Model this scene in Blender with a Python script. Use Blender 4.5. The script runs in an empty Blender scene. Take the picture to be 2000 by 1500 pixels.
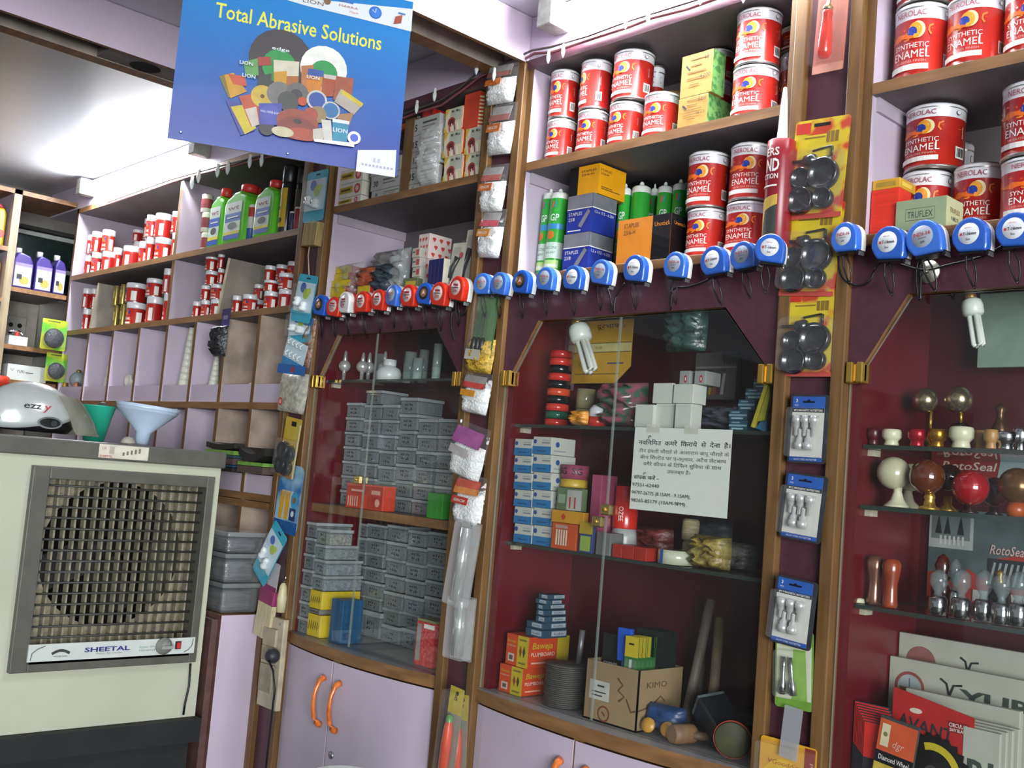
import bpy, math, random
from mathutils import Vector, Matrix
random.seed(11)
sc = bpy.context.scene
col = sc.collection
PI = math.pi
# ---------------------------------------------------------------- camera
F, YAW, PIT, ROL = 2065.1, -0.818003, 0.087481, 0.082649
CAM = Vector((0.0, -1.6, 1.45))
fw = Vector((math.sin(YAW)*math.cos(PIT), math.cos(YAW)*math.cos(PIT), math.sin(PIT)))
r0 = Vector((math.cos(YAW), -math.sin(YAW), 0)); u0 = r0.cross(fw)
rt = math.cos(ROL)*r0 + math.sin(ROL)*u0
up = -math.sin(ROL)*r0 + math.cos(ROL)*u0
cd = bpy.data.cameras.new('camera'); cam = bpy.data.objects.new('camera', cd); col.objects.link(cam)
cd.sensor_fit = 'HORIZONTAL'; cd.sensor_width = 36; cd.lens = 36*F/2000; cd.clip_start = .02
bk = -fw
cam.matrix_world = Matrix(((rt.x, up.x, bk.x, CAM.x), (rt.y, up.y, bk.y, CAM.y), (rt.z, up.z, bk.z, CAM.z), (0, 0, 0, 1)))
sc.camera = cam
# ---------------------------------------------------------------- world, daylight, exposure
w = bpy.data.worlds.new('sky'); sc.world = w; w.use_nodes = True
bg = w.node_tree.nodes['Background']; bg.inputs[0].default_value = (.80, .92, 1.0, 1); bg.inputs[1].default_value = .32
sc.view_settings.view_transform = 'Standard'; sc.view_settings.look = 'None'
sc.view_settings.gamma = 1; sc.view_settings.use_curve_mapping = False
sc.view_settings.exposure = .46
sc.cycles.max_bounces = 8; sc.cycles.diffuse_bounces = 3; sc.cycles.glossy_bounces = 3
sc.cycles.transparent_max_bounces = 24; sc.cycles.caustics_reflective = False; sc.cycles.caustics_refractive = False
def lamp(name, kind, loc, target, energy, size, color=(1, 1, 1), sy=None):
    l = bpy.data.lights.new(name, kind); o = bpy.data.objects.new(name, l); col.objects.link(o)
    l.energy = energy; l.color = color
    if kind == 'AREA':
        l.size = size
        if sy: l.shape = 'RECTANGLE'; l.size_y = sy
    o.location = loc; o.rotation_euler = (Vector(target)-Vector(loc)).to_track_quat('-Z', 'Y').to_euler()
    return o
# daylight falling in through the open shop front behind and to the right of the camera
lamp('daylight_shopfront', 'AREA', (4.8, -4.2, 1.6), (-1.6, 0, 1.6), 450, 3.4, (.93, .98, 1.0), 2.3)
# ---------------------------------------------------------------- pixel to point helpers (planes are real planes of the shop)
def ray(px, py): return fw*F + rt*(px-1000) - up*(py-750)
def P(px, py, y=0.0):
    r = ray(px, py); return CAM + r*((y-CAM.y)/r.y)
def PX(px, py, x):
    r = ray(px, py); return CAM + r*((x-CAM.x)/r.x)
def mpp(v): return (Vector(v)-CAM).dot(fw)/F      # metres per pixel at a point
# ---------------------------------------------------------------- materials
def lin(h):
    if isinstance(h, str):
        h = h.lstrip('#'); c = [int(h[i:i+2], 16)/255 for i in (0, 2, 4)]
    else: c = h
    return [x/12.92 if x <= .04045 else ((x+.055)/1.055)**2.4 for x in c]
MC = {}
def mat(h, rough=.5, metal=0., noise=.12, ns=30., bump=0., emit=0., stretch=None, coat=0.):
    key = (h, rough, metal, noise, ns, bump, emit, stretch, coat)
    if key in MC: return MC[key]
    m = bpy.data.materials.new('surface_'+h.lstrip('#')); m.use_nodes = True; nt = m.node_tree
    b = nt.nodes['Principled BSDF']; c = lin(h)
    b.inputs['Roughness'].default_value = rough; b.inputs['Metallic'].default_value = metal
    b.inputs['Coat Weight'].default_value = coat
    b.inputs['Base Color'].default_value = (*c, 1)
    if emit:
        b.inputs['Emission Color'].default_value = (*c, 1); b.inputs['Emission Strength'].default_value = emit
    if noise or bump:
        tc = nt.nodes.new('ShaderNodeTexCoord'); tx = nt.nodes.new('ShaderNodeTexNoise')
        tx.inputs['Scale'].default_value = ns; tx.inputs['Detail'].default_value = 3
        if stretch:
            mp = nt.nodes.new('ShaderNodeMapping'); mp.inputs['Scale'].default_value = stretch
            nt.links.new(tc.outputs['Object'], mp.inputs[0]); nt.links.new(mp.outputs[0], tx.inputs['Vector'])
        else: nt.links.new(tc.outputs['Object'], tx.inputs['Vector'])
        if noise:
            rp = nt.nodes.new('ShaderNodeValToRGB'); e = rp.color_ramp.elements
            e[0].position = .32; e[1].position = .68
            e[0].color = (*[x*(1-noise) for x in c], 1); e[1].color = (*[min(1, x*(1+noise)) for x in c], 1)
            nt.links.new(tx.outputs['Fac'], rp.inputs[0]); nt.links.new(rp.outputs[0], b.inputs['Base Color'])
        if bump:
            bp = nt.nodes.new('ShaderNodeBump'); bp.inputs['Strength'].default_value = bump; bp.inputs['Distance'].default_value = .004
            nt.links.new(tx.outputs['Fac'], bp.inputs['Height']); nt.links.new(bp.outputs[0], b.inputs['Normal'])
    MC[key] = m
    return m
def blend(h1, h2, scale=8., p0=.4, p1=.6, rough=.35, coat=0., grad=None, stops=None):
    """printed two-colour pattern: cloudy, or a ramp along an axis of the object"""
    key = ('blend', h1, h2, scale, p0, p1, rough, coat, grad)
    if key in MC: return MC[key]
    m = bpy.data.materials.new('print_'+h1.lstrip('#')); m.use_nodes = True; nt = m.node_tree
    b = nt.nodes['Principled BSDF']; b.inputs['Roughness'].default_value = rough; b.inputs['Coat Weight'].default_value = coat
    tc = nt.nodes.new('ShaderNodeTexCoord'); rp = nt.nodes.new('ShaderNodeValToRGB'); e = rp.color_ramp.elements
    e[0].position = p0; e[1].position = p1; e[0].color = (*lin(h1), 1); e[1].color = (*lin(h2), 1)
    if grad:
        sx = nt.nodes.new('ShaderNodeSeparateXYZ'); nt.links.new(tc.outputs['Generated'], sx.inputs[0])
        nt.links.new(sx.outputs[grad], rp.inputs[0])
    else:
        tx = nt.nodes.new('ShaderNodeTexNoise'); tx.inputs['Scale'].default_value = scale; tx.inputs['Detail'].default_value = 2
        nt.links.new(tc.outputs['Object'], tx.inputs['Vector']); nt.links.new(tx.outputs['Fac'], rp.inputs[0])
    nt.links.new(rp.outputs[0], b.inputs['Base Color']); MC[key] = m
    return m
def clear(h='#ffffff', opac=.1, rough=.06, tint='#ffffff', noise=0., ns=60.):
    """thin glass or clear plastic: transparent with a reflecting skin"""
    key = ('clear', h, opac, rough, tint, noise, ns)
    if key in MC: return MC[key]
    m = bpy.data.materials.new('clear_'+h.lstrip('#')); m.use_nodes = True; nt = m.node_tree
    b = nt.nodes['Principled BSDF']; b.inputs['Base Color'].default_value = (*lin(h), 1); b.inputs['Roughness'].default_value = rough
    t = nt.nodes.new('ShaderNodeBsdfTransparent'); t.inputs[0].default_value = (*lin(tint), 1)
    fr = nt.nodes.new('ShaderNodeFresnel'); fr.inputs[0].default_value = 1.45
    gl = nt.nodes.new('ShaderNodeBsdfGlossy'); gl.inputs['Roughness'].default_value = rough
    ge = nt.nodes.new('ShaderNodeNewGeometry'); iv = nt.nodes.new('ShaderNodeMath'); iv.operation = 'SUBTRACT'; iv.inputs[0].default_value = 1
    ml = nt.nodes.new('ShaderNodeMath'); ml.operation = 'MULTIPLY'        # only the outer skin reflects
    m0 = nt.nodes.new('ShaderNodeMixShader'); mx = nt.nodes.new('ShaderNodeMixShader'); m0.inputs[0].default_value = opac
    nt.links.new(ge.outputs['Backfacing'], iv.inputs[1]); nt.links.new(fr.outputs[0], ml.inputs[0]); nt.links.new(iv.outputs[0], ml.inputs[1])
    nt.links.new(t.outputs[0], m0.inputs[1]); nt.links.new(b.outputs[0], m0.inputs[2])
    nt.links.new(ml.outputs[0], mx.inputs[0]); nt.links.new(m0.outputs[0], mx.inputs[1]); nt.links.new(gl.outputs[0], mx.inputs[2])
    nt.links.new(mx.outputs[0], nt.nodes['Material Output'].inputs[0])
    if noise:
        tc = nt.nodes.new('ShaderNodeTexCoord'); tx = nt.nodes.new('ShaderNodeTexNoise'); tx.inputs['Scale'].default_value = ns
        bp = nt.nodes.new('ShaderNodeBump'); bp.inputs['Strength'].default_value = noise; bp.inputs['Distance'].default_value = .006
        nt.links.new(tc.outputs['Object'], tx.inputs['Vector']); nt.links.new(tx.outputs['Fac'], bp.inputs['Height'])
        nt.links.new(bp.outputs[0], gl.inputs['Normal'])
    MC[key] = m
    return m
# ---------------------------------------------------------------- mesh building
TXT = {}
def glyphs(s, bold=0.):
    k = (s, bold)
    if k not in TXT:
        c = bpy.data.curves.new('t', 'FONT'); c.body = s; c.size = 1; c.resolution_u = 2; c.offset = bold*.55
        o = bpy.data.objects.new('t', c); me = bpy.data.meshes.new_from_object(o)
        TXT[k] = ([(v.co.x, v.co.y) for v in me.vertices], [tuple(p.vertices) for p in me.polygons])
        bpy.data.objects.remove(o); bpy.data.curves.remove(c); bpy.data.meshes.remove(me)
    return TXT[k]
class MB:
    def __init__(s): s.v = []; s.f = []; s.mi = []; s.sm = []; s.mats = []
    def m(s, mt):
        if mt not in s.mats: s.mats.append(mt)
        return s.mats.index(mt)
    def add(s, vs, fs, mt, smooth=False, T=None):
        n = len(s.v)
        for v in vs:
            v = Vector(v); s.v.append(T @ v if T else v)
        ms = mt if isinstance(mt, list) else [mt]*len(fs)
        for f, q in zip(fs, ms):
            s.f.append([n+i for i in f]); s.mi.append(s.m(q)); s.sm.append(smooth)
        return s
    def box(s, x0, x1, y0, y1, z0, z1, mt, T=None):
        """mt: one material or [bottom, top, front, right, back, left]"""
        vs = [(x0, y0, z0), (x1, y0, z0), (x1, y1, z0), (x0, y1, z0), (x0, y0, z1), (x1, y0, z1), (x1, y1, z1), (x0, y1, z1)]
        fs = [(0, 3, 2, 1), (4, 5, 6, 7), (0, 1, 5, 4), (1, 2, 6, 5), (2, 3, 7, 6), (3, 0, 4, 7)]
        return s.add(vs, fs, mt, T=T)
    def lathe(s, prof, mt, n=20, T=None, smooth=True):
        """prof: [(radius, z)]; mt one or a list per band"""
        vs = []; fs = []; ms = []
        for r, z in prof:
            for i in range(n):
                a = 2*PI*i/n; vs.append((r*math.cos(a), r*math.sin(a), z))
        for k in range(len(prof)-1):
            for i in range(n):
                j = (i+1) % n; fs.append((k*n+i, k*n+j, (k+1)*n+j, (k+1)*n+i)); ms.append(mt[k] if isinstance(mt, list) else mt)
        s.add(vs, fs, ms, smooth, T)
        e = []; em = []
        if prof[0][0] > 1e-6: e.append(tuple(range(n-1, -1, -1))); em.append(ms[0])
        L = len(prof)-1
        if prof[-1][0] > 1e-6: e.append(tuple(range(L*n, L*n+n))); em.append(ms[-1])
        if e:
            n0 = len(s.v)-len(vs)
            for f, q in zip(e, em): s.f.append([n0+i for i in f]); s.mi.append(s.m(q)); s.sm.append(False)
        return s
    def prism(s, poly, d0, d1, mt, side=None, T=None):
        """polygon in local xy, pushed from z=d0 to z=d1"""
        n = len(poly); vs = [(x, y, d0) for x, y in poly]+[(x, y, d1) for x, y in poly]
        fs = [tuple(range(n-1, -1, -1)), tuple(range(n, 2*n))]+[(i, (i+1) % n, n+(i+1) % n, n+i) for i in range(n)]
        return s.add(vs, fs, [mt, mt]+[side or mt]*n, T=T)
    def tube(s, pts, r, mt, n=8, T=None):
        pts = [Vector(p) for p in pts]; vs = []; fs = []
        rr = r if isinstance(r, list) else [r]*len(pts)
        for i, p in enumerate(pts):
            d = (pts[min(i+1, len(pts)-1)]-pts[max(i-1, 0)]).normalized()
            a = d.orthogonal().normalized() if abs(d.z) > .9 else d.cross(Vector((0, 0, 1))).normalized()
            b = d.cross(a)
            for k in range(n): vs.append(p+(a*math.cos(2*PI*k/n)+b*math.sin(2*PI*k/n))*rr[i])
        for i in range(len(pts)-1):
            for k in range(n):
                j = (k+1) % n; fs.append((i*n+k, i*n+j, (i+1)*n+j, (i+1)*n+k))
        L = (len(pts)-1)*n
        fs += [tuple(range(n-1, -1, -1)), tuple(range(L, L+n))]
        return s.add(vs, fs, mt, True, T)
    def ball(s, c, r, mt, n=16, sc3=(1, 1, 1)):
        pr = [(r*math.sin(PI*i/10), -r*math.cos(PI*i/10)) for i in range(11)]
        pr[0] = (1e-7, -r); pr[-1] = (1e-7, r)
        return s.lathe(pr, mt, n, Matrix.Translation(c) @ Matrix.Diagonal((*sc3, 1)))
    def build(s, name, parent=None, world=False, bev=0., loc=None, rz=0., seg=2):
        me = bpy.data.meshes.new(name)
        off = parent.location if (parent is not None and world) else Vector((0, 0, 0))
        me.from_pydata([v-off for v in s.v], [], s.f)
        for q in s.mats: me.materials.append(q)
        me.polygons.foreach_set('material_index', s.mi); me.polygons.foreach_set('use_smooth', s.sm); me.update()
        o = bpy.data.objects.new(name, me); col.objects.link(o)
        if parent is not None: o.parent = parent
        if loc is not None: o.location = loc; o.rotation_euler = (0, 0, rz)
        if bev:
            b = o.modifiers.new('edge', 'BEVEL'); b.width = bev; b.segments = seg; b.limit_method = 'ANGLE'; b.angle_limit = .7
        return o
class Art:
    """flat print laid on a face (T: columns u, v, normal, origin) or wrapped round a cylinder of radius cyl"""
    def __init__(s, mb, T=None, cyl=None, z0=0., a0=-PI/2): s.mb, s.T, s.cyl, s.z0, s.a0, s.k = mb, T, cyl, z0, a0, 0
    def mp(s, u, v):
        e = .0004+.00013*s.k
        if s.cyl:
            a = s.a0+u/s.cyl; return Vector(((s.cyl+e)*math.cos(a), (s.cyl+e)*math.sin(a), s.z0+v))
        return s.T @ Vector((u, v, e))
    def put(s, vs, fs, mt): s.k += 1; s.mb.add([s.mp(*v) for v in vs], fs, mt); return s
    def rect(s, u0, v0, u1, v1, mt):
        n = max(1, int(abs(u1-u0)/s.cyl/.22)) if s.cyl else 1
        vs = []; fs = []
        for i in range(n+1):
            u = u0+(u1-u0)*i/n; vs += [(u, v0), (u, v1)]
        for i in range(n): fs.append((2*i, 2*i+2, 2*i+3, 2*i+1))
        return s.put(vs, fs, mt)
    def disc(s, u, v, r, mt, n=20, ry=None, a0=0, a1=2*PI):
        ry = ry or r
        vs = [(u+r*math.cos(a0+(a1-a0)*i/n), v+ry*math.sin(a0+(a1-a0)*i/n)) for i in range(n+(0 if a1-a0 > 6.2 else 1))]
        return s.poly(vs, mt)
    def poly(s, pts, mt):
        if not s.cyl: return s.put(pts, [tuple(range(len(pts)))], mt)
        def cut(p, c, sg):                                        # keep the side of u = c that sg points to
            o = []
            for i, q in enumerate(p):
                n = p[(i+1) % len(p)]; a, b = sg*(q[0]-c), sg*(n[0]-c)
                if a >= 0: o.append(q)
                if a*b < 0: k = a/(a-b); o.append((q[0]+(n[0]-q[0])*k, q[1]+(n[1]-q[1])*k))
            return o
        st = .16*s.cyl; u0 = min(p[0] for p in pts); u1 = max(p[0] for p in pts); vs = []; fs = []
        for i in range(max(1, math.ceil((u1-u0)/st))):            # narrow strips follow the curve
            q = cut(cut(list(pts), u0+i*st, 1), u0+(i+1)*st, -1)
            if len(q) > 2: fs.append(tuple(range(len(vs), len(vs)+len(q)))); vs += q
        return s.put(vs, fs, mt)
    def line(s, pts, wd, mt):
        vs = []; fs = []
        for i, (x, y) in enumerate(pts):
            x0, y0 = pts[max(i-1, 0)]; x1, y1 = pts[min(i+1, len(pts)-1)]
            L = math.hypot(x1-x0, y1-y0) or 1; nx, ny = -(y1-y0)/L*wd/2, (x1-x0)/L*wd/2
            vs += [(x-nx, y-ny), (x+nx, y+ny)]
        for i in range(len(pts)-1): fs.append((2*i, 2*i+2, 2*i+3, 2*i+1))
        return s.put(vs, fs, mt)
    def text(s, t, u, v, h, mt, w=None, al='c', bold=0., rot=0., slant=0.):
        """h = capital height, v = baseline, w = fitted width"""
        vs, fs = glyphs(t, bold)
        if not vs: return s
        k = h/.70
        xs = [a for a, b in vs]; x0, x1 = min(xs), max(xs)
        kx = w/(x1-x0) if w else k
        sh = {'c': (x0+x1)/2, 'l': x0, 'r': x1}[al]
        c, sn = math.cos(rot), math.sin(rot); out = []
        for a, b in vs:
            X, Y = (a-sh)*kx+slant*b*k, b*k; out.append((u+X*c-Y*sn, v+X*sn+Y*c))
        return s.put(out, fs, mt)
def TF(o, u, v, n):
    return Matrix(((u[0], v[0], n[0], o[0]), (u[1], v[1], n[1], o[1]), (u[2], v[2], n[2], o[2]), (0, 0, 0, 1)))
def T_front(x, y, z): return TF((x, y, z), (1, 0, 0), (0, 0, 1), (0, -1, 0))     # u right, v up, seen from the front
def T_right(x, y, z): return TF((x, y, z), (0, 1, 0), (0, 0, 1), (1, 0, 0))
def RZ(a): return Matrix.Rotation(a, 4, 'Z')
def RX(a): return Matrix.Rotation(a, 4, 'X')
def RY(a): return Matrix.Rotation(a, 4, 'Y')
TR = Matrix.Translation
# ---------------------------------------------------------------- things
def tag(o, label, cat, group=None, kind=None):
    if label: o['label'] = label
    if cat: o['category'] = cat
    if group: o['group'] = group
    if kind: o['kind'] = kind
    return o
def thing(name, label, cat, loc=(0, 0, 0), rz=0., group=None, rot=None):
    o = bpy.data.objects.new(name, None); col.objects.link(o); o.empty_display_size = .05
    o.location = loc; o.rotation_euler = rot or (0, 0, rz)
    return tag(o, label, cat, group)
def dup(root, loc, rz=0., label=None, group=None, scale=None, rot=None):
    r = root.copy(); col.objects.link(r); r.location = loc; r.rotation_euler = rot or (0, 0, rz)
    if scale: r.scale = scale
    if label: r['label'] = label
    if group: r['group'] = group
    for ch in root.children:
        c = ch.copy(); col.objects.link(c); c.parent = r
        for g in ch.children:
            d = g.copy(); col.objects.link(d); d.parent = c
    return r
def place(protos, key, make, loc, rz, label, group=None, scale=None, rot=None):
    """first use moves the prototype itself, later ones copy it"""
    if key not in protos:
        r = make(); protos[key] = r
        r.location = loc; r.rotation_euler = rot or (0, 0, rz)
        if scale: r.scale = scale
        r['label'] = label
        if group: r['group'] = group
        return r
    return dup(protos[key], loc, rz, label, group, scale, rot)
def struct(name, mb, bev=0.):
    o = mb.build(name, bev=bev); o['kind'] = 'structure'; return o
ORD = ['first', 'second', 'third', 'fourth', 'fifth', 'sixth', 'seventh', 'eighth', 'ninth', 'tenth', 'eleventh', 'twelfth']
# ---------------------------------------------------------------- common materials
WOODH = mat('#86603c', .5, noise=.28, ns=9, stretch=(1, 6, 6))
WOODV = mat('#70512f', .42, noise=.28, ns=10, stretch=(6, 6, .6))
LAV = mat('#c6b7c8', .38, noise=.06, ns=4)
LAVD = mat('#b3a6b3', .42, noise=.12, ns=5)
MAROON = mat('#4e2b35', .35, noise=.12, ns=60)
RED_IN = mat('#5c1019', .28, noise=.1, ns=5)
GREYB = mat('#6e6668', .6, noise=.15, ns=6)
DUST = mat('#8d8478', .7, noise=.25, ns=12)
WHITE = mat('#e8e8e4', .35, noise=.03)
BLACK = mat('#131315', .35, noise=.1)
PAPER = mat('#ece9e0', .6, noise=.03)
INK = mat('#26262a', .6, noise=0)
CHROME = mat('#c9c9c9', .14, 1., noise=0)
BRASS = mat('#cfa750', .32, .85, noise=.05)
SILVER = mat('#b4b6b8', .3, .9, noise=.05)
GLASS = clear('#ffffff', .004, .02)
GLASSE = clear('#2c3a34', .85, .1); DOORE = clear('#8d968f', .5, .1)
FILM = clear('#ffffff', .03, .12, noise=.5, ns=55)
# ================================================================ the setting
mb = MB().box(-5.2, 2.5, -9.5, .5, -.05, 0, mat('#2b2826', .6, noise=.2, ns=3)); struct('floor', mb)
CEIL = mat('#cfcfd6', .33, noise=.05, ns=2)
mb = MB().box(-5.2, 2.5, -3.2, .5, 2.51, 2.58, CEIL); struct('ceiling', mb)
mb = MB().box(-4.9, 2.5, .30, .5, 0, 2.51, LAVD); struct('wall_back', mb)
struct('trim_4', MB().box(-4.74, 2.5, .0, .2995, 2.406, 2.509, LAV))
mb = MB()                                                     # left wall, open where the window is
LW = mat('#6e6a64', .6, noise=.12, ns=4)
mb.box(-5.0, -4.75, -9.5, .3, 0, 2.05, LW).box(-5.0, -4.75, -9.5, .3, 2.36, 2.51, LW)
mb.box(-5.0, -4.75, -9.5, -.45, 2.05, 2.36, LW); struct('wall_left', mb)
mb = MB()
WF = mat('#b9beb6', .5, noise=.1)
mb.box(-4.9, -4.86, -.45, .3, 2.05, 2.36, mat('#22302c', .25, noise=.2))
for y0 in (-.45, -.12, .26): mb.box(-4.86, -4.84, y0, y0+.022, 2.05, 2.36, WF)
for z0 in (2.05, 2.19, 2.335): mb.box(-4.86, -4.84, -.45, .3, z0, z0+.018, WF)
o = struct('window_1', mb)
for i, (xa, xb) in enumerate(((-2.655, -2.515), (-1.87, -1.74), (-.905, -.765))):   # ceiling beams, lined up with the pilasters
    mb = MB()
    mb.box(xa, xb, -3.2, -.001, 2.44, 2.509, mat('#cdbccd', .4, noise=.05, ns=3))
    mb.box(xa, xa+.045, -3.2, -.001, 2.40, 2.44, [WOODH, WOODH, WOODH, DUST, WOODH, WOODH]).box(xb-.012, xb, -3.2, -.001, 2.40, 2.44, [WOODH, WOODH, WOODH, mat('#cdbccd', .4, noise=.05, ns=3), WOODH, WOODH])
    if i == 0:                                               # closed stretch of soffit with the lamp hole
        mb.box(xa+.0455, xb-.0125, -.655, -.001, 2.402, 2.42, mat('#6f6968', .5, noise=.1))
        mb.lathe([(.001, 2.4002), (.032, 2.4002), (.034, 2.4014)], mat('#0b0a0a', .9, noise=.1), 24, TR((-2.574, -.546, 0)) @ Matrix.Diagonal((1, 1.15, 1, 1)))
    struct('trim_%d' % (i+1), mb)
# tube lights on the wall strip above the shelving
TUBE = mat('#f4fbff', .3, noise=0, emit=135.)
def tube_light(x0, x1, z, label):
    t = thing('tube_light', label, 'tube light', ((x0+x1)/2, -.001, z), group='ceiling tube lights')
    MB().box(x0+.03, x1-.03, -.024, -.001, z+.004, z+.04, WHITE).build('batten', t, True, bev=.003)
    mb = MB().tube([(x0+.045, -.042, z), (x1-.045, -.042, z)], .013, TUBE, 12); mb.build('tube', t, True)
    for x in (x0, x1-.045):
        MB().box(x, x+.045, -.062, -.001, z-.02, z+.045, mat('#9b9a92', .5, noise=.2, ns=50)).build('end_holder', t, True, bev=.003)
tube_light(-4.30, -3.28, 2.455, 'lit tube light above the far left shelves with grey end holder')
tube_light(-1.66, -.62, 2.462, 'lit tube light above the large paint cans of the middle cabinet')
# ================================================================ display cabinets
XA, XB, XC = (-2.515, -1.87), (-1.74, -1.03), (-.897, -.18)
SH, LG, BT, TP = 2.162, 1.90, .985, 2.405      # upper shelf, tape ledge, display floor, top
def bow(x0, x1, b, n=24): return [(x0+(x1-x0)*i/n, -b*(1-(2*i/n-1)**2)) for i in range(n+1)]
def cabinet(x0, x1, split, label, glass_shelves, wood_shelf=None, bowd=.035, sl=(.10, .12), hd=((-.03, .03),), upside=LAV):
    t = thing('display_cabinet', label, 'cabinet', ((x0+x1)/2, 0, 0), group='glass fronted display cabinets')
    dp = .255
    for xa, xb in ((x0, x0+.018), (x1-.018, x1)):
        MB().box(xa, xb, .002, dp, LG-.02, TP, [WOODV, WOODV, WOODV, upside, WOODV, upside]).build('upper_side_panel', t, True)
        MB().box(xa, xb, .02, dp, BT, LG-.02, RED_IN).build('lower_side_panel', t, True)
    MB().box(x0, x1, dp, dp+.02, LG-.02, TP, GREYB).build('upper_back_panel', t, True)
    MB().box(x0, x1, dp, dp+.02, 0.05, LG-.02, mat('#451018', .3, noise=.12, ns=5)).build('lower_back_panel', t, True)  # darker red than the side panels: recess shade put into the colour
    mb = MB().box(x0+.018, x1-.018, .0, dp, SH-.02, SH, [GREYB, DUST, WOODH, WOODH, WOODH, WOODH])
    for xs in (x0+.018, x1-.024): mb.box(xs, xs+.006, .015, dp, SH-.045, SH-.02, LAVD)
    mb.build('shelf_board', t, True)
    MB().box(x0+.018, x1-.018, -.004, dp, LG-.02, LG, [GREYB, DUST, WOODH, WOODH, WOODH, WOODH]).build('ledge_board', t, True, bev=.002)
    mb = MB().box(x0, x1, -.004, dp, TP-.022, TP, [GREYB, GREYB, MAROON, GREYB, GREYB, GREYB]); mb.build('top_panel', t, True)
    # maroon fascia with the cut-out corners of the glass opening
    fb = 1.795
    poly = [(x0, LG-.02), (x0, 1.675), (x0+.025, 1.675), (x0+sl[0], fb), (x1-sl[1], fb), (x1-.018, 1.675), (x1, 1.675), (x1, LG-.02)]
    MB().prism(poly, 0, .016, MAROON, WOODH, TF((0, .016, 0), (1, 0, 0), (0, 0, 1), (0, -1, 0))).build('fascia_panel', t, True)
    for z in glass_shelves:
        mb = MB().box(x0+.02, x1-.02, .03, dp-.009, z-.007, z, [GLASS, GLASS, GLASSE, GLASSE, GLASSE, GLASSE])
        o = mb.build('glass_shelf', t, True)
        for xs in (x0+.018, x1-.028): MB().box(xs, xs+.01, .05, .075, z-.018, z-.0075, mat('#b7b09a', .5)).build('shelf_pin', o).location = (-t.location.x, 0, 0)
    if wood_shelf: MB().box(x0+.018, x1-.018, .025, dp, wood_shelf-.022, wood_shelf, [GREYB, DUST, WOODH, WOODH, WOODH, WOODH]).build('wood_shelf', t, True)
    # bowed counter ledge, display floor
    bp = bow(x0, x1, bowd)
    mb = MB().prism(bp+[(x1, dp), (x0, dp)], BT-.028, BT, mat('#8f8f90', .35, noise=.12, ns=8), WOODH); mb.build('counter_ledge', t, True)
    # glass doors
    for k, (ga, gb) in enumerate(((x0+.004, split-.0015), (split+.0015, x1-.004))):
        if k == 0: pl = [(ga, BT+.003), (gb, BT+.003), (gb, fb-.004), (x0+sl[0]+.004, fb-.004), (x0+.028, 1.672), (ga, 1.672)]
        else: pl = [(ga, BT+.003), (gb, BT+.003), (gb, 1.672), (x1-.021, 1.672), (x1-sl[1]-.004, fb-.004), (ga, fb-.004)]
        d = MB().prism(pl, .0, .005, GLASS, DOORE, TF((0, .009, 0), (1, 0, 0), (0, 0, 1), (0, -1, 0))).build('glass_door', t, True)
        hx = x0+.004 if k == 0 else x1-.034
        h = MB().box(hx, hx+.012, -.012, .012, 1.65, 1.685, BRASS).box(hx+.018, hx+.03, -.012, .012, 1.65, 1.685, BRASS).box(hx, hx+.03, -.006, .0035, 1.652, 1.683, BRASS)
        h.build('hinge', d, False, bev=.002).location = (-t.location.x, 0, 0)
    # lower cupboard
    MB().box(x0, x1, .01, dp, .0, .08, BLACK).build('plinth', t, True)
    mid = len(bp)//2
    sp = min(range(len(bp)), key=lambda i: abs(bp[i][0]-split))
    for k, (seg, hx) in enumerate(((bp[:sp+1], -.035), (bp[sp:], .035))):
        seg = [list(q) for q in seg]
        if k == 0: seg[0][0] += .004; seg[-1][0] -= .003
        else: seg[0][0] += .003; seg[-1][0] -= .004
        poly = [(x, y+.004) for x, y in seg]+[(x, y+.022) for x, y in reversed(seg)]
        d = MB().prism(poly, .09, BT-.033, WOODV, LAV).build('cupboard_door', t, True)
        xh = split+hx; zc = BT-.135; yb = seg[-1 if k == 0 else 0][1]+.004
        pts = []
        for i in range(13):
            a = PI*i/12; pts.append((xh-t.location.x-.0*math.sin(a), yb-.004-.026*math.sin(a), zc+.058*math.cos(a)))
        ob = MB().tube(pts, [.0085, .008, .007, .006, .0055, .0055, .0055, .0055, .0055, .006, .007, .008, .0085], mat('#d9702a', .25, noise=.3, ns=60, coat=.5), 10).build('handle', d)
        if k == 1: MB().lathe([(.001, .0), (.009, .0), (.009, .004), (.001, .005)], SILVER, 16, TR((xh-t.location.x-.012, yb, zc-.12)) @ RX(PI/2)).build('lock', d)
    if True: MB().prism([(split-.011, yb+.003), (split+.011, yb+.003), (split+.011, yb+.02), (split-.011, yb+.02)], .09, BT-.03, WOODV).build('middle_stile', t, True)
    return t
cabinet(*XA, -2.238, 'glass fronted cabinet holding stacks of small clear boxes', [1.675], 1.335)
cabinet(*XB, -1.408, 'glass fronted cabinet with a white paper notice on its door', [1.569, 1.308])
cabinet(*XC, -.54, 'glass fronted cabinet of knobs and finials at the right', [1.552, 1.452, 1.29])
# ---------------------------------------------------------------- pilasters between the cabinets
for x0, x1, lb in ((-2.655, -2.515, 'maroon pilaster hung with cyan blister cards'), (-1.87, -1.74, 'maroon pilaster hung with white pouches'), (-1.03, -.897, 'maroon pilaster hung with black hole saw packs')):
    t = thing('pilaster', lb, 'pilaster', ((x0+x1)/2, 0, 0), group='pilasters between the cabinets')
    MB().box(x0+.001, x1-.001, .004, .02, 0, TP, MAROON).build('panel', t, True)
    for xa, xb in ((x0, x0+.024), (x1-.024, x1)):
        MB().box(xa, xb, -.012, .255, 0, TP, WOODV).build('edge_strip', t, True, bev=.002)
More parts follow.
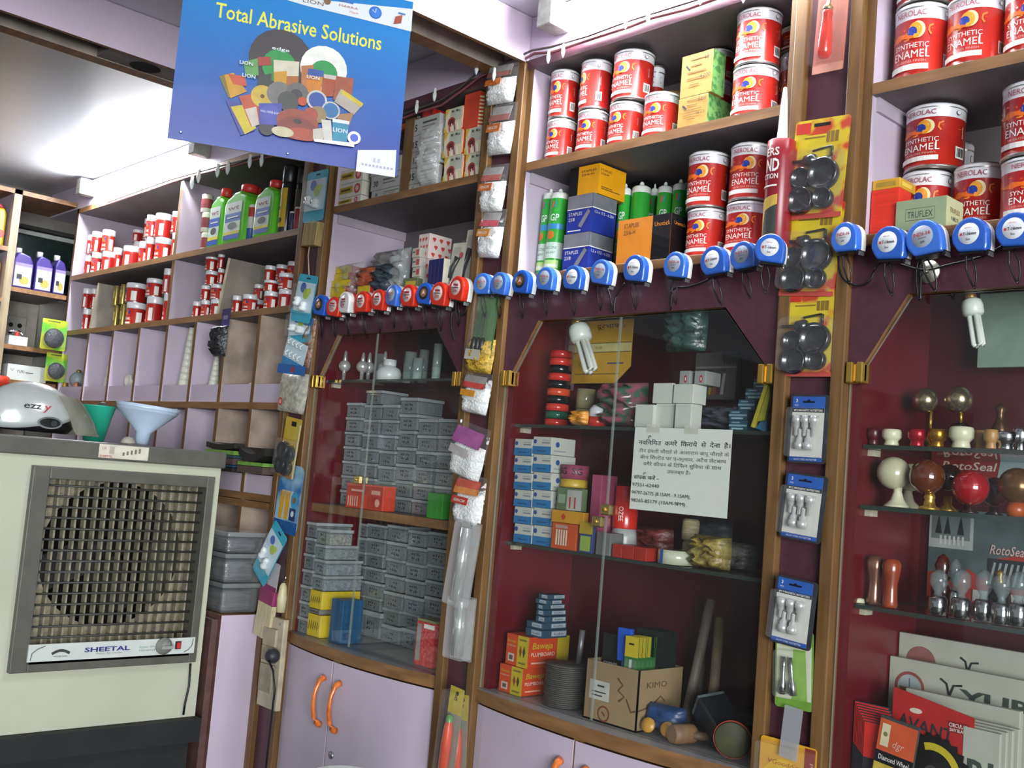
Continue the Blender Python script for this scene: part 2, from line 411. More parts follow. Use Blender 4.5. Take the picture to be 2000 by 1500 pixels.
# ---------------------------------------------------------------- pigeonhole shelving on the left
XL0, XL1 = -4.42, -2.657
t = thing('pigeonhole_shelving', 'tall open shelving of lavender pigeonholes at the far left', 'shelving', ((XL0+XL1)/2, 0, 0))
dpL = .29
MB().box(XL0, XL1, dpL, dpL+.01, 0, TP, mat('#7d7674', .6, noise=.15, ns=5)).build('back_panel', t, True)
for z, nm in ((2.122, 'shelf_board'), (1.893, 'shelf_board'), (1.318, 'shelf_board')):
    MB().box(XL0+.018, XL1, .0, dpL, z-.02, z, [GREYB, DUST, WOODH, WOODH, WOODH, WOODH]).build(nm, t, True)
MB().box(XL0, XL1, .0, dpL, TP-.02, TP, [GREYB, GREYB, WOODH, GREYB, GREYB, GREYB]).build('top_board', t, True)
for x in (XL0, XL1-.018):
    MB().box(x, x+.018, .0, dpL, 0, TP, [WOODV, WOODV, WOODV, LAVD, WOODV, LAVD]).build('end_panel', t, True)
MB().box(-3.487, -3.465, .002, dpL, 1.893, TP-.02, [WOODV, WOODV, WOODV, LAVD, WOODV, LAVD]).build('upright', t, True)
PIG = [-4.155, -3.92, -3.69, -3.466, -3.258, -3.05, -2.845]
for i, x in enumerate(PIG):
    sd = mat('#a08e80', .55, noise=.25, ns=14) if i >= 5 else LAV
    MB().box(x-.009, x+.009, .002, dpL, .99, 1.873, [WOODV, WOODV, WOODV, sd, WOODV, sd]).build('divider', t, True)
ed = [XL0+.018]+[p+.009 for p in PIG]; ee = [p-.009 for p in PIG]+[XL1-.018]
for z0, z1 in ((1.608, 1.664), (1.34, 1.395)):
    for a, b in zip(ed, ee): MB().box(a, b, .006, .02, z0, z1, LAV).build('drop_front', t, True)
    MB().box(XL0+.018, XL1-.018, .0, dpL, z0-.02, z0, [GREYB, DUST, WOODH, WOODH, WOODH, WOODH]).build('rail_board', t, True)
    if z1 > 1.5: MB().box(XL0+.018, XL1-.018, .02, dpL, z1-.012, z1-.002, DUST).build('cell_floor', t, True)
for x, lean in ((-4.17, .05), (-3.130, .055)):        # leaning partition boards in the tin shelf
    T = TR((x, 0, 1.8935)) @ RY(.22)
    MB().box(0, .016, .005, .27, 0.0035, .185, [WOODV, WOODV, mat('#c9b99a', .5, noise=.15), DUST, WOODV, DUST], T).build('leaning_board', t, True)
# base cupboard that stands forward below the pigeonholes
t = thing('base_cupboard', 'low lavender sided cupboard below the pigeonholes with a round knob', 'cupboard', (-3.2, 0, 0))
MB().box(-4.3, -2.6575, -.125, -.001, 0, 1.008, [WOODV, WOODH, mat('#6b4a44', .5, noise=.2), LAV, WOODV, LAV]).build('carcass', t, True, bev=.002)
d = MB().box(-3.06, -2.672, -.145, -.126, .55, .995, mat('#5f4440', .5, noise=.2)).build('door', t, True)
MB().lathe([(.004, 0), (.005, .008), (.013, .013), (.015, .019), (.011, .025), (.001, .027)], CHROME, 18, TR((.47, -.145, .945)) @ RX(PI/2)).build('knob', d)
# ---------------------------------------------------------------- return shelving on the left wall (faces the room)
t = thing('corner_shelving', 'short open shelving on the left wall beside the pigeonholes', 'shelving', (-4.57, -.3, 0))
xr0, xr1 = -4.745, -4.425
for y0, y1 in ((-.25, -.22), (-.9, -.87)):
    MB().box(xr0, xr1, y0, y1, 0, 2.43, [WOODV, WOODV, LAVD, mat('#a08f72', .5, noise=.25, ns=12, stretch=(6, 6, .6)), LAVD, LAVD]).build('upright', t, True)
for z, y0, y1 in ((2.04, -.22, -.002), (1.81, -.22, -.002), (1.672, -.22, -.002), (2.195, -.87, -.25), (1.99, -.87, -.25), (1.84, -.87, -.25), (1.672, -.87, -.25)):
    MB().box(xr0, xr1, y0, y1, z-.018, z, [GREYB, DUST, WOODH, WOODH, WOODH, WOODH]).build('shelf_board', t, True)
for z0, z1 in ((1.0, 2.02),): MB().box(xr0, xr0+.015, -.22, -.002, z0, z1, mat('#a39a90', .6, noise=.1)).build('back_panel', t, True)
MB().box(xr0, xr1, -.87, -.002, 2.412, 2.43, WOODH).build('top_board', t, True)
# ================================================================ makers
BAYS = ((-4.402, -3.488), (-3.464, -2.676), (-2.497, -1.888), (-1.722, -1.048), (-.879, -.198))   # clear widths between the uprights
def inside(x0, x1, pad=.002):
    c = (x0+x1)/2
    lo, hi = min(BAYS, key=lambda b: abs(c-(b[0]+b[1])/2)-(b[1]-b[0])/2)
    d = max(0, lo+pad-x0) or -max(0, x1-hi+pad)
    return x0+d, x1+d
def under(z0, z1): return min(z1, 2.380 if z0 > 2.11 else 2.137 if z0 > 1.895 else z1)     # stay below the board above
def carton(name, label, cat, x0, x1, y0, d, z0, z1, m, front=None, right=None, rz=0., group=None, bev=.0012):
    x0, x1 = inside(x0, x1); z1 = under(z0, z1)
    z0 += .0008; wd, h = x1-x0, z1-z0
    mb = MB().box(-wd/2, wd/2, -d/2, d/2, 0, h, m)
    if front: front(Art(mb, T_front(-wd/2, -d/2, 0)), wd, h)
    if right: right(Art(mb, T_right(wd/2, -d/2, 0)), d, h)
    return tag(mb.build(name, bev=bev, loc=((x0+x1)/2, y0+d/2, z0), rz=rz), label, cat, group)
def cpx(name, label, cat, l, r, t, b, y, d, m, zb=None, s=None, **k):
    """box whose front face shows at pixels l..r, t..b in the plane y; s = pixel where its right side ends"""
    py = (t+b)/2; x0, x1 = P(l, py, y).x, P(r, py, y).x
    if s: d = max(.01, PX(s, py, x1).y-y)
    z1 = P((l+r)/2, t, y).z; z0 = P((l+r)/2, b, y).z if zb is None else zb
    o = carton(name, label, cat, x0, x1, y, d, z0, max(z1, z0+.004), m, **k)
    return o, under(z0, max(z1, z0+.004))
PR = {}
# ---- paint tins
TIN_RED = blend('#a01a1b', '#be2c1c', 14., .35, .7, .3, .3)
TIN_W = mat('#e4e2e5', .3, .05, noise=.04)
TIN_S = mat('#b9b4ae', .3, .85, noise=.08)
ORG, CREAM, BLUE, MAG = mat('#e0661c', .35, noise=.2), mat('#e9d9a2', .4), mat('#1d3690', .4), mat('#a03448', .5, noise=0)
TXW = mat('#efe9e2', .4, noise=0)
def make_big_tin(open_c=True):
    r, h = .05, .12
    t = thing('paint_tin', '', 'paint tin')
    mb = MB().lathe([(.047, 0), (.051, .0015), (.051, .0035), (r, .005), (r, .094), (r, .112), (.0512, .1135), (.0512, .118), (.049, .1195)],
                    [TIN_S, TIN_S, TIN_S, TIN_RED, TIN_W, TIN_S, TIN_W, TIN_W], 32)
    a = Art(mb, cyl=r)
    a.poly([(-.06, .064), (-.03, .074), (-.012, .072), (.004, .082), (.014, .084), (.004, .074), (.012, .062), (-.01, .066), (-.03, .062)], ORG)
    a.line([(-.06, .078), (-.035, .083), (-.012, .078)], .003, mat('#d8501f', .35)).line([(-.06, .07), (-.035, .067), (-.01, .061), (.012, .066)], .0025, mat('#e98a2a', .35))
    a.disc(.012, .0765, .0135, CREAM, 20, .0135).disc(.0075, .0755, .0125, mat('#e39a34', .35), 20, .013).disc(.002, .0735, .0092, BLUE, 18, .0082)
    a.poly([(-.022, .066), (-.008, .0695), (.004, .067), (.014, .0665), (.010, .0635), (-.006, .063)], ORG).disc(.008, .0665, .0035, mat('#e39a34', .35), 10)
    a.line([(.040, .084), (.033, .081), (.0315, .074), (.036, .068)], .003, mat('#e8792a', .35)).line([(.036, .078), (.075, .073)], .0012, ORG)
    a.text('SYNTHETIC', 0, .0475, .0082, TXW, .066).text('ENAMEL', 0, .0315, .0125, TXW, .069).rect(.0275, .0316, .0298, .0472, TXW)
    a.text('HI-GLOSS FINISH', 0, .0245, .0036, mat('#d9a9a0', .5, noise=0), .056).rect(-.046, .0125, .033, .0215, TXW)
    a.text('NEROLAC', -.002, .0985, .0092, MAG, .058)
    a.rect(.062, .018, .082, .040, TXW)
    for i in range(5): a.rect(.065+i*.0032, .021, .0665+i*.0032+.0006*(i % 2), .037, INK)
    a.disc(.066, .103, .0045, mat('#7a7f9a', .5)).disc(.066, .103, .0036, TXW)
    a.text('rich and shiny', .074, .066, .003, TXW, .022, rot=-PI/2)
    mb.build('tin_body', t)
    MB().lathe([(.044, .116), (.0465, .1215), (.0445, .1225), (.043, .1185), (.001, .1185)], TIN_S, 28).build('lid', t)
    return t
def make_small_tin():
    r, h = .04, .05
    t = thing('paint_tin', '', 'paint tin')
    mb = MB().lathe([(.038, 0), (r*1.01, .0012), (r, .003), (r, .0365), (r*.985, .0375)], [TIN_S, TIN_S, TIN_RED, TIN_S], 22)
    a = Art(mb, cyl=r)
    a.poly([(-.03, .026), (-.012, .031), (.012, .0345), (.004, .028), (.008, .022), (-.015, .024)], ORG).disc(.006, .029, .005, BLUE, 12)
    a.text('ENAMEL', 0, .012, .006, TXW, .03, bold=.01).rect(-.02, .004, .014, .008, TXW)
    a.rect(.036, .005, .058, .029, TXW)
    mb.build('tin_body', t)
    MB().lathe([(r*.99, .0375), (r*1.03, .039), (r*1.03, .048), (r*1.0, .05), (r*.9, .05), (r*.88, .0485), (.001, .0485)], TIN_W, 22).build('lid', t)
    return t
def tin(kind, l, r, t, b, yf, zb, label, group, rz=0., ztop=None):
    py = (t+b)/2; xc = (l+r)/2
    R = (r-l)/2*mpp(P(xc, py, yf))*.99
    for _ in range(2): R = (r-l)/2*mpp(P(xc, py, yf+R))*.985
    c = P(xc, py, yf+R*.8); z1 = under(zb, ztop or P(xc, t, yf).z); x = sum(inside(c.x-R*1.03, c.x+R*1.03, .009 if kind == 'big' else .002))/2
    pr, ph = (.0512, .1225) if kind == 'big' else (.0412, .05)
    zb += .0008; H = max(.02, z1-zb)
    place(PR, kind, make_big_tin if kind == 'big' else make_small_tin, (x, yf+R, zb), rz, label, group, (R/pr, R/pr, H/ph))
    return zb+H
# ---- tape measures
def make_tape(shell, dial, back='#e9e9e6', mark='#b33a3a', txt='INDI-16'):
    SHM = mat(shell, .28, noise=.06, coat=.3); BK = mat(back, .35, noise=.03); DL = mat(dial, .4, noise=.08)
    t = thing('tape_measure', '', 'tape measure')
    R = .03
    prof = [(R*math.cos(a), R*math.sin(a)) for a in [PI*i/14*1.22 for i in range(15)]]+[(-R*.62, -R*.86), (R*.98, -R*.95), (R*1.02, -R*.6)]
    Tf = TF((0, 0, 0), (1, 0, 0), (0, 0, 1), (0, -1, 0))
    MB().prism(prof, .0, .019, SHM, T=Tf).build('case_front', t, bev=.004, seg=3)
    MB().prism([(x*.99, y*.99) for x, y in prof], -.013, .0015, BK, T=Tf).build('case_back', t, bev=.003, seg=2)
    mb = MB().lathe([(.001, .0192), (.0178, .0192), (.0185, .0182)], DL, 28, TF((0, 0, .002), (1, 0, 0), (0, 0, 1), (0, -1, 0)))
    a = Art(mb, T_front(0, -.0194, .002))
    mk = mat(mark, .5, noise=0)
    if txt == 'INDI-16': a.text('INDI-16', 0, .001, .0062, mk, .029, bold=.02).text('MEASURING TAPE', 0, -.0035, .0018, INK, .014).text('5M', 0, -.0115, .004, INK)
    elif txt == 'star': a.disc(0, 0, .011, mat('#8d5a3a', .5)).poly([(-.006, -.005), (0, .008), (.007, -.004), (.001, -.001)], mat('#d8cbb0', .5))
    elif txt == 'red': a.text('5m', 0, -.011, .009, mk, bold=.02).rect(-.010, .004, .009, .009, mk).rect(-.012, -.001, .012, .001, INK)
    else: a.rect(-.0145, -.003, -.0105, .0015, mat('#c23a34', .5)).text('T-16mm', .002, -.0028, .0052, INK, .023, bold=.03).text('5m', 0, -.0115, .004, INK).text('METRO', -.001, .0085, .002, mk, .012)
    mb.build('dial', t)
    MB().box(.026, .031, -.012, .008, -.034, -.026, BLACK).box(.029, .0312, -.01, .006, -.036, -.028, SILVER).build('hook', t, bev=.0006)
    MB().box(-.018, .024, -.013, .010, -.0305, -.0272, BLACK).build('base_plate', t)
    pts = [(-.012, -.002, -.028), (-.014, .004, -.05), (-.006, .008, -.075), (.0, .008, -.085), (.004, .006, -.07), (.004, 0, -.05), (-.004, -.002, -.03)]
    q = []
    for i in range(len(pts)-1):
        for k in range(4): q.append(Vector(pts[i]).lerp(Vector(pts[i+1]), k/4))
    MB().tube(q+[pts[-1]], .0016, BLACK, 5).build('wrist_strap', t)
    return t
# ---- clear boxes with fastenings inside
CLB = clear('#b9c2c4', .30, .12, '#dfe6e6'); CLL = clear('#d2dadb', .42, .1, '#e8eeee')
def make_clear_box(content='#5c6264', opq=None):
    t = thing('clear_box', '', 'plastic box')
    wd, d, h = .1, .12, .06
    bm = mat(opq, .4, noise=.06) if opq else CLB
    MB().box(-wd/2+.003, wd/2-.003, -d/2+.003, d/2-.003, 0, h-.013, bm).build('box_body', t, bev=.003)
    MB().box(-wd/2, wd/2, -d/2, d/2, h-.0125, h-.0005, bm if opq else CLL).build('lid', t, bev=.002)
    if not opq: MB().box(-wd/2+.006, wd/2-.006, -d/2+.006, d/2-.006, .003, h-.019, mat(content, .45, .35, noise=.85, ns=130, bump=1.)).build('fastenings', t)
    mb = MB(); a = Art(mb, T_front(0, -d/2+.003, 0))
    rnd = random.Random(len(content)+ord(content[1])); ik = mat('#1c1c20', .6, noise=0)
    for row in range(2):
        u = -.022
        for k in range(4):
            if rnd.random() < .85: a.line([(u+rnd.uniform(0, .007), .012+row*.016+rnd.uniform(0, .011)) for _ in range(4)], .0036, ik)
            u += .011
    mb.build('marker_scribble', t)
    return t
def clear_box(l, r, t, b, yf, zb, label, group, key='g', d=.1, content='#5c6264', opq=None, rz=0., h=None, s=None, xlo=None):
    py = (t+b)/2; x0, x1 = P(l, py, yf).x, P(r, py, yf).x
    if s: d = min(.2, max(.03, PX(s, py, x1).y-yf))
    if xlo and x0 < xlo: x0, x1 = xlo, x1+(xlo-x0)*.5
    x0, x1 = inside(x0, x1)
    z1 = zb+h if h else P((l+r)/2, t, yf).z
    place(PR, 'cb'+key, lambda: make_clear_box(content, opq), ((x0+x1)/2, yf+d/2, zb+.0008), rz, label, group, ((x1-x0)/.1, d/.12, (z1-zb-.0008)/.06))
    return z1
# ---- blister cards
def blister_frame(l0, l1, r0, r1, y):
    """card hung on a pilaster, from its top-left, bottom-left, top-right, bottom-right pixels: returns centre, width, height, lean"""
    a, b, c, d = P(*l0, y), P(*l1, y), P(*r0, y), P(*r1, y)
    cen = (a+b+c+d)/4; upv = ((a+c)-(b+d))/2; wv = ((c+d)-(a+b))/2
    lean = math.atan2(upv.x, upv.z)
    return cen, wv.length, upv.length, lean
def hung(root, cen, lean):
    root.location = cen; root.rotation_euler = (0, lean, 0)
def rrect(wd, h, r, n=4):
    p = []
    for cx, cy, a0 in ((wd/2-r, h/2-r, 0), (-wd/2+r, h/2-r, PI/2), (-wd/2+r, -h/2+r, PI), (wd/2-r, -h/2+r, 1.5*PI)):
        for i in range(n+1): p.append((cx+r*math.cos(a0+PI/2*i/n), cy+r*math.sin(a0+PI/2*i/n)))
    return p
TFR = TF((0, 0, 0), (1, 0, 0), (0, 0, 1), (0, -1, 0))
def card_mb(wd, h, m, r=.006, th=.0012):
    mb = MB().prism(rrect(wd, h, r), 0, th, m, T=TFR); return mb, Art(mb, T_front(0, -th, 0))
def bubble(wd, h, dep, m, cx=0, cz=0, r=.006, y=-.0013):
    return MB().prism(rrect(wd, h, r), 0, dep, m, T=TF((cx, y, cz), (1, 0, 0), (0, 0, 1), (0, -1, 0)))
# ---- soft pouches
def pillow(wd, h, dep, seed=0, nx=9, nz=13, rough=.12):
    rnd = random.Random(seed); vs = []; fs = []
    for side in (-1, 1):
        for j in range(nz+1):
            for i in range(nx+1):
                u, v = i/nx*2-1, j/nz*2-1
                e = max(0, (1-u**4)*(1-v**4))**.5
                jx = rnd.uniform(-1, 1)*rough
                vs.append((u*wd/2*(1+.05*jx*e-.05*abs(v)*(abs(u))), side*dep/2*e*(1+jx) if side < 0 else dep/2*e*.3, v*h/2))
    n = (nx+1)*(nz+1)
    for side in (0, 1):
        for j in range(nz):
            for i in range(nx):
                q = [side*n+j*(nx+1)+i, side*n+j*(nx+1)+i+1, side*n+(j+1)*(nx+1)+i+1, side*n+(j+1)*(nx+1)+i]
                fs.append(q if side == 0 else q[::-1])
    return vs, fs
CRUMB = mat('#eeeeec', .55, noise=.12, ns=190, bump=1.)
def pouch(label, l0, l1, r0, r1, band, band2, seed, text, cat='pouch', y=-.022, group='white pouches hung on the pilaster', head='#8e8a86'):
    cen, wd, h, lean = blister_frame(l0, l1, r0, r1, y)
    t = thing('fastener_pouch', label, cat, group=group); hung(t, cen, lean)
    vs, fs = pillow(wd*1.05, h*.62, .036, seed, rough=.22); MB().add(vs, fs, CRUMB, True, TR((0, 0, -h*.17))).build('white_contents', t)
    vs, fs = pillow(wd*1.1, h, .041, seed+5); MB().add(vs, fs, FILM, True).build('clear_bag', t)
    mb, a = card_mb(wd*.92, h*.30, mat(head, .5, noise=.2, ns=60), .002, .0006)
    a.rect(-wd*.46, -h*.15, wd*.46, -h*.02, mat(band2, .5, noise=.2, ns=50))
    o = mb.build('paper_header', t); o.location = (0, -.014, h*.26); o.rotation_euler = (-.22, 0, 0)
    mb, a = card_mb(wd*.72, h*.15, mat(band, .4, noise=.2, ns=50), .002, .0006)
    a.text(text, 0, -h*.03, h*.055, TXW, wd*.5, bold=.02)
    o = mb.build('printed_band', t); o.location = (-wd*.12, -.0225, -h*.02); o.rotation_euler = (-.1, 0, -.12)
    return t
# ================================================================ paint tins on the middle and right cabinets
GB = 'large red and white paint tins'
def T_(*a, **k): return tin('big', *a, group=GB, **k)
base = 'red paint tin with white band, '
z = T_(1062, 1121, 227, 316, .012, SH, base+'bottom left end of the middle cabinet top shelf'); T_(1070, 1127, 130, 225, .012, z, base+'upper left end of the middle cabinet top shelf')
z = T_(1122, 1184, 209, 299, .012, SH, base+'second along the bottom row of the middle top shelf', rz=.1); T_(1129, 1191, 110, 208, .012, z, base+'turned to its barcode, second in the upper row', rz=-.45)
z = T_(1184, 1253, 192, 286, .012, SH, base+'third along the bottom row of the middle top shelf', rz=-.1); T_(1192, 1273, 89, 190, .01, z, base+'third and largest in the upper row')
T_(1252, 1324, 174, 270, .012, SH, base+'beside the two yellow cartons on the top shelf', rz=.1)
z = T_(1425, 1516, 120, 224, .012, SH, base+'carrying a tin at the right end, middle top shelf', rz=.1); T_(1433, 1522, 8, 120, .012, z, base+'topmost at the right end of the middle top shelf', rz=.1)
z = T_(1519, 1585, 95, 197, .13, SH, base+'lower of two half hidden behind the hole saw pilaster', rz=.5); T_(1523, 1590, -10, 94, .13, z, base+'upper of two half hidden behind the hole saw pilaster', rz=.4)
z = T_(1370, 1424, 150, 250, .12, SH, base+'in the back row behind the yellow cartons'); T_(1366, 1430, 82, 150, .13, z, base+'seen as a grey top behind the yellow cartons')
T_(1262, 1296, 100, 200, .13, SH, base+'in the shade behind the largest upper tin')
z = T_(1336, 1415, 402, 497, .012, LG, base+'under another tin, right of the black and orange carton'); T_(1338, 1420, 290, 402, .012, z, base+'above the black and orange carton on the ledge', rz=.1)
z = T_(1412, 1498, 388, 487, .012, LG, base+'lower of the pair left of the maroon cartridge', rz=.15); T_(1421, 1504, 273, 388, .012, z, base+'upper of the pair left of the maroon cartridge', rz=.3)
T_(1512, 1560, 255, 470, .09, LG, base+'in shade behind the maroon cartridge', ztop=2.10)
# right cabinet
z = T_(1722, 1826, 5, 145, .012, SH, base+'at the left end of the right cabinet top shelf', rz=.05); T_(1725, 1832, -130, 5, .012, z, base+'cut by the picture top in the right cabinet', rz=.1)
T_(1848, 1958, -20, 122, .008, SH, base+'second along the right cabinet top shelf', rz=-.05)
T_(1962, 2078, -45, 92, .008, SH, base+'third along the right cabinet top shelf')
z = T_(1743, 1840, 330, 440, .068, LG, base+'behind the small red cartons, carrying another tin', rz=.05); T_(1739, 1851, 196, 332, .065, z, base+'standing alone above the flat green carton', rz=-.1)
T_(1851, 1898, 230, 420, .205, LG, base+'dark in the back row of the right cabinet ledge', ztop=2.11)
T_(1860, 1964, 313, 445, .068, LG, base+'behind the right end of the flat green carton', rz=.05)
z = T_(1953, 2070, 300, 440, .02, LG, base+'lower of the stack cut by the right picture edge', rz=.3); T_(1956, 2072, 150, 300, .02, z, base+'upper of the stack cut by the right picture edge', rz=.1)
# tan drum behind the yellow cartons
t = thing('distemper_drum', 'tan cardboard drum in the back row behind the yellow cartons', 'drum', (P(1322, 150, .16).x, .16, SH+.001))
mb = MB().lathe([(.04, 0), (.043, .003), (.043, .135), (.04, .138)], mat('#a98a5c', .5), 24); a = Art(mb, cyl=.043)
a.text('Da', -.012, .105, .02, INK, bold=.03).rect(-.03, .03, .02, .034, INK).rect(-.03, .05, .015, .053, INK); mb.build('drum_body', t)
MB().lathe([(.044, .128), (.045, .131), (.045, .140), (.001, .141)], mat('#bba070', .5), 24).build('lid', t)
# ---------------------------------------------------------------- cartons of the middle cabinet
YC, GC = mat('#b08440', .5, noise=.1), blend('#2f6230', '#5f8a4c', 90, .45, .55, .5)
def yart(big):
    def f(a, w, h):
        a.line([(w*.15, h*.75), (w*.28, h*.62)], .004, INK)
        for i, (u, l) in enumerate(((.3, .5), (.3, .35), (.2, .6), (.2, .55), (.3, .3))): a.rect(w*u, h*(.85-.15*i), w*(u+l), h*(.88-.15*i), mat('#7a5a2a', .6))
        a.text('18' if big else '5.200', w*.82, h*.8, h*.1, INK); a.text('4 200' if big else '10 x 1', w*.78, h*.38, h*.09, INK)
    return f
_, z = cpx('screw_carton', 'yellow and green carton under another, beside the paint tins', 'carton', 1324, 1381, 188, 256, .012, .1, [YC, GC, YC, GC, GC, GC], SH, 1428, front=yart(0), group='yellow and green cartons')
cpx('screw_carton', 'yellow and green carton on top of its twin, middle top shelf', 'carton', 1331, 1391, 104, 188, .012, .1, [YC, GC, YC, GC, GC, GC], z, 1416, front=yart(1), group='yellow and green cartons')
# sealant tubes on the ledge
SG, SGD, SWH = mat('#36a83c', .28, noise=.06), mat('#1f6a52', .3, noise=.1), mat('#e6ece4', .3, noise=.02)
def make_tube(dark=False):
    g = SGD if dark else SG
    t = thing('sealant_tube', '', 'sealant tube')
    mb = MB().lathe([(.021, 0), (.0225, .002), (.0225, .045), (.0225, .085), (.0225, .195), (.0215, .197)], [SWH, g, SWH if not dark else g, g, g], 24)
    a = Art(mb, cyl=.0225)
    a.rect(-.032, .118, .025, .132, mat('#3f8fc4', .3)).disc(-.006, .103, .0105, mat('#d9762c', .4)).text('GP', .001, .139, .017, SWH, .022, bold=.03)
    a.rect(-.03, .048, .022, .085, mat('#cfe3d4', .4)).text('SILICONE', -.002, .068, .007, mat('#2b6b50', .5), .03).text('SEALANT', -.002, .056, .006, mat('#2b6b50', .5), .026)
    a.rect(-.028, .02, .02, .04, mat('#bfe08c', .4)).rect(-.026, .023, .018, .030, SWH).line([(-.006, .172), (-.003, .188)], .004, mat('#d2603a', .4)).line([(0, .172), (.003, .188)], .003, mat('#3f8fc4', .4))
    mb.build('cartridge', t)
    MB().lathe([(.0215, .196), (.0218, .198), (.0215, .21), (.015, .214), (.006, .214), (.0055, .221), (.003, .225), (.001, .2255)], SWH if not dark else mat('#8e9a94', .4), 20).build('nozzle_cap', t)
    return t
def stube(l, r, tp, b, yf, label, dark=False, lean=0., rz=0., mx=.026):
    py = (tp+b)/2; xc = (l+r)/2; R = min(mx, (r-l)/2*mpp(P(xc, py, yf))); c = P(xc, py, yf+R)
    k = R/.0225; hh = (P(xc, tp, yf).z-LG)/.2255
    place(PR, 'tube%d' % dark, lambda: make_tube(dark), (sum(inside(c.x-R-.004, c.x+R+.004))/2-.1*lean, yf+R, LG+.001), rz, label, 'green sealant tubes', (k, k, hh), rot=(0, lean, rz))
stube(1069, 1106, 364, 530, .03, 'green sealant tube with white cap, right one of the front pair', lean=.02, rz=.35)
stube(1042, 1071, 368, 531, .045, 'green sealant tube with white cap, left one of the front pair', lean=.02, rz=.1)
stube(1027, 1049, 388, 530, .09, 'dark green sealant tube at the left end of the ledge', True, .02)
stube(1204, 1230, 356, 520, .125, 'green sealant tube beside the blue staple cartons', rz=.3)
stube(1229, 1268, 350, 520, .13, 'plain green sealant tube behind the orange staple carton', rz=2.2)
stube(1266, 1282, 358, 520, .18, 'sealant tube in the back between two others', rz=.3)
stube(1280, 1310, 352, 520, .125, 'green sealant tube above the black part of the carton', rz=.5)
stube(1310, 1340, 347, 510, .13, 'green sealant tube next to the red paint tins', rz=.5)
# staple cartons
BC, SC = mat('#27368f', .3, noise=.08), mat('#9c9ea6', .3, .5, noise=.1)
def sart(a, w, h):
    a.rect(0, h*.64, w, h, SC).rect(0, h*.62, w, h*.645, TXW).text('STAPLES', w*.08, h*.46, h*.09, TXW, al='l').text('23/8', w*.08, h*.32, h*.09, TXW, al='l')
    a.poly([(w*.48, h*.18), (w*.85, h*.6), (w*.95, h*.52), (w*.62, h*.12)], SC); a.rect(w*.08, h*.05, w*.6, h*.075, TXW)
def sart2(a, w, h): a.rect(0, h*.64, w, h, SC).rect(0, h*.62, w, h*.645, TXW).text('1.2 x 17.5 - 6.250', w*.5, h*.5, h*.07, TXW, w*.8)
_, z = cpx('staple_carton', 'blue and silver staple carton under its twin', 'carton', 1100, 1149, 456, 528, .02, .1, BC, LG, 1196, front=sart, right=sart2, group='blue and silver staple cartons')
_, z = cpx('staple_carton', 'blue and silver staple carton just below the yellow carton', 'carton', 1108, 1156, 381, 456, .02, .1, BC, z, 1203, front=sart, right=sart2, group='blue and silver staple cartons')
YE = mat('#e8a018', .35, noise=.06)
def ysart(a, w, h): a.rect(0, 0, w*.3, h, BLACK).text('STAPLES', w*.65, h*.78, h*.07, INK, w*.5).text('23/6-H', w*.62, h*.66, h*.07, INK, w*.42)
def ysart2(a, w, h): a.text('STAPLES', w*.25, h*.78, h*.07, INK, w*.4).text('23/6-H', w*.2, h*.66, h*.07, INK, w*.3).rect(w*.1, h*.25, w*.5, h*.27, INK).rect(w*.1, h*.19, w*.8, h*.21, INK)
cpx('staple_carton', 'bright yellow staple carton on top of the blue ones', 'carton', 1114, 1170, 305, 381, .03, .1, YE, z, 1223, front=ysart, right=ysart2)
OC = mat('#d8842c', .22, noise=.05, coat=.6); BK2 = mat('#141416', .2, noise=0, coat=.6)
def oart(a, w, h): a.rect(w*.66, 0, w, h, BK2).text('STAPLES', w*.12, h*.8, h*.1, INK, w*.28, al='l').text('23/6-H', w*.12, h*.64, h*.1, INK, w*.22, al='l').text('Unotack', w*.84, h*.75, h*.1, OC, w*.28)
def oart2(a, w, h): a.rect(w*.56, 0, w, h, OC).text('Unotack', w*.3, h*.78, h*.08, OC, w*.4).text('STAPLES', w*.76, h*.82, h*.07, INK, w*.25).text('23/6-H', w*.74, h*.72, h*.07, INK, w*.2)
cpx('staple_carton', 'orange and black staple carton at the front of the ledge', 'carton', 1206, 1309, 424, 515, .004, .12, [OC, BK2, OC, BK2, BK2, BK2], LG, 1365, front=oart, right=oart2)
_, z = cpx('staple_carton', 'black staple carton with orange lettering behind the sealant tubes', 'carton', 1218, 1262, 322, 420, .18, .06, BK2, LG, front=lambda a, w, h: a.text('Unotack', w*.5, h*.8, h*.07, OC, w*.7))
# adhesive cartridge with long nozzle
c = P(1521, 380, -.03); t = thing('adhesive_cartridge', 'maroon adhesive cartridge with a long white nozzle', 'cartridge', (c.x, -.03, LG-.02))
MR = mat('#8a1c26', .3, noise=.06)
mb = MB().lathe([(.023, 0), (.0245, .002), (.0245, .165), (.0245, .198), (.022, .2)], [MR, MR, MR, MR], 26); a = Art(mb, cyl=.0245)
a.poly([(-.038, .02), (-.038, .075), (-.015, .092), (.012, .098), (.012, .02)], mat('#c9a648', .4)).poly([(-.02, .02), (-.012, .07), (.012, .08), (.012, .02)], mat('#3a3d38', .4))
a.text('ERS', -.002, .168, .014, TXW, .026, bold=.04).text('ND', -.001, .14, .022, TXW, .026, bold=.05).text('CTION', -.004, .126, .009, TXW, .03, bold=.03).text('pro', -.008, .187, .006, TXW, .014, slant=.3).rect(-.03, .112, .01, .115, TXW)
mb.build('tube_body', t)
MB().lathe([(.022, .2), (.012, .203), (.0095, .205), (.0085, .22), (.006, .27), (.003, .298), (.001, .299)], mat('#dfe3dc', .35, noise=.02), 18).build('nozzle', t)
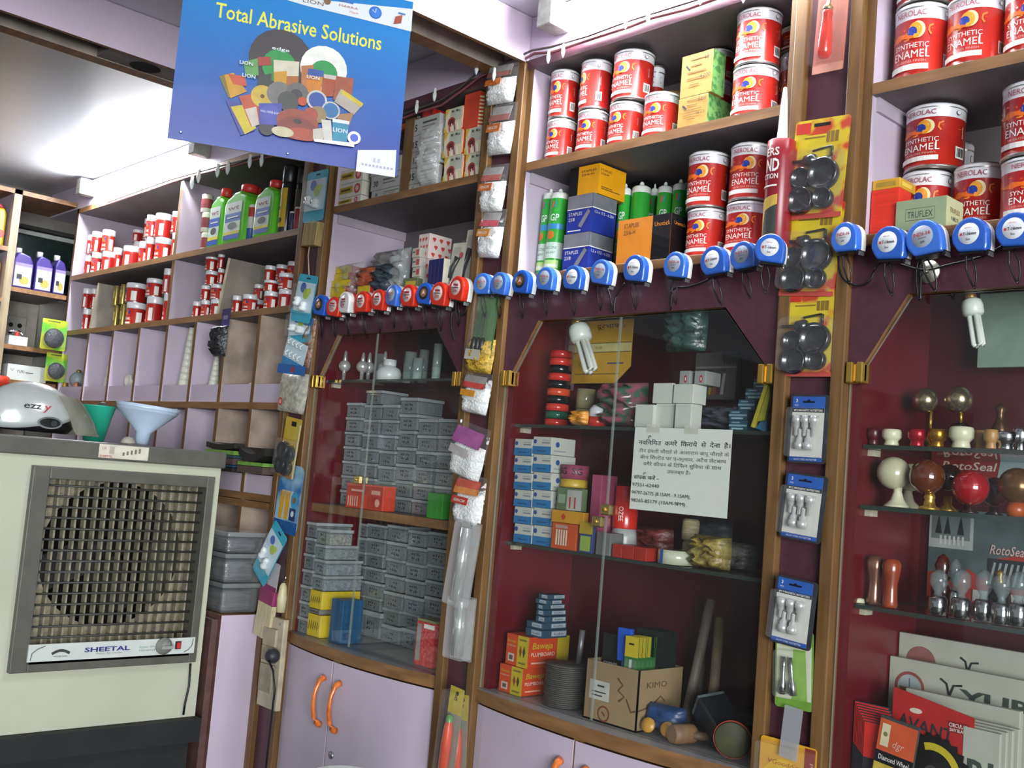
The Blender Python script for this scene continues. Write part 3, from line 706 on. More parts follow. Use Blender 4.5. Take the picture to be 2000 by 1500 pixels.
# right cabinet ledge
RC = mat('#d8321f', .45, noise=.12, ns=20, stretch=(1, 1, 12))
_, z = cpx('red_carton', 'stack-worn red carton under a yellow one on the right ledge', 'carton', 1684, 1738, 372, 455, .012, .1, RC, LG, 1762)
cpx('yellow_carton', 'small yellow carton on top of the worn red carton', 'carton', 1688, 1741, 352, 372, .014, .09, mat('#cf9a2c', .45), z, 1774, front=lambda a, w, h: a.rect(w*.15, h*.25, w*.85, h*.7, mat('#a8862e', .5)), right=lambda a, w, h: a.rect(w*.1, h*.25, w*.7, h*.7, mat('#e0c04a', .5)))
GCN, GCN2 = mat('#8f9c78', .5, noise=.05), mat('#c3c79a', .5, noise=.04)  # second green is a lit copy: light on side and top painted in
def tfl(a, w, h): a.rect(w*.2, h*.3, w*.78, h*.7, mat('#3a3a34', .6)).rect(w*.205, h*.315, w*.775, h*.685, GCN).text('TRUFLEX', w*.49, h*.38, h*.22, INK, w*.5)
def tfl2(a, w, h): a.text('TRUFLEX', w*.5, h*.52, h*.16, mat('#8a5a3a', .5), w*.6).text('V-BELTS', w*.5, h*.28, h*.12, INK, w*.45)
cpx('belt_carton', 'flat pale green carton at the front of the right ledge', 'carton', 1750, 1848, 388, 444, .004, .06, [GCN, GCN2, GCN, GCN2, GCN, GCN], LG, None, front=tfl, right=tfl2)
# ================================================================ left display cabinet: upper shelf
WC, GRY = mat('#d5cfc2', .5, noise=.05), mat('#a7a7a2', .5, noise=.06)
z = SH
for i in range(3):
    _, z = cpx('filter_carton', 'small white carton with gold panel and red circle, %s of three' % ('bottom', 'middle', 'top')[i], 'carton', 660, 703, 412-27*(i+1), 412-27*i, .012, .1, WC, z, 719, group='gold and white cartons on the left top shelf',
               front=lambda a, w, h: a.rect(w*.02, h*.3, w*.6, h*.75, mat('#b39a2e', .5)).rect(w*.08, h*.45, w*.5, h*.6, mat('#5a4a1a', .5)).disc(w*.8, h*.5, h*.36, mat('#b8434a', .5)).disc(w*.8, h*.5, h*.2, mat('#d9a0a0', .5)))
z = SH
for i in range(3):
    _, z = cpx('grinding_carton', 'grey carton marked 30, %s of the stack under the blue sign' % ('bottom', 'middle', 'top')[i], 'carton', 725, 783, 397-29*(i+1), 397-29*i, .012, .13, GRY, z, group='grey cartons marked 30',
               front=lambda a, w, h: a.text('30', w*.18, h*.25, h*.38, INK, bold=.03).rect(w*.42, h*.55, w*.9, h*.68, mat('#6a6a66', .6)).rect(w*.42, h*.35, w*.8, h*.42, mat('#6a6a66', .6)))
x0, x1 = P(786, 320, .012).x, P(803, 320, .012).x
tag(MB().box(x0, x1, .01, .2, SH+.001, 2.36, WOODV).build('divider_board'), 'upright wooden divider board between the two grey carton stacks', 'board')
z = SH
for i in range(5):
    l, r = (804, 858) if i > 1 else (798, 850)
    _, z = cpx('grinding_carton', 'grey carton marked 15, %s from the bottom of its stack' % ORD[i], 'carton', l, r, 388-32*(i+1), 388-32*i, .012, .1, GRY, z, l+66, group='grey cartons marked 15',
               front=lambda a, w, h: a.text('15', w*.15, h*.25, h*.4, INK, bold=.03).rect(w*.42, h*.6, w*.9, h*.72, mat('#4a4a48', .6)).rect(w*.42, h*.38, w*.85, h*.45, mat('#6a6a66', .6)).rect(w*.42, h*.2, w*.7, h*.25, mat('#6a6a66', .6)))
cpx('red_packet', 'red and black packet lying on the grey cartons', 'packet', 812, 846, 216, 234, .02, .1, blend('#8f1f1c', '#c9332a', 60, .4, .6), z, front=lambda a, w, h: a.rect(0, 0, w*.4, h, BLACK).text('50x', w*.2, h*.2, h*.35, TXW))
cpx('red_packet', 'orange red packet half hidden by the blue sign', 'packet', 782, 806, 224, 243, .06, .1, blend('#c9402a', '#e08030', 60, .4, .6), 2.362)
vs, fs = pillow(.075, .15, .05, 3, rough=.5); c = P(842, 340, -.0)
o = MB().add(vs, fs, clear('#ffffff', .16, .08, noise=1., ns=70), True).build('clear_bag', loc=(c.x, -.005, SH+.076)); tag(o, 'crumpled clear plastic bag in front of the grey cartons', 'bag')
PAT = mat('#d9cdb0', .5, noise=.05)
def mr(a, w, h):
    a.rect(w*.3, h*.45, w*.97, h*.97, mat('#b4b7a8', .5)).text('Mr. Max', w*.62, h*.8, h*.12, INK, w*.5, bold=.02)
    a.poly([(0, h), (w*.25, h), (0, h*.6)], mat('#c9a63a', .5)).disc(w*.4, h*.42, w*.22, mat('#9a3a30', .5), 14, h*.2).disc(w*.4, h*.42, w*.14, mat('#5a2a26', .5), 12, h*.12)
    for i in range(4): a.poly([(w*(.3+.16*i), h*.02), (w*(.38+.16*i), h*.02), (w*(.3+.16*i), h*.34), (w*(.24+.16*i), h*.34)], mat(('#c44a34', '#efe3c8', '#8a4a6a', '#efe3c8')[i], .5))
    a.poly([(0, 0), (w*.2, 0), (0, h*.3)], mat('#d8b33a', .5))
def mrs(a, w, h): a.rect(0, 0, w, h, mat('#d5522c', .5)).rect(w*.1, h*.08, w*.3, h*.95, mat('#eadfc0', .5))
z = SH
for i, (l, r, tp, b, s) in enumerate(((867, 902, 305, 357, 909), (867, 902, 257, 305, 907), (870, 902, 211, 257, 908))):
    _, z = cpx('lamp_carton', 'patterned red and cream carton, %s of the left column' % ('bottom', 'middle', 'top')[i], 'carton', l, r, tp, b, .012, .1, PAT, z, s, front=mr, right=mrs, group='patterned red and cream cartons')
z = SH
for i, (tp, b) in enumerate(((299, 352), (249, 299))):
    _, z = cpx('lamp_carton', 'patterned red and cream carton, %s of the right column' % ('bottom', 'upper')[i], 'carton', 909, 941, tp, b, .012, .1, PAT, z, 948, front=mr, right=mrs, group='patterned red and cream cartons')
cpx('tall_carton', 'tall orange red carton with striped edge near the shelf top', 'carton', 907, 936, 160, 249, .014, .08, mat('#c8452c', .45, noise=.15, ns=20), z, 951, right=lambda a, w, h: [a.poly([(0, h*(.1*i)), (w, h*(.1*i+.06)), (w, h*(.1*i+.11)), (0, h*(.1*i+.05))], mat('#ead9a8', .5)) for i in range(9)])
# ---- ledge clutter of the left display cabinet
YR, YY = mat('#a3272a', .4, noise=.1), mat('#c9b022', .4, noise=.12)
z = LG
for i, (l, r, tp, b) in enumerate(((634, 662, 562, 577), (636, 667, 549, 562), (636, 662, 536, 549), (635, 661, 523, 536))):
    _, z = cpx('bulb_packet', 'yellow ended red packet, %s from the bottom of the pile' % ORD[i], 'packet', l, r, tp, b, .015+.004*i, .1, [YR, YY if i == 3 else YR, YY, YR, YR, YY], z, l+57, group='yellow and red packets on the left ledge', rz=.1*(i % 2))
cpx('bulb_packet', 'single yellow ended packet lying beside the pile', 'packet', 698, 722, 558, 576, .01, .07, [YR, YR, YY, YR, YR, YY], LG, 730)
for nm, lb, ct, l, r, tp, b, m, sd in (('clear_bag', 'clear bag of orange and brown bits on the left ledge', 'bag', 710, 745, 523, 562, clear('#b8552c', .6, .2, noise=1., ns=60), 1),
        ('dark_bag', 'dark blue grey crumpled bag on the left ledge', 'bag', 738, 780, 518, 565, mat('#3b4650', .4, noise=.4, ns=50, bump=1.), 2), ('grey_bag', 'pale grey plastic bag slumped in the back of the left ledge', 'bag', 736, 784, 492, 560, clear('#8a8a88', .6, .3, noise=1., ns=30), 6),
        ('clear_bag', 'tall clear twisted plastic bag left of the heart pattern carton', 'bag', 780, 801, 487, 562, clear('#cfd4d2', .3, .1, noise=1., ns=60), 4), ('clear_bag', 'clear bag behind the yellow packet', 'bag', 672, 712, 516, 562, clear('#cfd4d2', .25, .15, noise=1., ns=60), 8)):
    yb = .11 if nm == 'grey_bag' else .05
    x0, x1, z1 = P(l, (tp+b)/2, yb).x, P(r, (tp+b)/2, yb).x, P((l+r)/2, tp, yb).z
    vs, fs = pillow(x1-x0, z1-LG, .06, sd, rough=.6); tag(MB().add(vs, fs, m, True).build(nm, loc=((x0+x1)/2, yb, LG+.003+(z1-LG)/2)), lb, ct)
HRT = mat('#dcc9c2', .45, noise=.04)
def hearts(a, w, h):
    for i in range(3):
        for j in range(3):
            u, v = w*(.2+.3*i+.1*(j % 2)), h*(.2+.3*j)
            if u < w*.95: a.disc(u-w*.03, v, w*.05, mat('#c2443a', .5), 10).disc(u+w*.03, v, w*.05, mat('#c2443a', .5), 10).poly([(u-w*.075, v-h*.01), (u+w*.075, v-h*.01), (u, v-h*.13)], mat('#c2443a', .5))
_, z = cpx('heart_carton', 'white carton printed with red hearts, lower one', 'carton', 822, 846, 505, 556, .05, .1, HRT, LG, 870, front=hearts, right=hearts, group='heart printed cartons')
cpx('heart_carton', 'white carton printed with red hearts, upper one', 'carton', 817, 838, 457, 505, .05, .1, HRT, z, 882, front=hearts, right=hearts, group='heart printed cartons')
z = LG
for i in range(4):
    _, z = cpx('small_packet', 'small white packet with red mark, %s from the bottom' % ORD[i], 'packet', 805, 820, 560-19*(i+1), 560-19*i, .02, .05, mat('#b9b3a8', .5), z, 831, group='small white packets beside the heart cartons', front=lambda a, w, h: a.rect(w*.55, h*.2, w*.9, h*.8, mat('#b84a44', .5)).rect(w*.1, h*.5, w*.45, h*.6, INK))
cpx('olive_carton', 'small tilted olive green carton behind the tape measures', 'carton', 788, 812, 543, 566, .0, .06, mat('#5c6648', .5, noise=.1), LG, 824, rz=.15, front=lambda a, w, h: a.rect(w*.2, h*.3, w*.9, h*.7, mat('#b09a3a', .5)))
NB = mat('#26265c', .3, noise=.1)
cpx('navy_carton', 'dark blue carton with a white edge on the left ledge', 'carton', 836, 865, 506, 560, .0, .05, [NB, NB, NB, mat('#d8d2bc', .5), NB, NB], LG, 878, front=lambda a, w, h: [a.rect(w*(.2+.25*i), h*.02, w*(.23+.25*i), h*.98, mat('#4a4a8a', .3)) for i in range(3)])
for i, (l, r, tp, b, lb) in enumerate(((880, 906, 478, 556, 'white card pack with red flower, left of two near the pouch pilaster'), (905, 929, 452, 556, 'white card pack with red flower, taller right one by the pouch pilaster'))):
    yb = .03+.02*i; x0, x1 = P(l, 515, yb).x, P(r, 515, yb).x; z1 = P((l+r)/2, tp, yb).z; h = z1-LG; wd = x1-x0
    t = thing('card_pack', lb, 'card pack', ((x0+x1)/2, yb, LG+.004+h/2), rot=(-.05, .05, 0), group='card packs on the left ledge')
    mb, a = card_mb(wd, h, mat('#cfc9bb', .5, noise=.08), .003); a.rect(-wd*.35, h*.22, wd*.2, h*.4, mat('#b6b4a4', .5))
    a.disc(wd*.25, h*.2, wd*.16, mat('#c23b50', .5), 12); a.line([(wd*.2, h*.15), (-wd*.1, -h*.1), (-wd*.3, -h*.4)], .006, mat('#2c3a2a', .5)); mb.build('card', t)
    MB().tube([(wd*.1, -.008, h*.15), (-wd*.15, -.009, -h*.1), (-wd*.2, -.008, -h*.35)], .006, mat('#22262a', .3)).build('tool', t)
    bubble(wd*.8, h*.75, .018, FILM, 0, -h*.1).build('blister', t)
# ================================================================ tape measures hanging along the ledge
GT = 'tape measures hung along the ledge'
TYPES = {'w': ('#2f62c0', '#d9dade', '#ecebe4', '#c23a34', 'T-16'), 'g': ('#3f74d4', '#9aa0ac', '#ecebe4', '#c0443e', 'INDI-16'), 'i': ('#3a72d8', '#cfd0d6', '#e9e7dc', '#c0342e', 'INDI-16'),
         'k': ('#1f58bc', '#23242c', '#dfe4e6', '#d8cbb0', 'star'), 'r': ('#d5301c', '#c9b3ac', '#ecebe6', '#a02a3a', 'red'), 'v': ('#e6e4e2', '#c9b3b4', '#c42a22', '#a02a3a', 'red')}
def tape(k, px, py, sz, label, y=-.034, rz=0., lean=0.):
    c = P(px, py, y); s = sz*mpp(c)/.0625
    place(PR, 'tape'+k, lambda: make_tape(*TYPES[k]), c, rz, label, GT, (s, s, s), rot=(0, lean, rz))
L_ = ' hanging on the left cabinet ledge'
for k, px, py, sz, rz, ln, lb in (('k', 633, 598, 44, .05, .1, 'blue tape measure with dark dial, leftmost of the whole row'), ('r', 659, 601, 42, .1, .1, 'red tape measure, second of the row, beside the white one'),
    ('v', 683, 593, 46, -.1, .05, 'white fronted tape measure with red back'+L_), ('r', 715, 592, 46, 0, 0, 'red tape measure just right of the white fronted one'), ('r', 747, 588, 45, 0, .1, 'red tape measure left of the first pale blue one'),
    ('g', 775, 579, 45, -.1, .15, 'blue tape measure with grey dial between two red ones'), ('r', 806, 580, 48, 0, .05, 'red tape measure left of the dark dial blue one'), ('k', 837, 576, 46, .1, .1, 'dark dial blue tape measure between two red ones'),
    ('r', 866, 577, 51, 0, .1, 'red tape measure, left one of the last two red'), ('r', 902, 566, 52, -.05, .15, 'red tape measure nearest the white pouch pilaster'),
    ('g', 949, 557, 46, .1, 0, 'blue tape measure above the green screwdriver pack'), ('g', 983, 556, 48, 0, .15, 'blue tape measure on the edge of the pouch pilaster'), ('k', 1026, 553, 50, 0, .1, 'blue tape measure with dark picture dial below the sealant tubes'),
    ('g', 1073, 547, 50, 0, .1, 'grey dial blue tape measure under the white capped sealant tubes'), ('w', 1127, 545, 52, 0, .1, 'white dial blue tape measure under the blue staple cartons'), ('g', 1181, 534, 53, 0, .15, 'grey dial blue tape measure left of the orange carton'),
    ('w', 1248, 527, 57, 0, .1, 'white dial blue tape measure in front of the orange carton'), ('g', 1326, 520, 55, 0, .1, 'grey dial blue tape measure below the black carton end'), ('w', 1402, 512, 62, -.05, -.1, 'white dial blue tape measure left of the close pair'),
    ('g', 1459, 502, 60, -.05, -.1, 'grey dial blue tape measure, left one of the close pair'), ('w', 1507, 489, 62, .35, .1, 'white dial blue tape measure tilted under the maroon cartridge'), ('i', 1659, 467, 64, -.15, 0, 'pale blue tape measure facing out between hole saw packs and red carton'),
    ('w', 1744, 479, 72, -.05, .02, 'white dial blue tape measure above the steel washer'), ('g', 1813, 469, 76, -.05, -.15, 'grey dial blue tape measure below the pale green carton'), ('w', 1903, 463, 74, -.08, 0, 'white dial blue tape measure right of the pale green carton'),
    ('w', 1988, 453, 74, 0, 0, 'white dial blue tape measure cut by the right picture edge')):
    tape(k, px, py, sz, lb, y=-.082 if px == 1507 else -.034, rz=rz, lean=ln)
# washer, strap hook and cords under the right ledge
c = P(1812, 530, -.012)
t = thing('washer_hook', 'round steel washer screwed under the right ledge with a cord through', 'washer', c)
MB().lathe([(.001, 0), (.017, 0), (.0185, -.003), (.0185, -.005), (.001, -.006)], mat('#b4b0a4', .35, .8, noise=.15), 28, TF((0, .006, 0), (1, 0, 0), (0, 0, 1), (0, 1, 0))).build('washer', t)
MB().tube([(0, .004, 0), (0, -.008, 0), (.002, -.010, -.004)], .003, mat('#8a8474', .3, .9), 8).build('screw', t)
def cord(label, pts, r=.002, y=-.012):
    q = []
    pp = [P(a, b, y) for a, b in pts]
    for i in range(len(pp)-1):
        p0, p1, p2, p3 = pp[max(i-1, 0)], pp[i], pp[i+1], pp[min(i+2, len(pp)-1)]
        for k in range(5):
            u = k/5; q.append(.5*((2*p1)+(p2-p0)*u+(2*p0-5*p1+4*p2-p3)*u*u+(3*p1-p0-3*p2+p3)*u*u*u))
    return tag(MB().tube(q+[pp[-1]], r, BLACK, 6).build('cord'), label, 'cord')
cord('black cord looping from the pale blue tape measure to the washer', [(1637, 500), (1642, 535), (1665, 556), (1695, 552), (1712, 520), (1735, 510), (1800, 527), (1850, 518), (1920, 500), (1968, 475), (2000, 462)])
cord('doubled black cord hanging straight down from the washer', [(1795, 500), (1790, 530), (1792, 575), (1797, 582), (1799, 535)])
cord('black cord from two blue tape measures to a hook, middle ledge', [(1320, 535), (1311, 560), (1310, 605), (1315, 565), (1345, 560), (1380, 548), (1395, 535)])
cord('black cord hanging below the red tape measures', [(915, 590), (905, 615), (885, 605), (882, 640), (888, 665)], .0022)
cord('black cord hanging in a V below the orange carton', [(1180, 545), (1192, 580), (1198, 610), (1203, 580), (1220, 553)])
# ================================================================ right pilaster: blister packs
def drv():                                                      # screwdriver pack at the top
    cen, wd, h, ln = blister_frame((1605, -60), (1586, 150), (1664, -68), (1647, 132), -.016)
    t = thing('screwdriver_pack', 'clear pack with a red handled screwdriver at the pilaster top', 'blister pack'); hung(t, cen, ln)
    mb, a = card_mb(wd, h, mat('#b56a58', .45, noise=.15, ns=20), .004); a.rect(-wd*.5, -h*.5, wd*.5, -h*.42, mat('#c98d78', .4)); mb.build('card', t)
    RH = clear('#d8402c', .72, .08, '#ff7a5a')
    MB().lathe([(.001, -.048), (.009, -.046), (.0125, -.038), (.012, -.015), (.010, .01), (.008, .026), (.0095, .03), (.0085, .036), (.004, .04)], RH, 16, TR((0, -.016, -h*.14))).build('handle', t)
    MB().lathe([(.0085, 0), (.0095, .006), (.004, .012), (.004, .06)], mat('#c9b98a', .2, .9), 14, TR((0, -.016, -h*.14+.036))).build('shaft', t)
    bubble(wd*.86, h*.92, .03, FILM).build('blister', t)
drv()
YRD = blend('#c8452e', '#d8bd2e', 22., .42, .52, .35, .5)
CUP = mat('#1b1c20', .25, noise=.1, coat=.5)
def holesaw(label, *fr, y=-.018, band='#c8452e'):
    cen, wd, h, ln = blister_frame(*fr, y)
    t = thing('hole_saw_pack', label, 'blister pack', group='hole saw packs'); hung(t, cen, ln)
    mb, a = card_mb(wd, h, YRD, .006)
    a.rect(-wd*.42, h*.08, wd*.12, h*.34, mat('#d9c230', .4, noise=.1)).rect(-wd*.15, h*.42, wd*.15, h*.455, BLACK)
    for i in range(3): a.rect(wd*(.1+.08*i), h*.25, wd*(.16+.08*i), h*.36, mat('#8a6a30', .5, noise=0))
    a.rect(-wd*.47, h*.36, -wd*.2, h*.47, mat('#c93a2c', .4)).rect(-wd*.3, h*.305, wd*.08, h*.32, mat('#8a6a30', .5, noise=0)).rect(-wd*.5, -h*.5, wd*.5, -h*.45, mat('#c4524a', .4)); mb.build('card', t)
    for cx, cz, r in ((-.24, -.1, .19), (.16, -.08, .30), (-.2, -.33, .25), (.2, -.32, .19)):
        R = r*wd*.88
        MB().lathe([(.001, .004), (R*.55, .004), (R*.8, .007), (R*.93, .014), (R, .014), (R, .002), (R*.98, 0)], CUP, 26, TF((cx*wd, -.004, cz*h), (1, 0, 0), (0, 0, 1), (0, -1, 0))).build('hole_saw_cup', t)
    MB().lathe([(.003, -wd*.42), (.003, -wd*.14), (wd*.09, -wd*.13), (wd*.11, 0), (wd*.09, wd*.05), (.004, wd*.06), (.004, wd*.34), (.001, wd*.35)], CUP, 16, TF((-wd*.06, -.011, h*.07), (0, 1, 0), (0, 0, 1), (1, 0, 0))).build('arbor', t)
    MB().tube([(-wd*.1, -.006, h*.17), (wd*.22, -.006, h*.2), (wd*.25, -.006, h*.195), (wd*.25, -.006, h*.09)], .0022, mat('#4b4a44', .3, .8), 6).build('hex_key', t)
    bubble(wd*.93, h*.62, .024, FILM, 0, -h*.14, .012).build('blister', t)
    return t
holesaw('yellow and red hole saw pack with black cups, topmost of three', (1556, 240), (1536, 434), (1664, 222), (1643, 420))
holesaw('yellow and red hole saw pack, middle of three on the pilaster', (1546, 400), (1520, 583), (1651, 390), (1630, 574), y=-.012)
holesaw('yellow and red hole saw pack, lowest of three, glossy cups', (1537, 570), (1524, 738), (1642, 560), (1630, 733), y=-.009)
NSB = mat('#2f5aa8', .35, noise=.06)
def nutset(label, *fr, y=-.018):
    cen, wd, h, ln = blister_frame(*fr, y)
    t = thing('nut_setter_pack', label, 'blister pack', group='nut setter packs'); hung(t, cen, ln)
    mb, a = card_mb(wd, h, mat('#30343a', .3, noise=.05, coat=.4), .006)
    a.rect(-wd*.44, -h*.47, wd*.40, h*.47, mat('#cfcdc4', .45, noise=.04)).rect(-wd*.44, h*.3, wd*.40, h*.47, NSB).rect(-wd*.44, -h*.47, wd*.40, -h*.41, NSB).rect(-wd*.44, h*.24, wd*.40, h*.3, INK)
    a.text('8PCS MAGNETIC NUTSETTERS', -wd*.02, h*.255, h*.028, TXW, wd*.74, bold=.02).text('3', -wd*.33, h*.385, h*.05, TXW, bold=.03).text('PCS', -wd*.33, h*.33, h*.025, TXW).text('ALLOY STEEL NUTSETTER', -wd*.02, -h*.455, h*.022, TXW, wd*.6)
    a.rect(-wd*.16, h*.38, wd*.14, h*.405, BLACK).disc(-wd*.01, h*.405, h*.022, BLACK, 12); mb.build('card', t)
    for cx, cz, fl in ((-.24, .05, 1), (-.02, .05, 1), (.2, .05, 1), (-.14, -.17, -1), (.08, -.17, -1)):
        k = h*.135
        T = TR((cx*wd, -.009, cz*h)) @ (RX(PI) if fl < 0 else Matrix.Identity(4))
        MB().lathe([(.002, -k*1.2), (.0036, -k*1.1), (.0036, -k*.35), (.006, -k*.2), (.006, k*.2), (.0082, k*.3), (.0082, k*1.0), (.005, k*1.0)], mat('#d8d8d4', .22, .55, noise=.05), 14, T).build('nut_setter', t)
    bubble(wd*.84, h*.72, .02, FILM, -wd*.02, -h*.06, .006).build('blister', t)
nutset('blue headed nut setter pack with chrome bits, topmost of three', (1546, 770), (1538, 905), (1622, 772), (1612, 905))
nutset('blue headed nut setter pack, middle one, slightly tilted', (1537, 922), (1521, 1048), (1619, 930), (1603, 1064))
nutset('blue headed nut setter pack, lowest one overlapping the green pack', (1517, 1120), (1503, 1252), (1600, 1140), (1582, 1272), y=-.03)
def greenpack():
    cen, wd, h, ln = blister_frame((1516, 1225), (1514, 1378), (1590, 1238), (1588, 1392), -.010)
    t = thing('driver_bit_pack', 'green and white pack with two chrome bits below the nut setters', 'blister pack'); hung(t, cen, ln)
    mb, a = card_mb(wd, h, mat('#6f9a3c', .4, noise=.15), .006)
    a.rect(-wd*.46, -h*.38, wd*.46, h*.28, mat('#cdd0b8', .45, noise=.05)).poly([(-wd*.02, h*.28), (wd*.3, h*.28), (wd*.36, -h*.38), (-wd*.05, -h*.38)], mat('#86b04a', .4)).rect(-wd*.46, h*.26, wd*.46, h*.31, mat('#d8dcb8', .4)).text('NUT SETTER', wd*.1, h*.38, h*.04, mat('#d6e0b0', .4), wd*.6); mb.build('card', t)
    for cx, tl in ((-.22, .05), (.02, -.1)):
        MB().lathe([(.003, .035), (.0035, .02), (.0025, .0), (.0055, -.008), (.0065, -.025), (.005, -.026)], mat('#a9a9a6', .2, 1., noise=.05), 14, TR((cx*wd, -.009, -h*.12)) @ RY(tl)).build('driver_bit', t)
    bubble(wd*.86, h*.6, .016, FILM, 0, -h*.06).build('blister', t)
greenpack()
cen, wd, h, ln = blister_frame((1533, 1378), (1522, 1480), (1570, 1385), (1556, 1484), -.022)
mb, a = card_mb(wd, h, clear('#b9bcc0', .45, .3), .002, .0015); t = mb.build('plastic_strap'); hung(t, cen, ln); tag(t, 'translucent grey hanging strap over the yellow pack', 'strap')
cen, wd, h, ln = blister_frame((1487, 1436), (1478, 1590), (1597, 1462), (1588, 1610), -.014)
t = thing('yellow_pack', 'yellow pack with a red edge at the bottom of the pilaster', 'blister pack'); hung(t, cen, ln)
mb, a = card_mb(wd, h, mat('#d9a02a', .35, noise=.1), .006)
a.disc(-wd*.05, -h*.1, wd*.42, mat('#dcb13a', .35), 26).rect(wd*.3, -h*.5, wd*.48, h*.48, mat('#8a3a34', .4)).text('VGooddie', -wd*.08, h*.17, h*.06, mat('#b4502a', .5), wd*.55, slant=.2).disc(wd*.2, h*.13, wd*.05, mat('#7a3020', .5), 10).text('Precision', wd*.39, h*.1, h*.05, mat('#d9a0a0', .4), h*.4, rot=-PI/2); mb.build('card', t)
bubble(wd*.96, h*.9, .02, FILM).build('blister', t)
# ================================================================ middle pilaster: pouches, screwdrivers, tubes
PO, PY_ = '#d2702a', '#cfa238'
pouch('white granule pouch with orange band, topmost on the middle pilaster', (966, 128), (949, 212), (1012, 118), (1004, 196), PO, '#8a5048', 1, '')
pouch('white granule pouch with orange band, second from the top', (970, 206), (952, 312), (1011, 196), (998, 295), PO, '#8a5048', 2, 'FENCER')
pouch('white granule pouch with orange band, third from the top', (956, 325), (936, 418), (992, 316), (983, 412), PO, '#9a4a40', 3, 'FENCER')
pouch('white granule pouch with yellow orange band, just above the tape measures', (952, 412), (934, 506), (990, 404), (975, 504), '#d98a26', '#b0404a', 4, 'FENCER')
pouch('small white pouch with red edges below the yellow pack', (918, 726), (903, 806), (962, 730), (950, 812), '#d8902a', '#c0302a', 6, '')
pouch('leaning white pouch with purple header, halfway down', (903, 832), (872, 930), (957, 828), (938, 938), '#b9b0ae', '#9c4a8a', 7, '', head='#9c4a8a')
pouch('white pouch with red and orange header under the leaning one', (902, 932), (884, 1020), (948, 926), (940, 1030), '#c23a2a', '#d08030', 8, 'GRINCEM', head='#c24a34')
def sdpack():
    cen, wd, h, ln = blister_frame((940, 578), (914, 698), (974, 576), (962, 702), -.02)
    t = thing('screwdriver_pack', 'green card pack of three black screwdrivers under the tape measures', 'blister pack'); hung(t, cen, ln)
    mb, a = card_mb(wd, h, mat('#4f7d46', .4, noise=.1), .004); mb.build('card', t)
    for i in range(3):
        x = wd*(-.26+.2*i)
        MB().lathe([(.001, -.034), (.006, -.033), (.0075, -.024), (.0065, -.006), (.0035, 0), (.0016, .001), (.0016, .06)], [BLACK]*5+[SILVER]*2, 12, TR((x, -.010, -h*.18))).build('screwdriver', t)
    bubble(wd*.9, h*.95, .018, FILM).build('blister', t)
sdpack()
cen, wd, h, ln = blister_frame((922, 660), (912, 726), (970, 664), (960, 730), -.014)
t = thing('plug_pouch', 'pouch of yellow wall plugs behind the green screwdriver pack', 'pouch'); hung(t, cen, ln)
vs, fs = pillow(wd, h, .04, 9, rough=.4); MB().add(vs, fs, mat('#c9a23a', .45, noise=.45, ns=130, bump=1.), True).build('yellow_contents', t)
mb, a = card_mb(wd*.6, h*.3, mat('#b9b4a8', .5, noise=.1), .002, .0006); o = mb.build('paper_label', t); o.location = (-wd*.08, -.023, 0)
for lb, fr_, ln2, nm in (('long clear tube pack, upper of two at the pilaster foot', ((906, 1015), (876, 1180), (942, 1022), (916, 1190)), 0, 'a'), ('long clear tube pack, lower of two at the pilaster foot', ((890, 1160), (879, 1284), (932, 1168), (920, 1294)), 0, 'b')):
    cen, wd, h, ln = blister_frame(*fr_, -.016 if nm == 'b' else -.026)
    t = thing('tube_pack', lb, 'blister pack', group='long clear tube packs'); hung(t, cen, ln)
    mb, a = card_mb(wd, h, blend('#8f8f8c', '#8a6a48', 30, .5, .7), .004); a.disc(0, h*.46, .004, BLACK, 10); mb.build('card', t)
    MB().tube([(0, -.012, -h*.42), (0, -.014, h*.42)], wd*.2, mat('#c9ccc8', .12, .6, noise=.05), 14).build('tool_tube', t)
    bubble(wd*.94, h*.96, .024, clear('#ffffff', .16, .08, noise=.5)).build('blister', t)
for lb, fr_, yy in (('orange handled tool in yellow topped pack, left of two', ((884, 1338), (856, 1520), (906, 1348), (886, 1530)), -.044), ('orange handled tool in yellow topped pack, right of two', ((897, 1350), (884, 1530), (914, 1362), (910, 1540)), -.012)):
    cen, wd, h, ln = blister_frame(*fr_, yy)
    t = thing('tool_pack', lb, 'blister pack', group='orange tools at the pilaster foot'); hung(t, cen, ln)
    mb, a = card_mb(wd, h, mat('#8f8a78', .5, noise=.1), .003); a.rect(-wd*.5, h*.22, wd*.5, h*.5, mat('#b9a63a', .45)).text('&', 0, h*.36, h*.07, INK).disc(wd*.05, h*.44, .005, BLACK, 10); mb.build('card', t)
    MB().lathe([(.001, -h*.48), (.011, -h*.46), (.012, -h*.1), (.010, h*.08), (.0075, h*.14), (.0075, h*.2), (.001, h*.215)], [mat('#c8492c', .3, noise=.1, coat=.5)]*4+[mat('#5a8a4a', .3)]*2, 14, TR((0, -.013, 0))).build('tool_handle', t)
    bubble(wd*.92, h*.95, .026, FILM).build('blister', t)
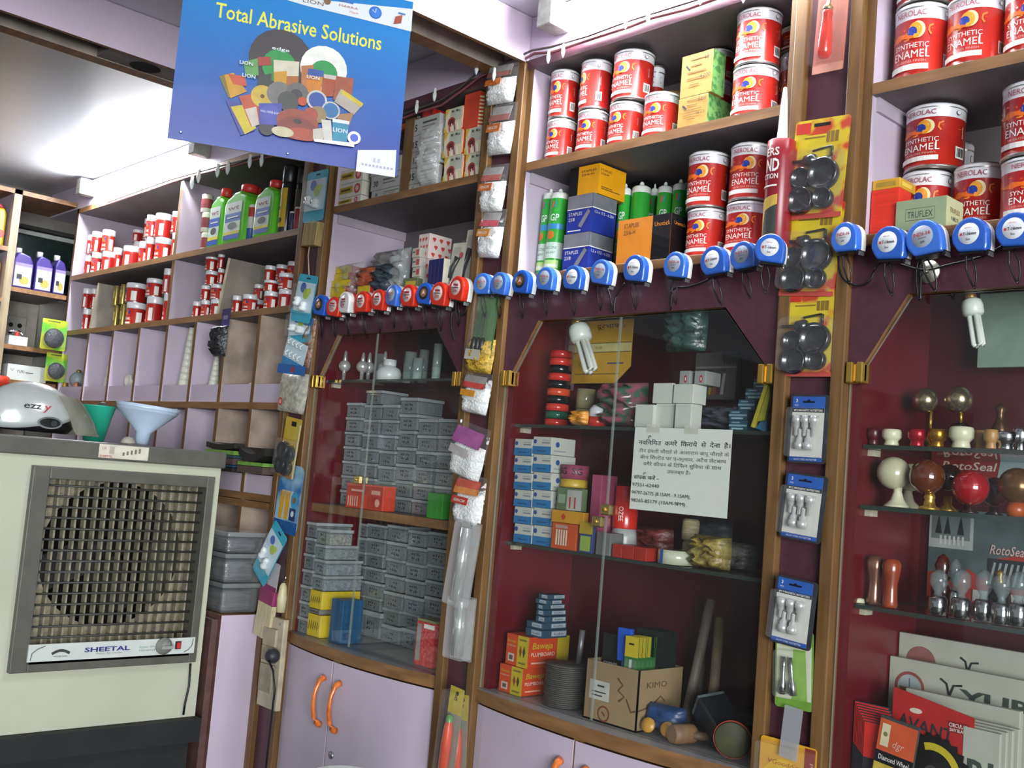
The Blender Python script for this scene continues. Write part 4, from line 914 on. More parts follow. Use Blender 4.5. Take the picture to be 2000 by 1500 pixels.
# ================================================================ left pilaster: cyan cards and below
CY, CYW = mat('#3fa9c4', .35, noise=.08), mat('#c9dbe4', .35, noise=.06)
def cyan(label, *fr, y=-.018, hooks=False):
    cen, wd, h, ln = blister_frame(*fr, y)
    t = thing('hook_card', label, 'blister card', group='cyan blister cards'); hung(t, cen, ln)
    mb, a = card_mb(wd, h, CY, .008); a.rect(-wd*.48, -h*.28, wd*.48, h*.34, CYW)
    a.disc(-wd*.14, h*.22, wd*.15, mat('#3a5fb4', .4), 12).disc(wd*.06, h*.1, wd*.16, mat('#a9c23a', .4), 12).disc(wd*.2, h*.16, wd*.1, mat('#b9cc4a', .4), 10).rect(-wd*.05, h*.41, wd*.15, h*.44, INK)
    mb.build('card', t)
    for cx, cz in ((-.22, -.08), (.12, -.16)):
        MB().lathe([(.001, -h*.1), (wd*.10, -h*.09), (wd*.13, -h*.04), (wd*.08, 0), (wd*.11, h*.05), (wd*.06, h*.1), (.001, h*.105)], mat('#e4eaea', .25, noise=.03), 12, TR((cx*wd, -.008, cz*h))).build('white_hook', t)
    bubble(wd*.8, h*.6, .02, FILM, 0, -h*.02).build('blister', t)
    return t
cyan('cyan blister card with white hooks, highest, under the blue sign', (603, 338), (591, 436), (642, 330), (631, 430))
cyan('cyan blister card with white hooks, second down, long and tilted', (586, 541), (566, 634), (622, 533), (606, 624), y=-.046)
cyan('cyan blister card with white hooks, mostly covered by the one above', (568, 600), (562, 672), (612, 596), (604, 668), y=-.022)
cyan('cyan blister card with white hooks, lowest, twisted sideways by the brush', (538, 1027), (487, 1117), (562, 1040), (522, 1138), y=-.05)
tag(MB().tube([P(612, 430, -.02), P(606, 470, -.022), P(602, 500, -.022), P(604, 545, -.03)], .0018, mat('#b5a888', .7), 6).build('string'), 'string from which the cyan cards hang on the left pilaster', 'string')
c = P(611, 458, -.026); o = MB().box(-.035, .035, -.012, .012, -.034, .034, mat('#a08a58', .5, noise=.3, ns=25, stretch=(8, 8, .6))).build('wooden_block', bev=.002, loc=c); o.rotation_euler = (0, .07, 0); tag(o, 'square wooden block under the highest cyan card', 'block')
cen, wd, h, ln = blister_frame((560, 668), (548, 728), (606, 664), (588, 716), -.026)
t = thing('cup_hook_card', 'card of rows of small white cup hooks on a blue base', 'blister card'); hung(t, cen, ln)
mb, a = card_mb(wd, h, CYW, .003); a.rect(-wd*.5, -h*.5, wd*.5, -h*.18, mat('#3f86b8', .4)); mb.build('card', t)
for j in range(2):
    for i in range(4):
        x, z = wd*(-.3+.2*i), h*(.38-.4*j)
        MB().tube([(x, -.002, z+.008), (x, -.010, z+.002), (x+.003, -.011, z-.006), (x+.006, -.008, z-.004)], .0022, WHITE, 6).build('cup_hook', t)
cen, wd, h, ln = blister_frame((600, 624), (586, 716), (622, 620), (604, 718), -.014)
t = thing('hardware_bag', 'small clear bag of brown fittings behind the cup hook card', 'bag'); hung(t, cen, ln)
vs, fs = pillow(wd, h, .02, 12, rough=.4); MB().add(vs, fs, mat('#8f6f60', .4, noise=.6, ns=90, bump=1.), True).build('fittings', t)
mb, a = card_mb(wd*.9, h*.16, mat('#3f74a8', .4), .002, .0008); o = mb.build('blue_header', t); o.location = (0, -.011, h*.42)
cen, wd, h, ln = blister_frame((553, 716), (541, 802), (609, 712), (594, 808), -.03)
t = thing('hardware_bag', 'clear bag with blue header and a red stamp on the left pilaster', 'bag'); hung(t, cen, ln)
vs, fs = pillow(wd, h*.85, .026, 14, rough=.35); MB().add(vs, fs, mat('#b5b0a0', .3, noise=.3, ns=60, bump=1.), True, TR((0, 0, -h*.08))).build('fittings', t)
vs, fs = pillow(wd*1.04, h, .03, 15); MB().add(vs, fs, FILM, True).build('clear_bag', t)
mb, a = card_mb(wd, h*.2, mat('#2f64a8', .4, noise=.1), .002, .0008); a.disc(wd*.06, 0, h*.07, mat('#a83a44', .5), 14); o = mb.build('blue_header', t); o.location = (0, -.017, h*.4)
mb = MB(); Art(mb, T_front(0, 0, 0)).disc(0, 0, h*.085, mat('#c4442e', .5), 14).disc(0, 0, h*.05, mat('#d8a090', .5), 14); o = mb.build('red_stamp', t); o.location = (-wd*.2, -.019, -h*.3)
# small hole saw pack seen nearly edge on, gloves card, brush
cen, wd, h, ln = blister_frame((560, 815), (542, 930), (592, 818), (572, 934), -.03)
t = thing('hole_saw_pack', 'narrow yellow hole saw pack on the left pilaster above the gloves card', 'blister pack'); hung(t, cen, ln)
mb, a = card_mb(wd, h, blend('#c69a2e', '#c0b04a', 20), .004); a.rect(-wd*.1, h*.36, wd*.2, h*.44, BLACK).rect(-wd*.5, -h*.5, wd*.5, -h*.44, mat('#b07a3a', .4)).rect(wd*.44, -h*.5, wd*.5, h*.4, TXW); mb.build('card', t)
for cx, cz, r in ((-.18, -.06, .3), (.16, -.1, .3), (-.2, -.3, .3), (.16, -.34, .26)):
    R = r*wd; MB().lathe([(.001, .006), (R*.7, .006), (R*.95, .014), (R, .012), (R, 0)], CUP, 20, TF((cx*wd, -.004, cz*h), (1, 0, 0), (0, 0, 1), (0, -1, 0))).build('hole_saw_cup', t)
bubble(wd*.92, h*.6, .024, FILM, 0, -h*.16).build('blister', t)
cen, wd, h, ln = blister_frame((551, 905), (533, 1036), (596, 912), (578, 1046), -.012)
t = thing('glove_card', 'blue rounded card picturing yellow rubber gloves', 'card'); hung(t, cen, ln)
mb, a = card_mb(wd, h, blend('#2a6aa8', '#9cc4d8', 12, .4, .6), .02)
a.rect(-wd*.28, -h*.3, wd*.3, h*.12, mat('#b9c6cc', .4)).rect(-wd*.5, -h*.5, wd*.5, -h*.32, mat('#1f5a9a', .4)).disc(wd*.26, 0, wd*.14, mat('#3f9ac8', .4), 16, h*.13).disc(wd*.26, 0, wd*.08, mat('#7a6a4a', .4), 14).rect(wd*.12, -h*.3, wd*.38, -h*.12, mat('#22406a', .4)).disc(wd*.25, -h*.2, wd*.07, CYW, 12)
for sx in (-.26, -.02):
    a.poly([(wd*(sx-.07), -h*.3), (wd*(sx+.07), -h*.3), (wd*(sx+.1), h*.0), (wd*(sx-.09), h*.02)], mat('#d8a02a', .4))
    for k in range(4): a.line([(wd*(sx-.07+.05*k), 0), (wd*(sx-.09+.065*k), h*(.1+.02*(k % 2)))], wd*.04, mat('#d8a02a', .4))
mb.build('card', t)
cen, wd, h, ln = blister_frame((520, 1090), (497, 1240), (556, 1098), (528, 1250), -.03)
t = thing('paint_brush_pack', 'paint brush in a clear sleeve with a purple band, hanging', 'paint brush'); hung(t, cen, ln)
mb, a = card_mb(wd*.9, h*.36, mat('#b9b4b6', .4, noise=.05), .004); a.disc(-wd*.05, -h*.02, .008, mat('#8a8488', .4), 16).disc(-wd*.05, -h*.02, .0065, mat('#b9b4b6', .4), 16).text('2', -wd*.1, -h*.13, h*.05, INK).rect(-wd*.45, -h*.18, wd*.45, -h*.12, mat('#8a2f5a', .4)); o = mb.build('sleeve_card', t); o.location = (0, -.006, h*.3)
pb = [(-wd*.42, h*.12), (wd*.42, h*.12), (wd*.42, -h*.05), (wd*.38, -h*.05)]
MB().box(-wd*.42, wd*.42, -.01, .008, -h*.06, h*.12, mat('#8f3560', .4, noise=.15)).build('ferrule', t, bev=.003)
vs = [(-wd*.4, -.009, -h*.06), (wd*.4, -.009, -h*.06), (wd*.4, .007, -h*.06), (-wd*.4, .007, -h*.06), (-wd*.46, -.006, -h*.5), (wd*.42, -.006, -h*.5), (wd*.42, .003, -h*.5), (-wd*.46, .003, -h*.5)]
MB().add(vs, [(0, 1, 5, 4), (1, 2, 6, 5), (2, 3, 7, 6), (3, 0, 4, 7), (4, 5, 6, 7), (0, 3, 2, 1)], mat('#cbbd98', .7, noise=.25, ns=60, stretch=(14, 1, .4), bump=.6)).build('bristles', t)
# electric board with plug
c0, c1 = P(531, 1204, -.03), P(524, 1385, -.03)
t = thing('switch_board', 'cream wall socket board low on the left pilaster', 'switch board', ((c0.x+c1.x)/2, -.03, (c0.z+c1.z)/2)); hh = (c0.z-c1.z)
CRM = mat('#b8ad94', .5, noise=.18, ns=25)
mb = MB().box(-.05, .05, 0, .0165, -hh/2, hh/2, CRM); a = Art(mb, T_front(0, 0, 0)); a.disc(-.03, hh*.44, .004, SILVER, 8).disc(.03, hh*.44, .004, SILVER, 8).disc(.0, -hh*.46, .004, SILVER, 8); mb.build('board', t, bev=.003)
for z in (.1, -.1, -.24): MB().box(-.036, .03, -.010, 0, hh*z-.02, hh*z+.02, mat('#9a8f78', .5, noise=.2)).build('switch', t, bev=.003)
MB().box(-.036, .03, -.010, 0, hh*.28-.024, hh*.28+.024, mat('#a89c84', .5)).build('socket', t, bev=.003)
c = P(522, 1282, -.071)
t = thing('power_plug', 'dark round plug in the socket with its cable hanging', 'plug', c)
MB().lathe([(.001, .0), (.016, .0), (.02, .008), (.018, .022), (.010, .03), (.001, .031)], mat('#2a2a30', .5), 16, TF((0, .028, 0), (1, 0, 0), (0, 0, 1), (0, -1, 0))).build('plug_body', t)
MB().tube([(.01, 0, -.01), (.035, 0, -.03), (.045, .005, -.08), (.035, .01, -.14), (.03, .012, -.2), (.025, .012, -.5)], .003, BLACK, 6).build('cable', t)
c = P(551, 1168, -.02); t = thing('brush_handle', 'pale wooden brush handle sticking up beside the paint brush', 'handle', c)
MB().lathe([(.001, -.04), (.012, -.038), (.014, .0), (.010, .03), (.006, .04), (.001, .041)], mat('#cfc49c', .45, noise=.05), 14).build('handle_body', t); MB().tube([(0, 0, .04), (.01, .0, .06)], .002, CHROME, 6).build('hanger', t)
# ================================================================ left pigeonhole shelving: tins and bottles
GS = 'small paint tins in the left shelving'
S1, S2 = 2.122, 1.893
_col = {}
def tins(cell, l, r, tops, b, yf=.02, z0=S1, rz=0.):
    """one column of small tins, listed from the bottom up"""
    _col[cell] = _col.get(cell, 0)+1; n = _col[cell]; z = z0
    for i, tp in enumerate(tops):
        lv = 'only' if len(tops) == 1 else ('bottom', 'middle' if len(tops) == 3 else 'top', 'top')[i]
        nm = ORD[n-1]
        lab = ('lone red tin, %s column from the left, %s' % (nm, cell)) if lv == 'only' else ('%s red tin, %s column from the left, %s' % (lv, nm, cell))
        z = tin('small', l, r, tp, b if i == 0 else tops[i-1], yf, z, lab, GS, rz=rz+.25*((n*7+i*3) % 5-2))
A1 = 'far left upper shelf'
tins(A1, 160, 176, (499, 460), 533, .04); tins(A1, 177, 197, (491, 450), 528); tins(A1, 197, 222, (489, 446), 525)
tins(A1, 219, 236, (482,), 518, .06); tins(A1, 238, 269, (477,), 515); tins(A1, 258, 278, (470, 446), 512, .14)
tins(A1, 270, 285, (470,), 508, .05); tins(A1, 284, 301, (462, 418), 504); tins(A1, 300, 333, (461, 413), 500); tins(A1, 334, 351, (454, 411), 496)
tins(A1, 280, 290, (466, 426), 508, .12)
A2 = 'far left lower shelf'
tins(A2, 160, 176, (602, 562), 640, z0=S2); tins(A2, 176, 188, (602, 563), 638, .05, S2); tins(A2, 187, 200, (598, 560), 635, .06, S2)
tins(A2, 243, 283, (588, 549), 630, z0=S2); tins(A2, 283, 315, (577, 541), 625, z0=S2); tins(A2, 317, 337, (573, 523), 620, z0=S2)
GTIN = mat('#a08c4a', .3, .6, noise=.15)
for i, (l, r) in enumerate(((219, 231), (232, 245))):
    z = S2
    for j, (tp, b) in enumerate(((594, 632), (555, 594))):
        R = (r-l)/2*mpp(P(232, 590, .03)); x = P((l+r)/2, (tp+b)/2, .04).x; z1 = P(232, tp, .03).z; zz = z+.0008
        t = thing('gold_tin', 'gold tin beside the leaning board, %s %s' % (('bottom', 'top')[j], ('left', 'right')[i]), 'tin', (x, .045, zz), group='gold tins')
        mb = MB().lathe([(R*.95, 0), (R, .003), (R, z1-zz-.008), (R*.97, z1-zz-.006)], GTIN, 18); Art(mb, cyl=R).rect(-R*.6, (z1-zz)*.35, R*.6, (z1-zz)*.7, mat('#c2b06a', .4)); mb.build('tin_body', t)
        MB().lathe([(R*.9, z1-zz-.006), (R*.9, z1-zz-.0005), (.001, z1-zz-.0004)], GTIN, 18).build('lid', t); z = z1
A3 = 'second bay left cell'
tins(A3, 375, 391, (588,), 617, z0=S2); tins(A3, 391, 409, (585, 556), 614, z0=S2); tins(A3, 409, 437, (583, 553), 612, z0=S2)
tins(A3, 430, 442, (580,), 608, .075, S2); tins(A3, 379, 396, (588, 559), 615, .1, S2)
z = 0
for i, (l, r, tp, b, lb) in enumerate(((399, 424, 527, 556, 'wide red tin, lower left of the high pile beside the leaning board'), (424, 437, 524, 553, 'narrow red tin, lower right of the high pile beside the leaning board'))):
    z0 = P(409, 556, .03).z; z = tin('small', l, r, tp, b, .03, z0, lb, GS); tin('small', l, r, tp-31, tp, .03, z, lb.replace('lower', 'upper'), GS)
tins(A3, 424, 443, (584, 551), 610, .16, S2)
A4 = 'second bay right cell'
tins(A4, 452, 471, (576,), 606, z0=S2); tins(A4, 471, 500, (573,), 604, z0=S2); tins(A4, 494, 513, (584, 554), 604, .10, S2)
tins(A4, 513, 541, (567, 545), 600, z0=S2); tins(A4, 541, 574, (563, 531), 597, z0=S2); tins(A4, 572, 589, (560, 533), 594, .03, S2)
tins(A4, 515, 537, (580, 548, 517), 600, .09, S2); tins(A4, 537, 560, (580, 546, 515), 598, .10, S2); tins(A4, 559, 584, (575, 543, 509), 596, .09, S2)
A5 = 'the shelf with the green jugs'
# tall old tins and the green jugs
for i, (tp, b) in enumerate(((453, 474), (414, 453), (378, 414))):
    z0 = S1 if i == 0 else z; z = P(402, tp, .04).z; R = 11*mpp(P(403, 420, .04))
    t = thing('old_tin', 'faded red tin left of the green jugs, %s of three' % ('bottom', 'middle', 'top')[i], 'tin', (P(402, (tp+b)/2, .05).x, .055, z0+.0008), group='faded red tins'); h = z-z0-.001
    MB().lathe([(R*.95, 0), (R, .002), (R, h*.25), (R, h*.75), (R, h-.002), (R*.9, h)], [mat('#a8744a', .5), mat('#c9c2b8', .5), mat('#8c3a40', .5), mat('#c9c2b8', .5), mat('#c9c2b8', .5)], 20).build('tin_body', t)
    MB().lathe([(R*.9, h-.0005), (R*.7, h), (.001, h)], WHITE, 20).build('lid', t)
GJ, RCAP = mat('#62c62e', .32, noise=.06, coat=.3), mat('#c8322c', .4, noise=.08)
def jug(label, l, r, tp, b, yf, dk=.6):
    x0, x1 = P(l, (tp+b)/2, yf).x, P(r, (tp+b)/2, yf).x; z1 = P((l+r)/2, tp, yf).z; h = z1-S1-.001; wd = (x1-x0)*.86; d = wd*dk
    t = thing('green_jug', label, 'bottle', ((x0+x1)/2-.01, yf+d/2, S1+.0008), group='green bottles with red caps')
    pr = [(-.5, 0), (.5, 0), (.5, .66), (.42, .77), (.2, .82), (.16, .86), (-.12, .86), (-.16, .82), (-.42, .76), (-.5, .66)]
    MB().prism([(u*wd, v*h) for u, v in pr], -d/2, d/2, GJ, T=TFR).build('bottle_body', t, bev=.012, seg=3)
    MB().tube([(wd*.52, 0, h*.62), (wd*.36, 0, h*.5), (wd*.42, 0, h*.3)], .008, GJ, 8).build('handle', t)
    MB().lathe([(wd*.17, h*.86), (wd*.19, h*.865), (wd*.19, h*.985), (wd*.16, h), (.001, h)], RCAP, 18, TR((wd*.02, 0, 0))).build('cap', t)
    mb = MB(); a = Art(mb, T_front(0, -d/2-.0005, 0))
    a.rect(-wd*.4, h*.07, wd*.3, h*.68, mat('#cfd8d0', .4)).rect(-wd*.4, h*.36, wd*.3, h*.5, mat('#2a4fa8', .4)).rect(-wd*.4, h*.07, wd*.3, h*.15, mat('#2a4fa8', .4)).rect(-wd*.4, h*.15, wd*.3, h*.2, mat('#d8c83a', .4))
    a.text('wt', -wd*.05, h*.55, h*.08, mat('#8a3a3a', .5), wd*.5, bold=.02).disc(-wd*.05, h*.29, wd*.2, mat('#3a3f3a', .5), 12, h*.06).rect(-wd*.3, h*.42, wd*.2, h*.44, TXW); mb.build('label', t)
jug('green bottle with red cap, leftmost of the row', 409, 441, 366, 473, .03); jug('green bottle with red cap, large one second from left', 437, 487, 357, 471, .012)
jug('green bottle with red cap, standing behind the other three', 482, 503, 365, 466, .13); jug('green bottle with red cap, right end beside the spray cans', 497, 542, 349, 460, .012)
def spray(label, l, r, tp, b, yf, body, lab):
    R = (r-l)/2*mpp(P((l+r)/2, (tp+b)/2, yf)); z1 = P((l+r)/2, tp, yf).z; h = z1-S1-.001
    t = thing('spray_can', label, 'spray can', (P((l+r)/2, (tp+b)/2, yf+R).x, yf+R, S1+.0008))
    mb = MB().lathe([(R*.95, 0), (R, .004), (R, h*.72), (R*.85, h*.76)], mat(body, .25, noise=.1, coat=.3), 22); a = Art(mb, cyl=R)
    a.rect(-R*1.2, h*.1, R*.9, h*.66, mat(lab, .35, noise=.1)).rect(-R*.8, h*.5, -R*.2, h*.56, INK).rect(-R*.8, h*.35, 0, h*.4, INK).disc(0, h*.2, R*.4, INK, 12); mb.build('can_body', t)
    MB().lathe([(R*.86, h*.74), (R*.97, h*.76), (R*.97, h*.97), (R*.85, h), (.001, h)], BLACK, 22).build('cap', t)
spray('yellow spray can with black cap by the cyan cards', 549, 578, 319, 444, .015, '#1c1c1e', '#c9a52e'); spray('dark spray can half behind the cyan card', 577, 600, 324, 440, .03, '#1c1c1e', '#4a4632')
for l, r, tp, b, m, lb in ((484, 500, 398, 461, '#b8403a', 'small red white and blue tube can between green bottles'), (565, 577, 412, 441, '#2c3158', 'tiny navy tin with white top at the foot of the spray can'), (575, 590, 403, 438, '#a84a44', 'tiny red tin at the foot of the dark spray can')):
    R = (r-l)/2*mpp(P(l, tp, .02)); z1 = P(l, tp, .02).z; h = z1-S1-.001
    t = thing('small_can', lb, 'can', (P((l+r)/2, (tp+b)/2, .02+R).x, .02+R, S1+.0008))
    MB().lathe([(R, 0), (R, h*.35), (R, h*.65), (R, h*.9), (R*.9, h*.98)], [mat('#3f5aa0', .4) if h > .1 else mat(m, .4), mat('#d8d4cc', .4) if h > .1 else mat(m, .4), mat(m, .4), WHITE], 16).build('can_body', t); MB().lathe([(R*.9, h*.97), (.001, h)], WHITE, 16).build('lid', t)
# ---- pigeonholes: pipe fittings, nested cones, sanding sheets
UP = 1.664; PV = mat('#d8d6c8', .35, noise=.06)
def prow(px, py, y): return P(px, py, y)
c = P(196, 730, .06)
t = thing('pipe_fitting', 'white pipe coupler lying with others in the second upper pigeonhole', 'pipe fitting', (c.x+.03, .08, UP))
MB().lathe([(.014, 0), (.016, .004), (.016, .04), (.012, .042), (.012, .085), (.013, .09), (.001, .091)], PV, 18, TR((0, 0, 0)) @ RY(.12)).build('upright_coupler', t)
MB().lathe([(.015, 0), (.015, .07), (.011, .07)], PV, 16, TR((.04, .03, .006)) @ RY(.3)).build('leaning_coupler', t)
c = P(248, 738, .06); t = thing('pipe_elbow', 'white pipe elbow with open mouth in the third upper pigeonhole', 'pipe fitting', (c.x+.035, .08, UP+.002))
MB().lathe([(.020, 0), (.024, .002), (.024, .03), (.018, .03), (.018, .012), (.001, .012)], PV, 20, TR((-.01, 0, .0245)) @ RX(PI/2)).build('front_mouth', t)
MB().lathe([(.018, 0), (.018, .05), (.023, .052), (.023, .068), (.016, .068), (.016, .05), (.001, .05)], [PV]*4+[BLACK]*2, 20, TR((.012, -.005, .03)) @ RY(.55)).build('side_mouth', t)
def cones(label, l, r, tp, b, n):
    y = .05; x = P((l+r)/2, b-10, y).x; R = (r-l)*.42*mpp(P(l, b, y)); z1 = P((l+r)/2, tp, y).z; z1 = min(z1, 1.868); h = z1-UP-.001
    t = thing('nested_cone_stack', label, 'cone stack', (x-.004, y, UP+.0008))
    pr = []; ms = []
    for i in range(n):
        k = R*(1-.62*i/n); pr += [(k*.94, h*i/n), (k, h*i/n+.001), (k*.93, h*(i+.96)/n)]; ms += [PV, PV, DUST]
    pr.append((.001, h)); MB().lathe(pr, ms, 18, RY(.05)).build('cones', t)
cones('tall stack of nested white cones in the fifth upper pigeonhole', 347, 378, 630, 752, 9); cones('shorter stack of nested white cones below the black bag', 407, 431, 693, 752, 6)
c = P(149, 725, .05); t = thing('grey_ball', 'pale grey round float beside the green scouring packs', 'ball', (c.x, .06, UP)); MB().ball((0, 0, .034), .033, mat('#8f9a9c', .4, noise=.08), 20).build('float_ball', t); MB().lathe([(.010, 0), (.008, .012), (.001, .013)], mat('#a08a4a', .4, .7), 12, TR((0, 0, .063))).build('stem', t)
for px, lb, m in ((128, 'small yellow brown knob fitting near the grey ball', '#a8843a'), (150, 'small copper coloured fitting in front of the grey ball', '#b0785a')):
    c = P(px, 745, .02); tag(MB().lathe([(.012, 0), (.014, .004), (.009, .010), (.012, .016), (.001, .02)], mat(m, .35, .5, noise=.2), 14).build('brass_fitting', loc=(c.x, .02, UP+.0005)), lb, 'fitting')
c = P(489, 749, .02); tag(MB().prism([(-.02, 0), (.014, 0), (.018, .012), (-.012, .004)], -.008, .008, PV, T=TFR).build('plastic_chip', loc=(c.x, .03, UP+.0005)), 'small white plastic wedge in the sixth upper pigeonhole', 'fitting')
# black scourer bag hanging from the shelf edge
a0, a1 = P(443, 606, -.012), P(443, 636, -.012); wd = 24*mpp(a0)*1.3
t = thing('scourer_bag', 'clear bag of black scourers with a purple header hung on the shelf edge', 'bag', a0)
mb, a = card_mb(wd, a0.z-a1.z+.01, mat('#3a3468', .4, noise=.2), .002, .001); a.rect(-wd*.3, -.004, wd*.3, .008, mat('#8a7aa0', .4)); o = mb.build('purple_header', t); o.location = (0, 0, -(a0.z-a1.z)/2)
vs, fs = pillow(wd*1.5, .098, .05, 21, rough=.5); o = MB().add(vs, fs, mat('#2c2c2e', .25, noise=.6, ns=120, bump=1.), True).build('black_scourers', t); o.location = (-.016, .0, -(a0.z-a1.z)-.048)
def sheets(px0, px1, items, cell, zb):
    x0, x1 = px0, px1; z = zb
    for i, (m, th, nm, bend) in enumerate(items):
        n = 8; pts = [(x0+(x1-x0)*k/n, z+.001+bend*((k/n-.5)**2)*4) for k in range(n+1)]
        poly = pts+[(x, zz+th) for x, zz in reversed(pts)]
        mb = MB().prism([(x-x0, zz) for x, zz in poly], -.2, .03, m, T=TF((x0, -.0, 0), (1, 0, 0), (0, 0, 1), (0, -1, 0)))
        tag(mb.build('abrasive_sheet_stack'), '%s in %s' % (nm, cell), 'abrasive sheets'); z += th+.0015+(.004 if bend > .01 else 0)
G_, K_, B_ = mat('#7aa84a', .5, noise=.15), mat('#2a2725', .6, noise=.2), mat('#5a4a42', .6, noise=.2)
ZR = 1.34
sheets(-3.035, -2.86, ((K_, .012, 'dark lower bundle of sheets', 0), (mat('#27506e', .5, noise=.1), .006, 'thin blue sheets', 0), (B_, .018, 'brown middle bundle of sheets', 0), (mat('#33505a', .5), .008, 'thin teal sheets', 0), (G_, .012, 'light green sheets', 0), (K_, .016, 'black curled top sheets', .006)), 'the sixth lower pigeonhole', ZR+.056)
sheets(-2.83, -2.685, ((B_, .02, 'brown bottom bundle of sheets', 0), (G_, .010, 'light green sheets', .0), (K_, .022, 'dark curling top sheets', .02)), 'the seventh lower pigeonhole', ZR+.058)
# ---- clear boxes on the base cupboard
z = 1.009
for i, (tp, b) in enumerate(((1140, 1203), (1082, 1140), (1040, 1082))):
    x1 = -2.672; y0 = -.123; z1 = PX(470, tp, -2.67).z
    t = thing('storage_box', 'large clear box of grey goods on the base cupboard, %s of three' % ('bottom', 'middle', 'top')[i], 'plastic box', (x1-.12, y0+.06, z+.001), group='large clear boxes on the base cupboard'); h = z1-z-.001
    MB().box(-.115, .115, -.056, .056, 0, h-.014, clear('#9aa0a4', .28, .1, noise=.3)).build('box_body', t, bev=.006)
    MB().box(-.12, .12, -.06, .06, h-.0138, h, clear('#c6ccce', .32, .08, noise=.3)).build('lid', t, bev=.004)
    MB().box(-.10, .10, -.048, .048, .004, h-.022, mat('#6a6668', .4, noise=.5, ns=40, stretch=(.4, .4, 3), bump=1.)).build('contents', t, bev=.01)
    z = z1
# ---- corner shelving: jugs, yellow bottles, tap, socket, scourers, sheet carton
PJ = mat('#33246e', .35, noise=.1, coat=.3)
def ypos(px, py, x): return PX(px, py, x).y
XR = -4.44
for i, (l, r, lb) in enumerate(((24, 66, 'purple jug with white label, left one of three'), (68, 105, 'purple jug with white label, middle one of three'), (106, 133, 'purple jug half hidden at the right end of the trio'))):
    y0, y1 = ypos(l, 540, XR), min(ypos(r, 540, XR), -.004); h = .165; wd = y1-y0-.003; d = .07
    t = thing('purple_jug', lb, 'bottle', (XR-d/2-.005, (y0+y1)/2, 2.041), rz=PI/2, group='purple jugs')
    MB().prism([(u*wd, v*h) for u, v in ((-.5, 0), (.5, 0), (.5, .62), (.3, .82), (-.1, .88), (-.3, .88), (-.5, .7))], -d/2, d/2, PJ, T=TFR).build('jug_body', t, bev=.007, seg=3)
    MB().lathe([(.009, h*.86), (.012, h*.87), (.012, h), (.001, h*1.01)], mat('#b9b2b4', .35), 14, TR((-wd*.2, 0, 0))).build('cap', t)
    mb = MB(); a = Art(mb, T_front(0, -d/2-.0005, 0)); a.rect(-wd*.42, h*.05, wd*.42, h*.62, mat('#b9bcc4', .4)).rect(-wd*.42, h*.54, wd*.42, h*.62, mat('#8a7ab0', .4)).disc(wd*.08, h*.2, wd*.24, mat('#a89a4a', .4), 12, h*.1).rect(-wd*.3, h*.22, -wd*.05, h*.34, INK); mb.build('label', t)
t = thing('yellow_bottle', 'yellow bottle with red mark cut by the left picture edge', 'bottle', (XR-.05, min(-.296, ypos(2, 425, XR)), 2.196), rz=PI/2); YB = mat('#d8a820', .35, noise=.08)
MB().prism([(-.04, 0), (.04, 0), (.04, .13), (.03, .155), (-.03, .155), (-.04, .13)], -.03, .03, YB, T=TFR).build('bottle_body', t, bev=.01, seg=3)
mb = MB(); a = Art(mb, T_front(0, -.0306, 0)); a.disc(.02, .05, .017, mat('#c2402a', .4), 16).disc(-.015, .09, .02, mat('#e8c85a', .4), 16); mb.build('label', t); MB().lathe([(.03, .154), (.032, .156), (.03, .168), (.001, .17)], mat('#8a2a30', .4), 16).build('cap', t)
t = thing('yellow_bottle', 'second yellow bottle on the shelf below, at the left picture edge', 'bottle', (XR-.05, ypos(-12, 500, XR), 1.991), rz=PI/2); MB().prism([(-.04, 0), (.04, 0), (.04, .13), (.03, .155), (-.03, .155), (-.04, .13)], -.03, .03, YB, T=TFR).build('bottle_body', t, bev=.01, seg=3); MB().lathe([(.02, .154), (.02, .17), (.001, .17)], RCAP, 16).build('cap', t)
y0, y1 = ypos(18, 658, XR), ypos(55, 660, XR); tag(MB().box(-4.54, XR, y0, y1, 1.811, 1.848, mat('#d9dcd8', .4, noise=.03)).build('white_carton', bev=.002), 'small white carton under the chrome tap on the corner shelf', 'carton')
t = thing('chrome_tap', 'bent chrome tap lying on the small white carton', 'tap', (-4.48, (y0+y1)/2, 1.849)); MB().tube([(0, -.03, .02), (0, -.01, .022), (0, .015, .02), (0, .024, .01), (0, .025, -.0)], .005, CHROME, 10).build('spout', t); MB().lathe([(.01, -.002), (.01, .012), (.006, .02), (.001, .021)], mat('#a8342e', .4), 14, TR((0, .005, .0))).build('red_collar', t)
y0, y1 = ypos(71, 630, XR), ypos(101, 630, XR); t = thing('wall_socket', 'grey wall socket plate with dark holes in the corner shelving', 'socket', (-4.727, (y0+y1)/2-.02, 1.90), rz=PI/2)
mb = MB().box(-.045, .045, -.006, 0, -.055, .055, mat('#a8a49c', .4)); a = Art(mb, T_front(0, -.006, 0))
for u, v in ((-.018, .018), (.018, .018), (-.018, -.012), (.018, -.012)): a.disc(u, v, .010, BLACK, 12)
mb.build('plate', t, bev=.002)
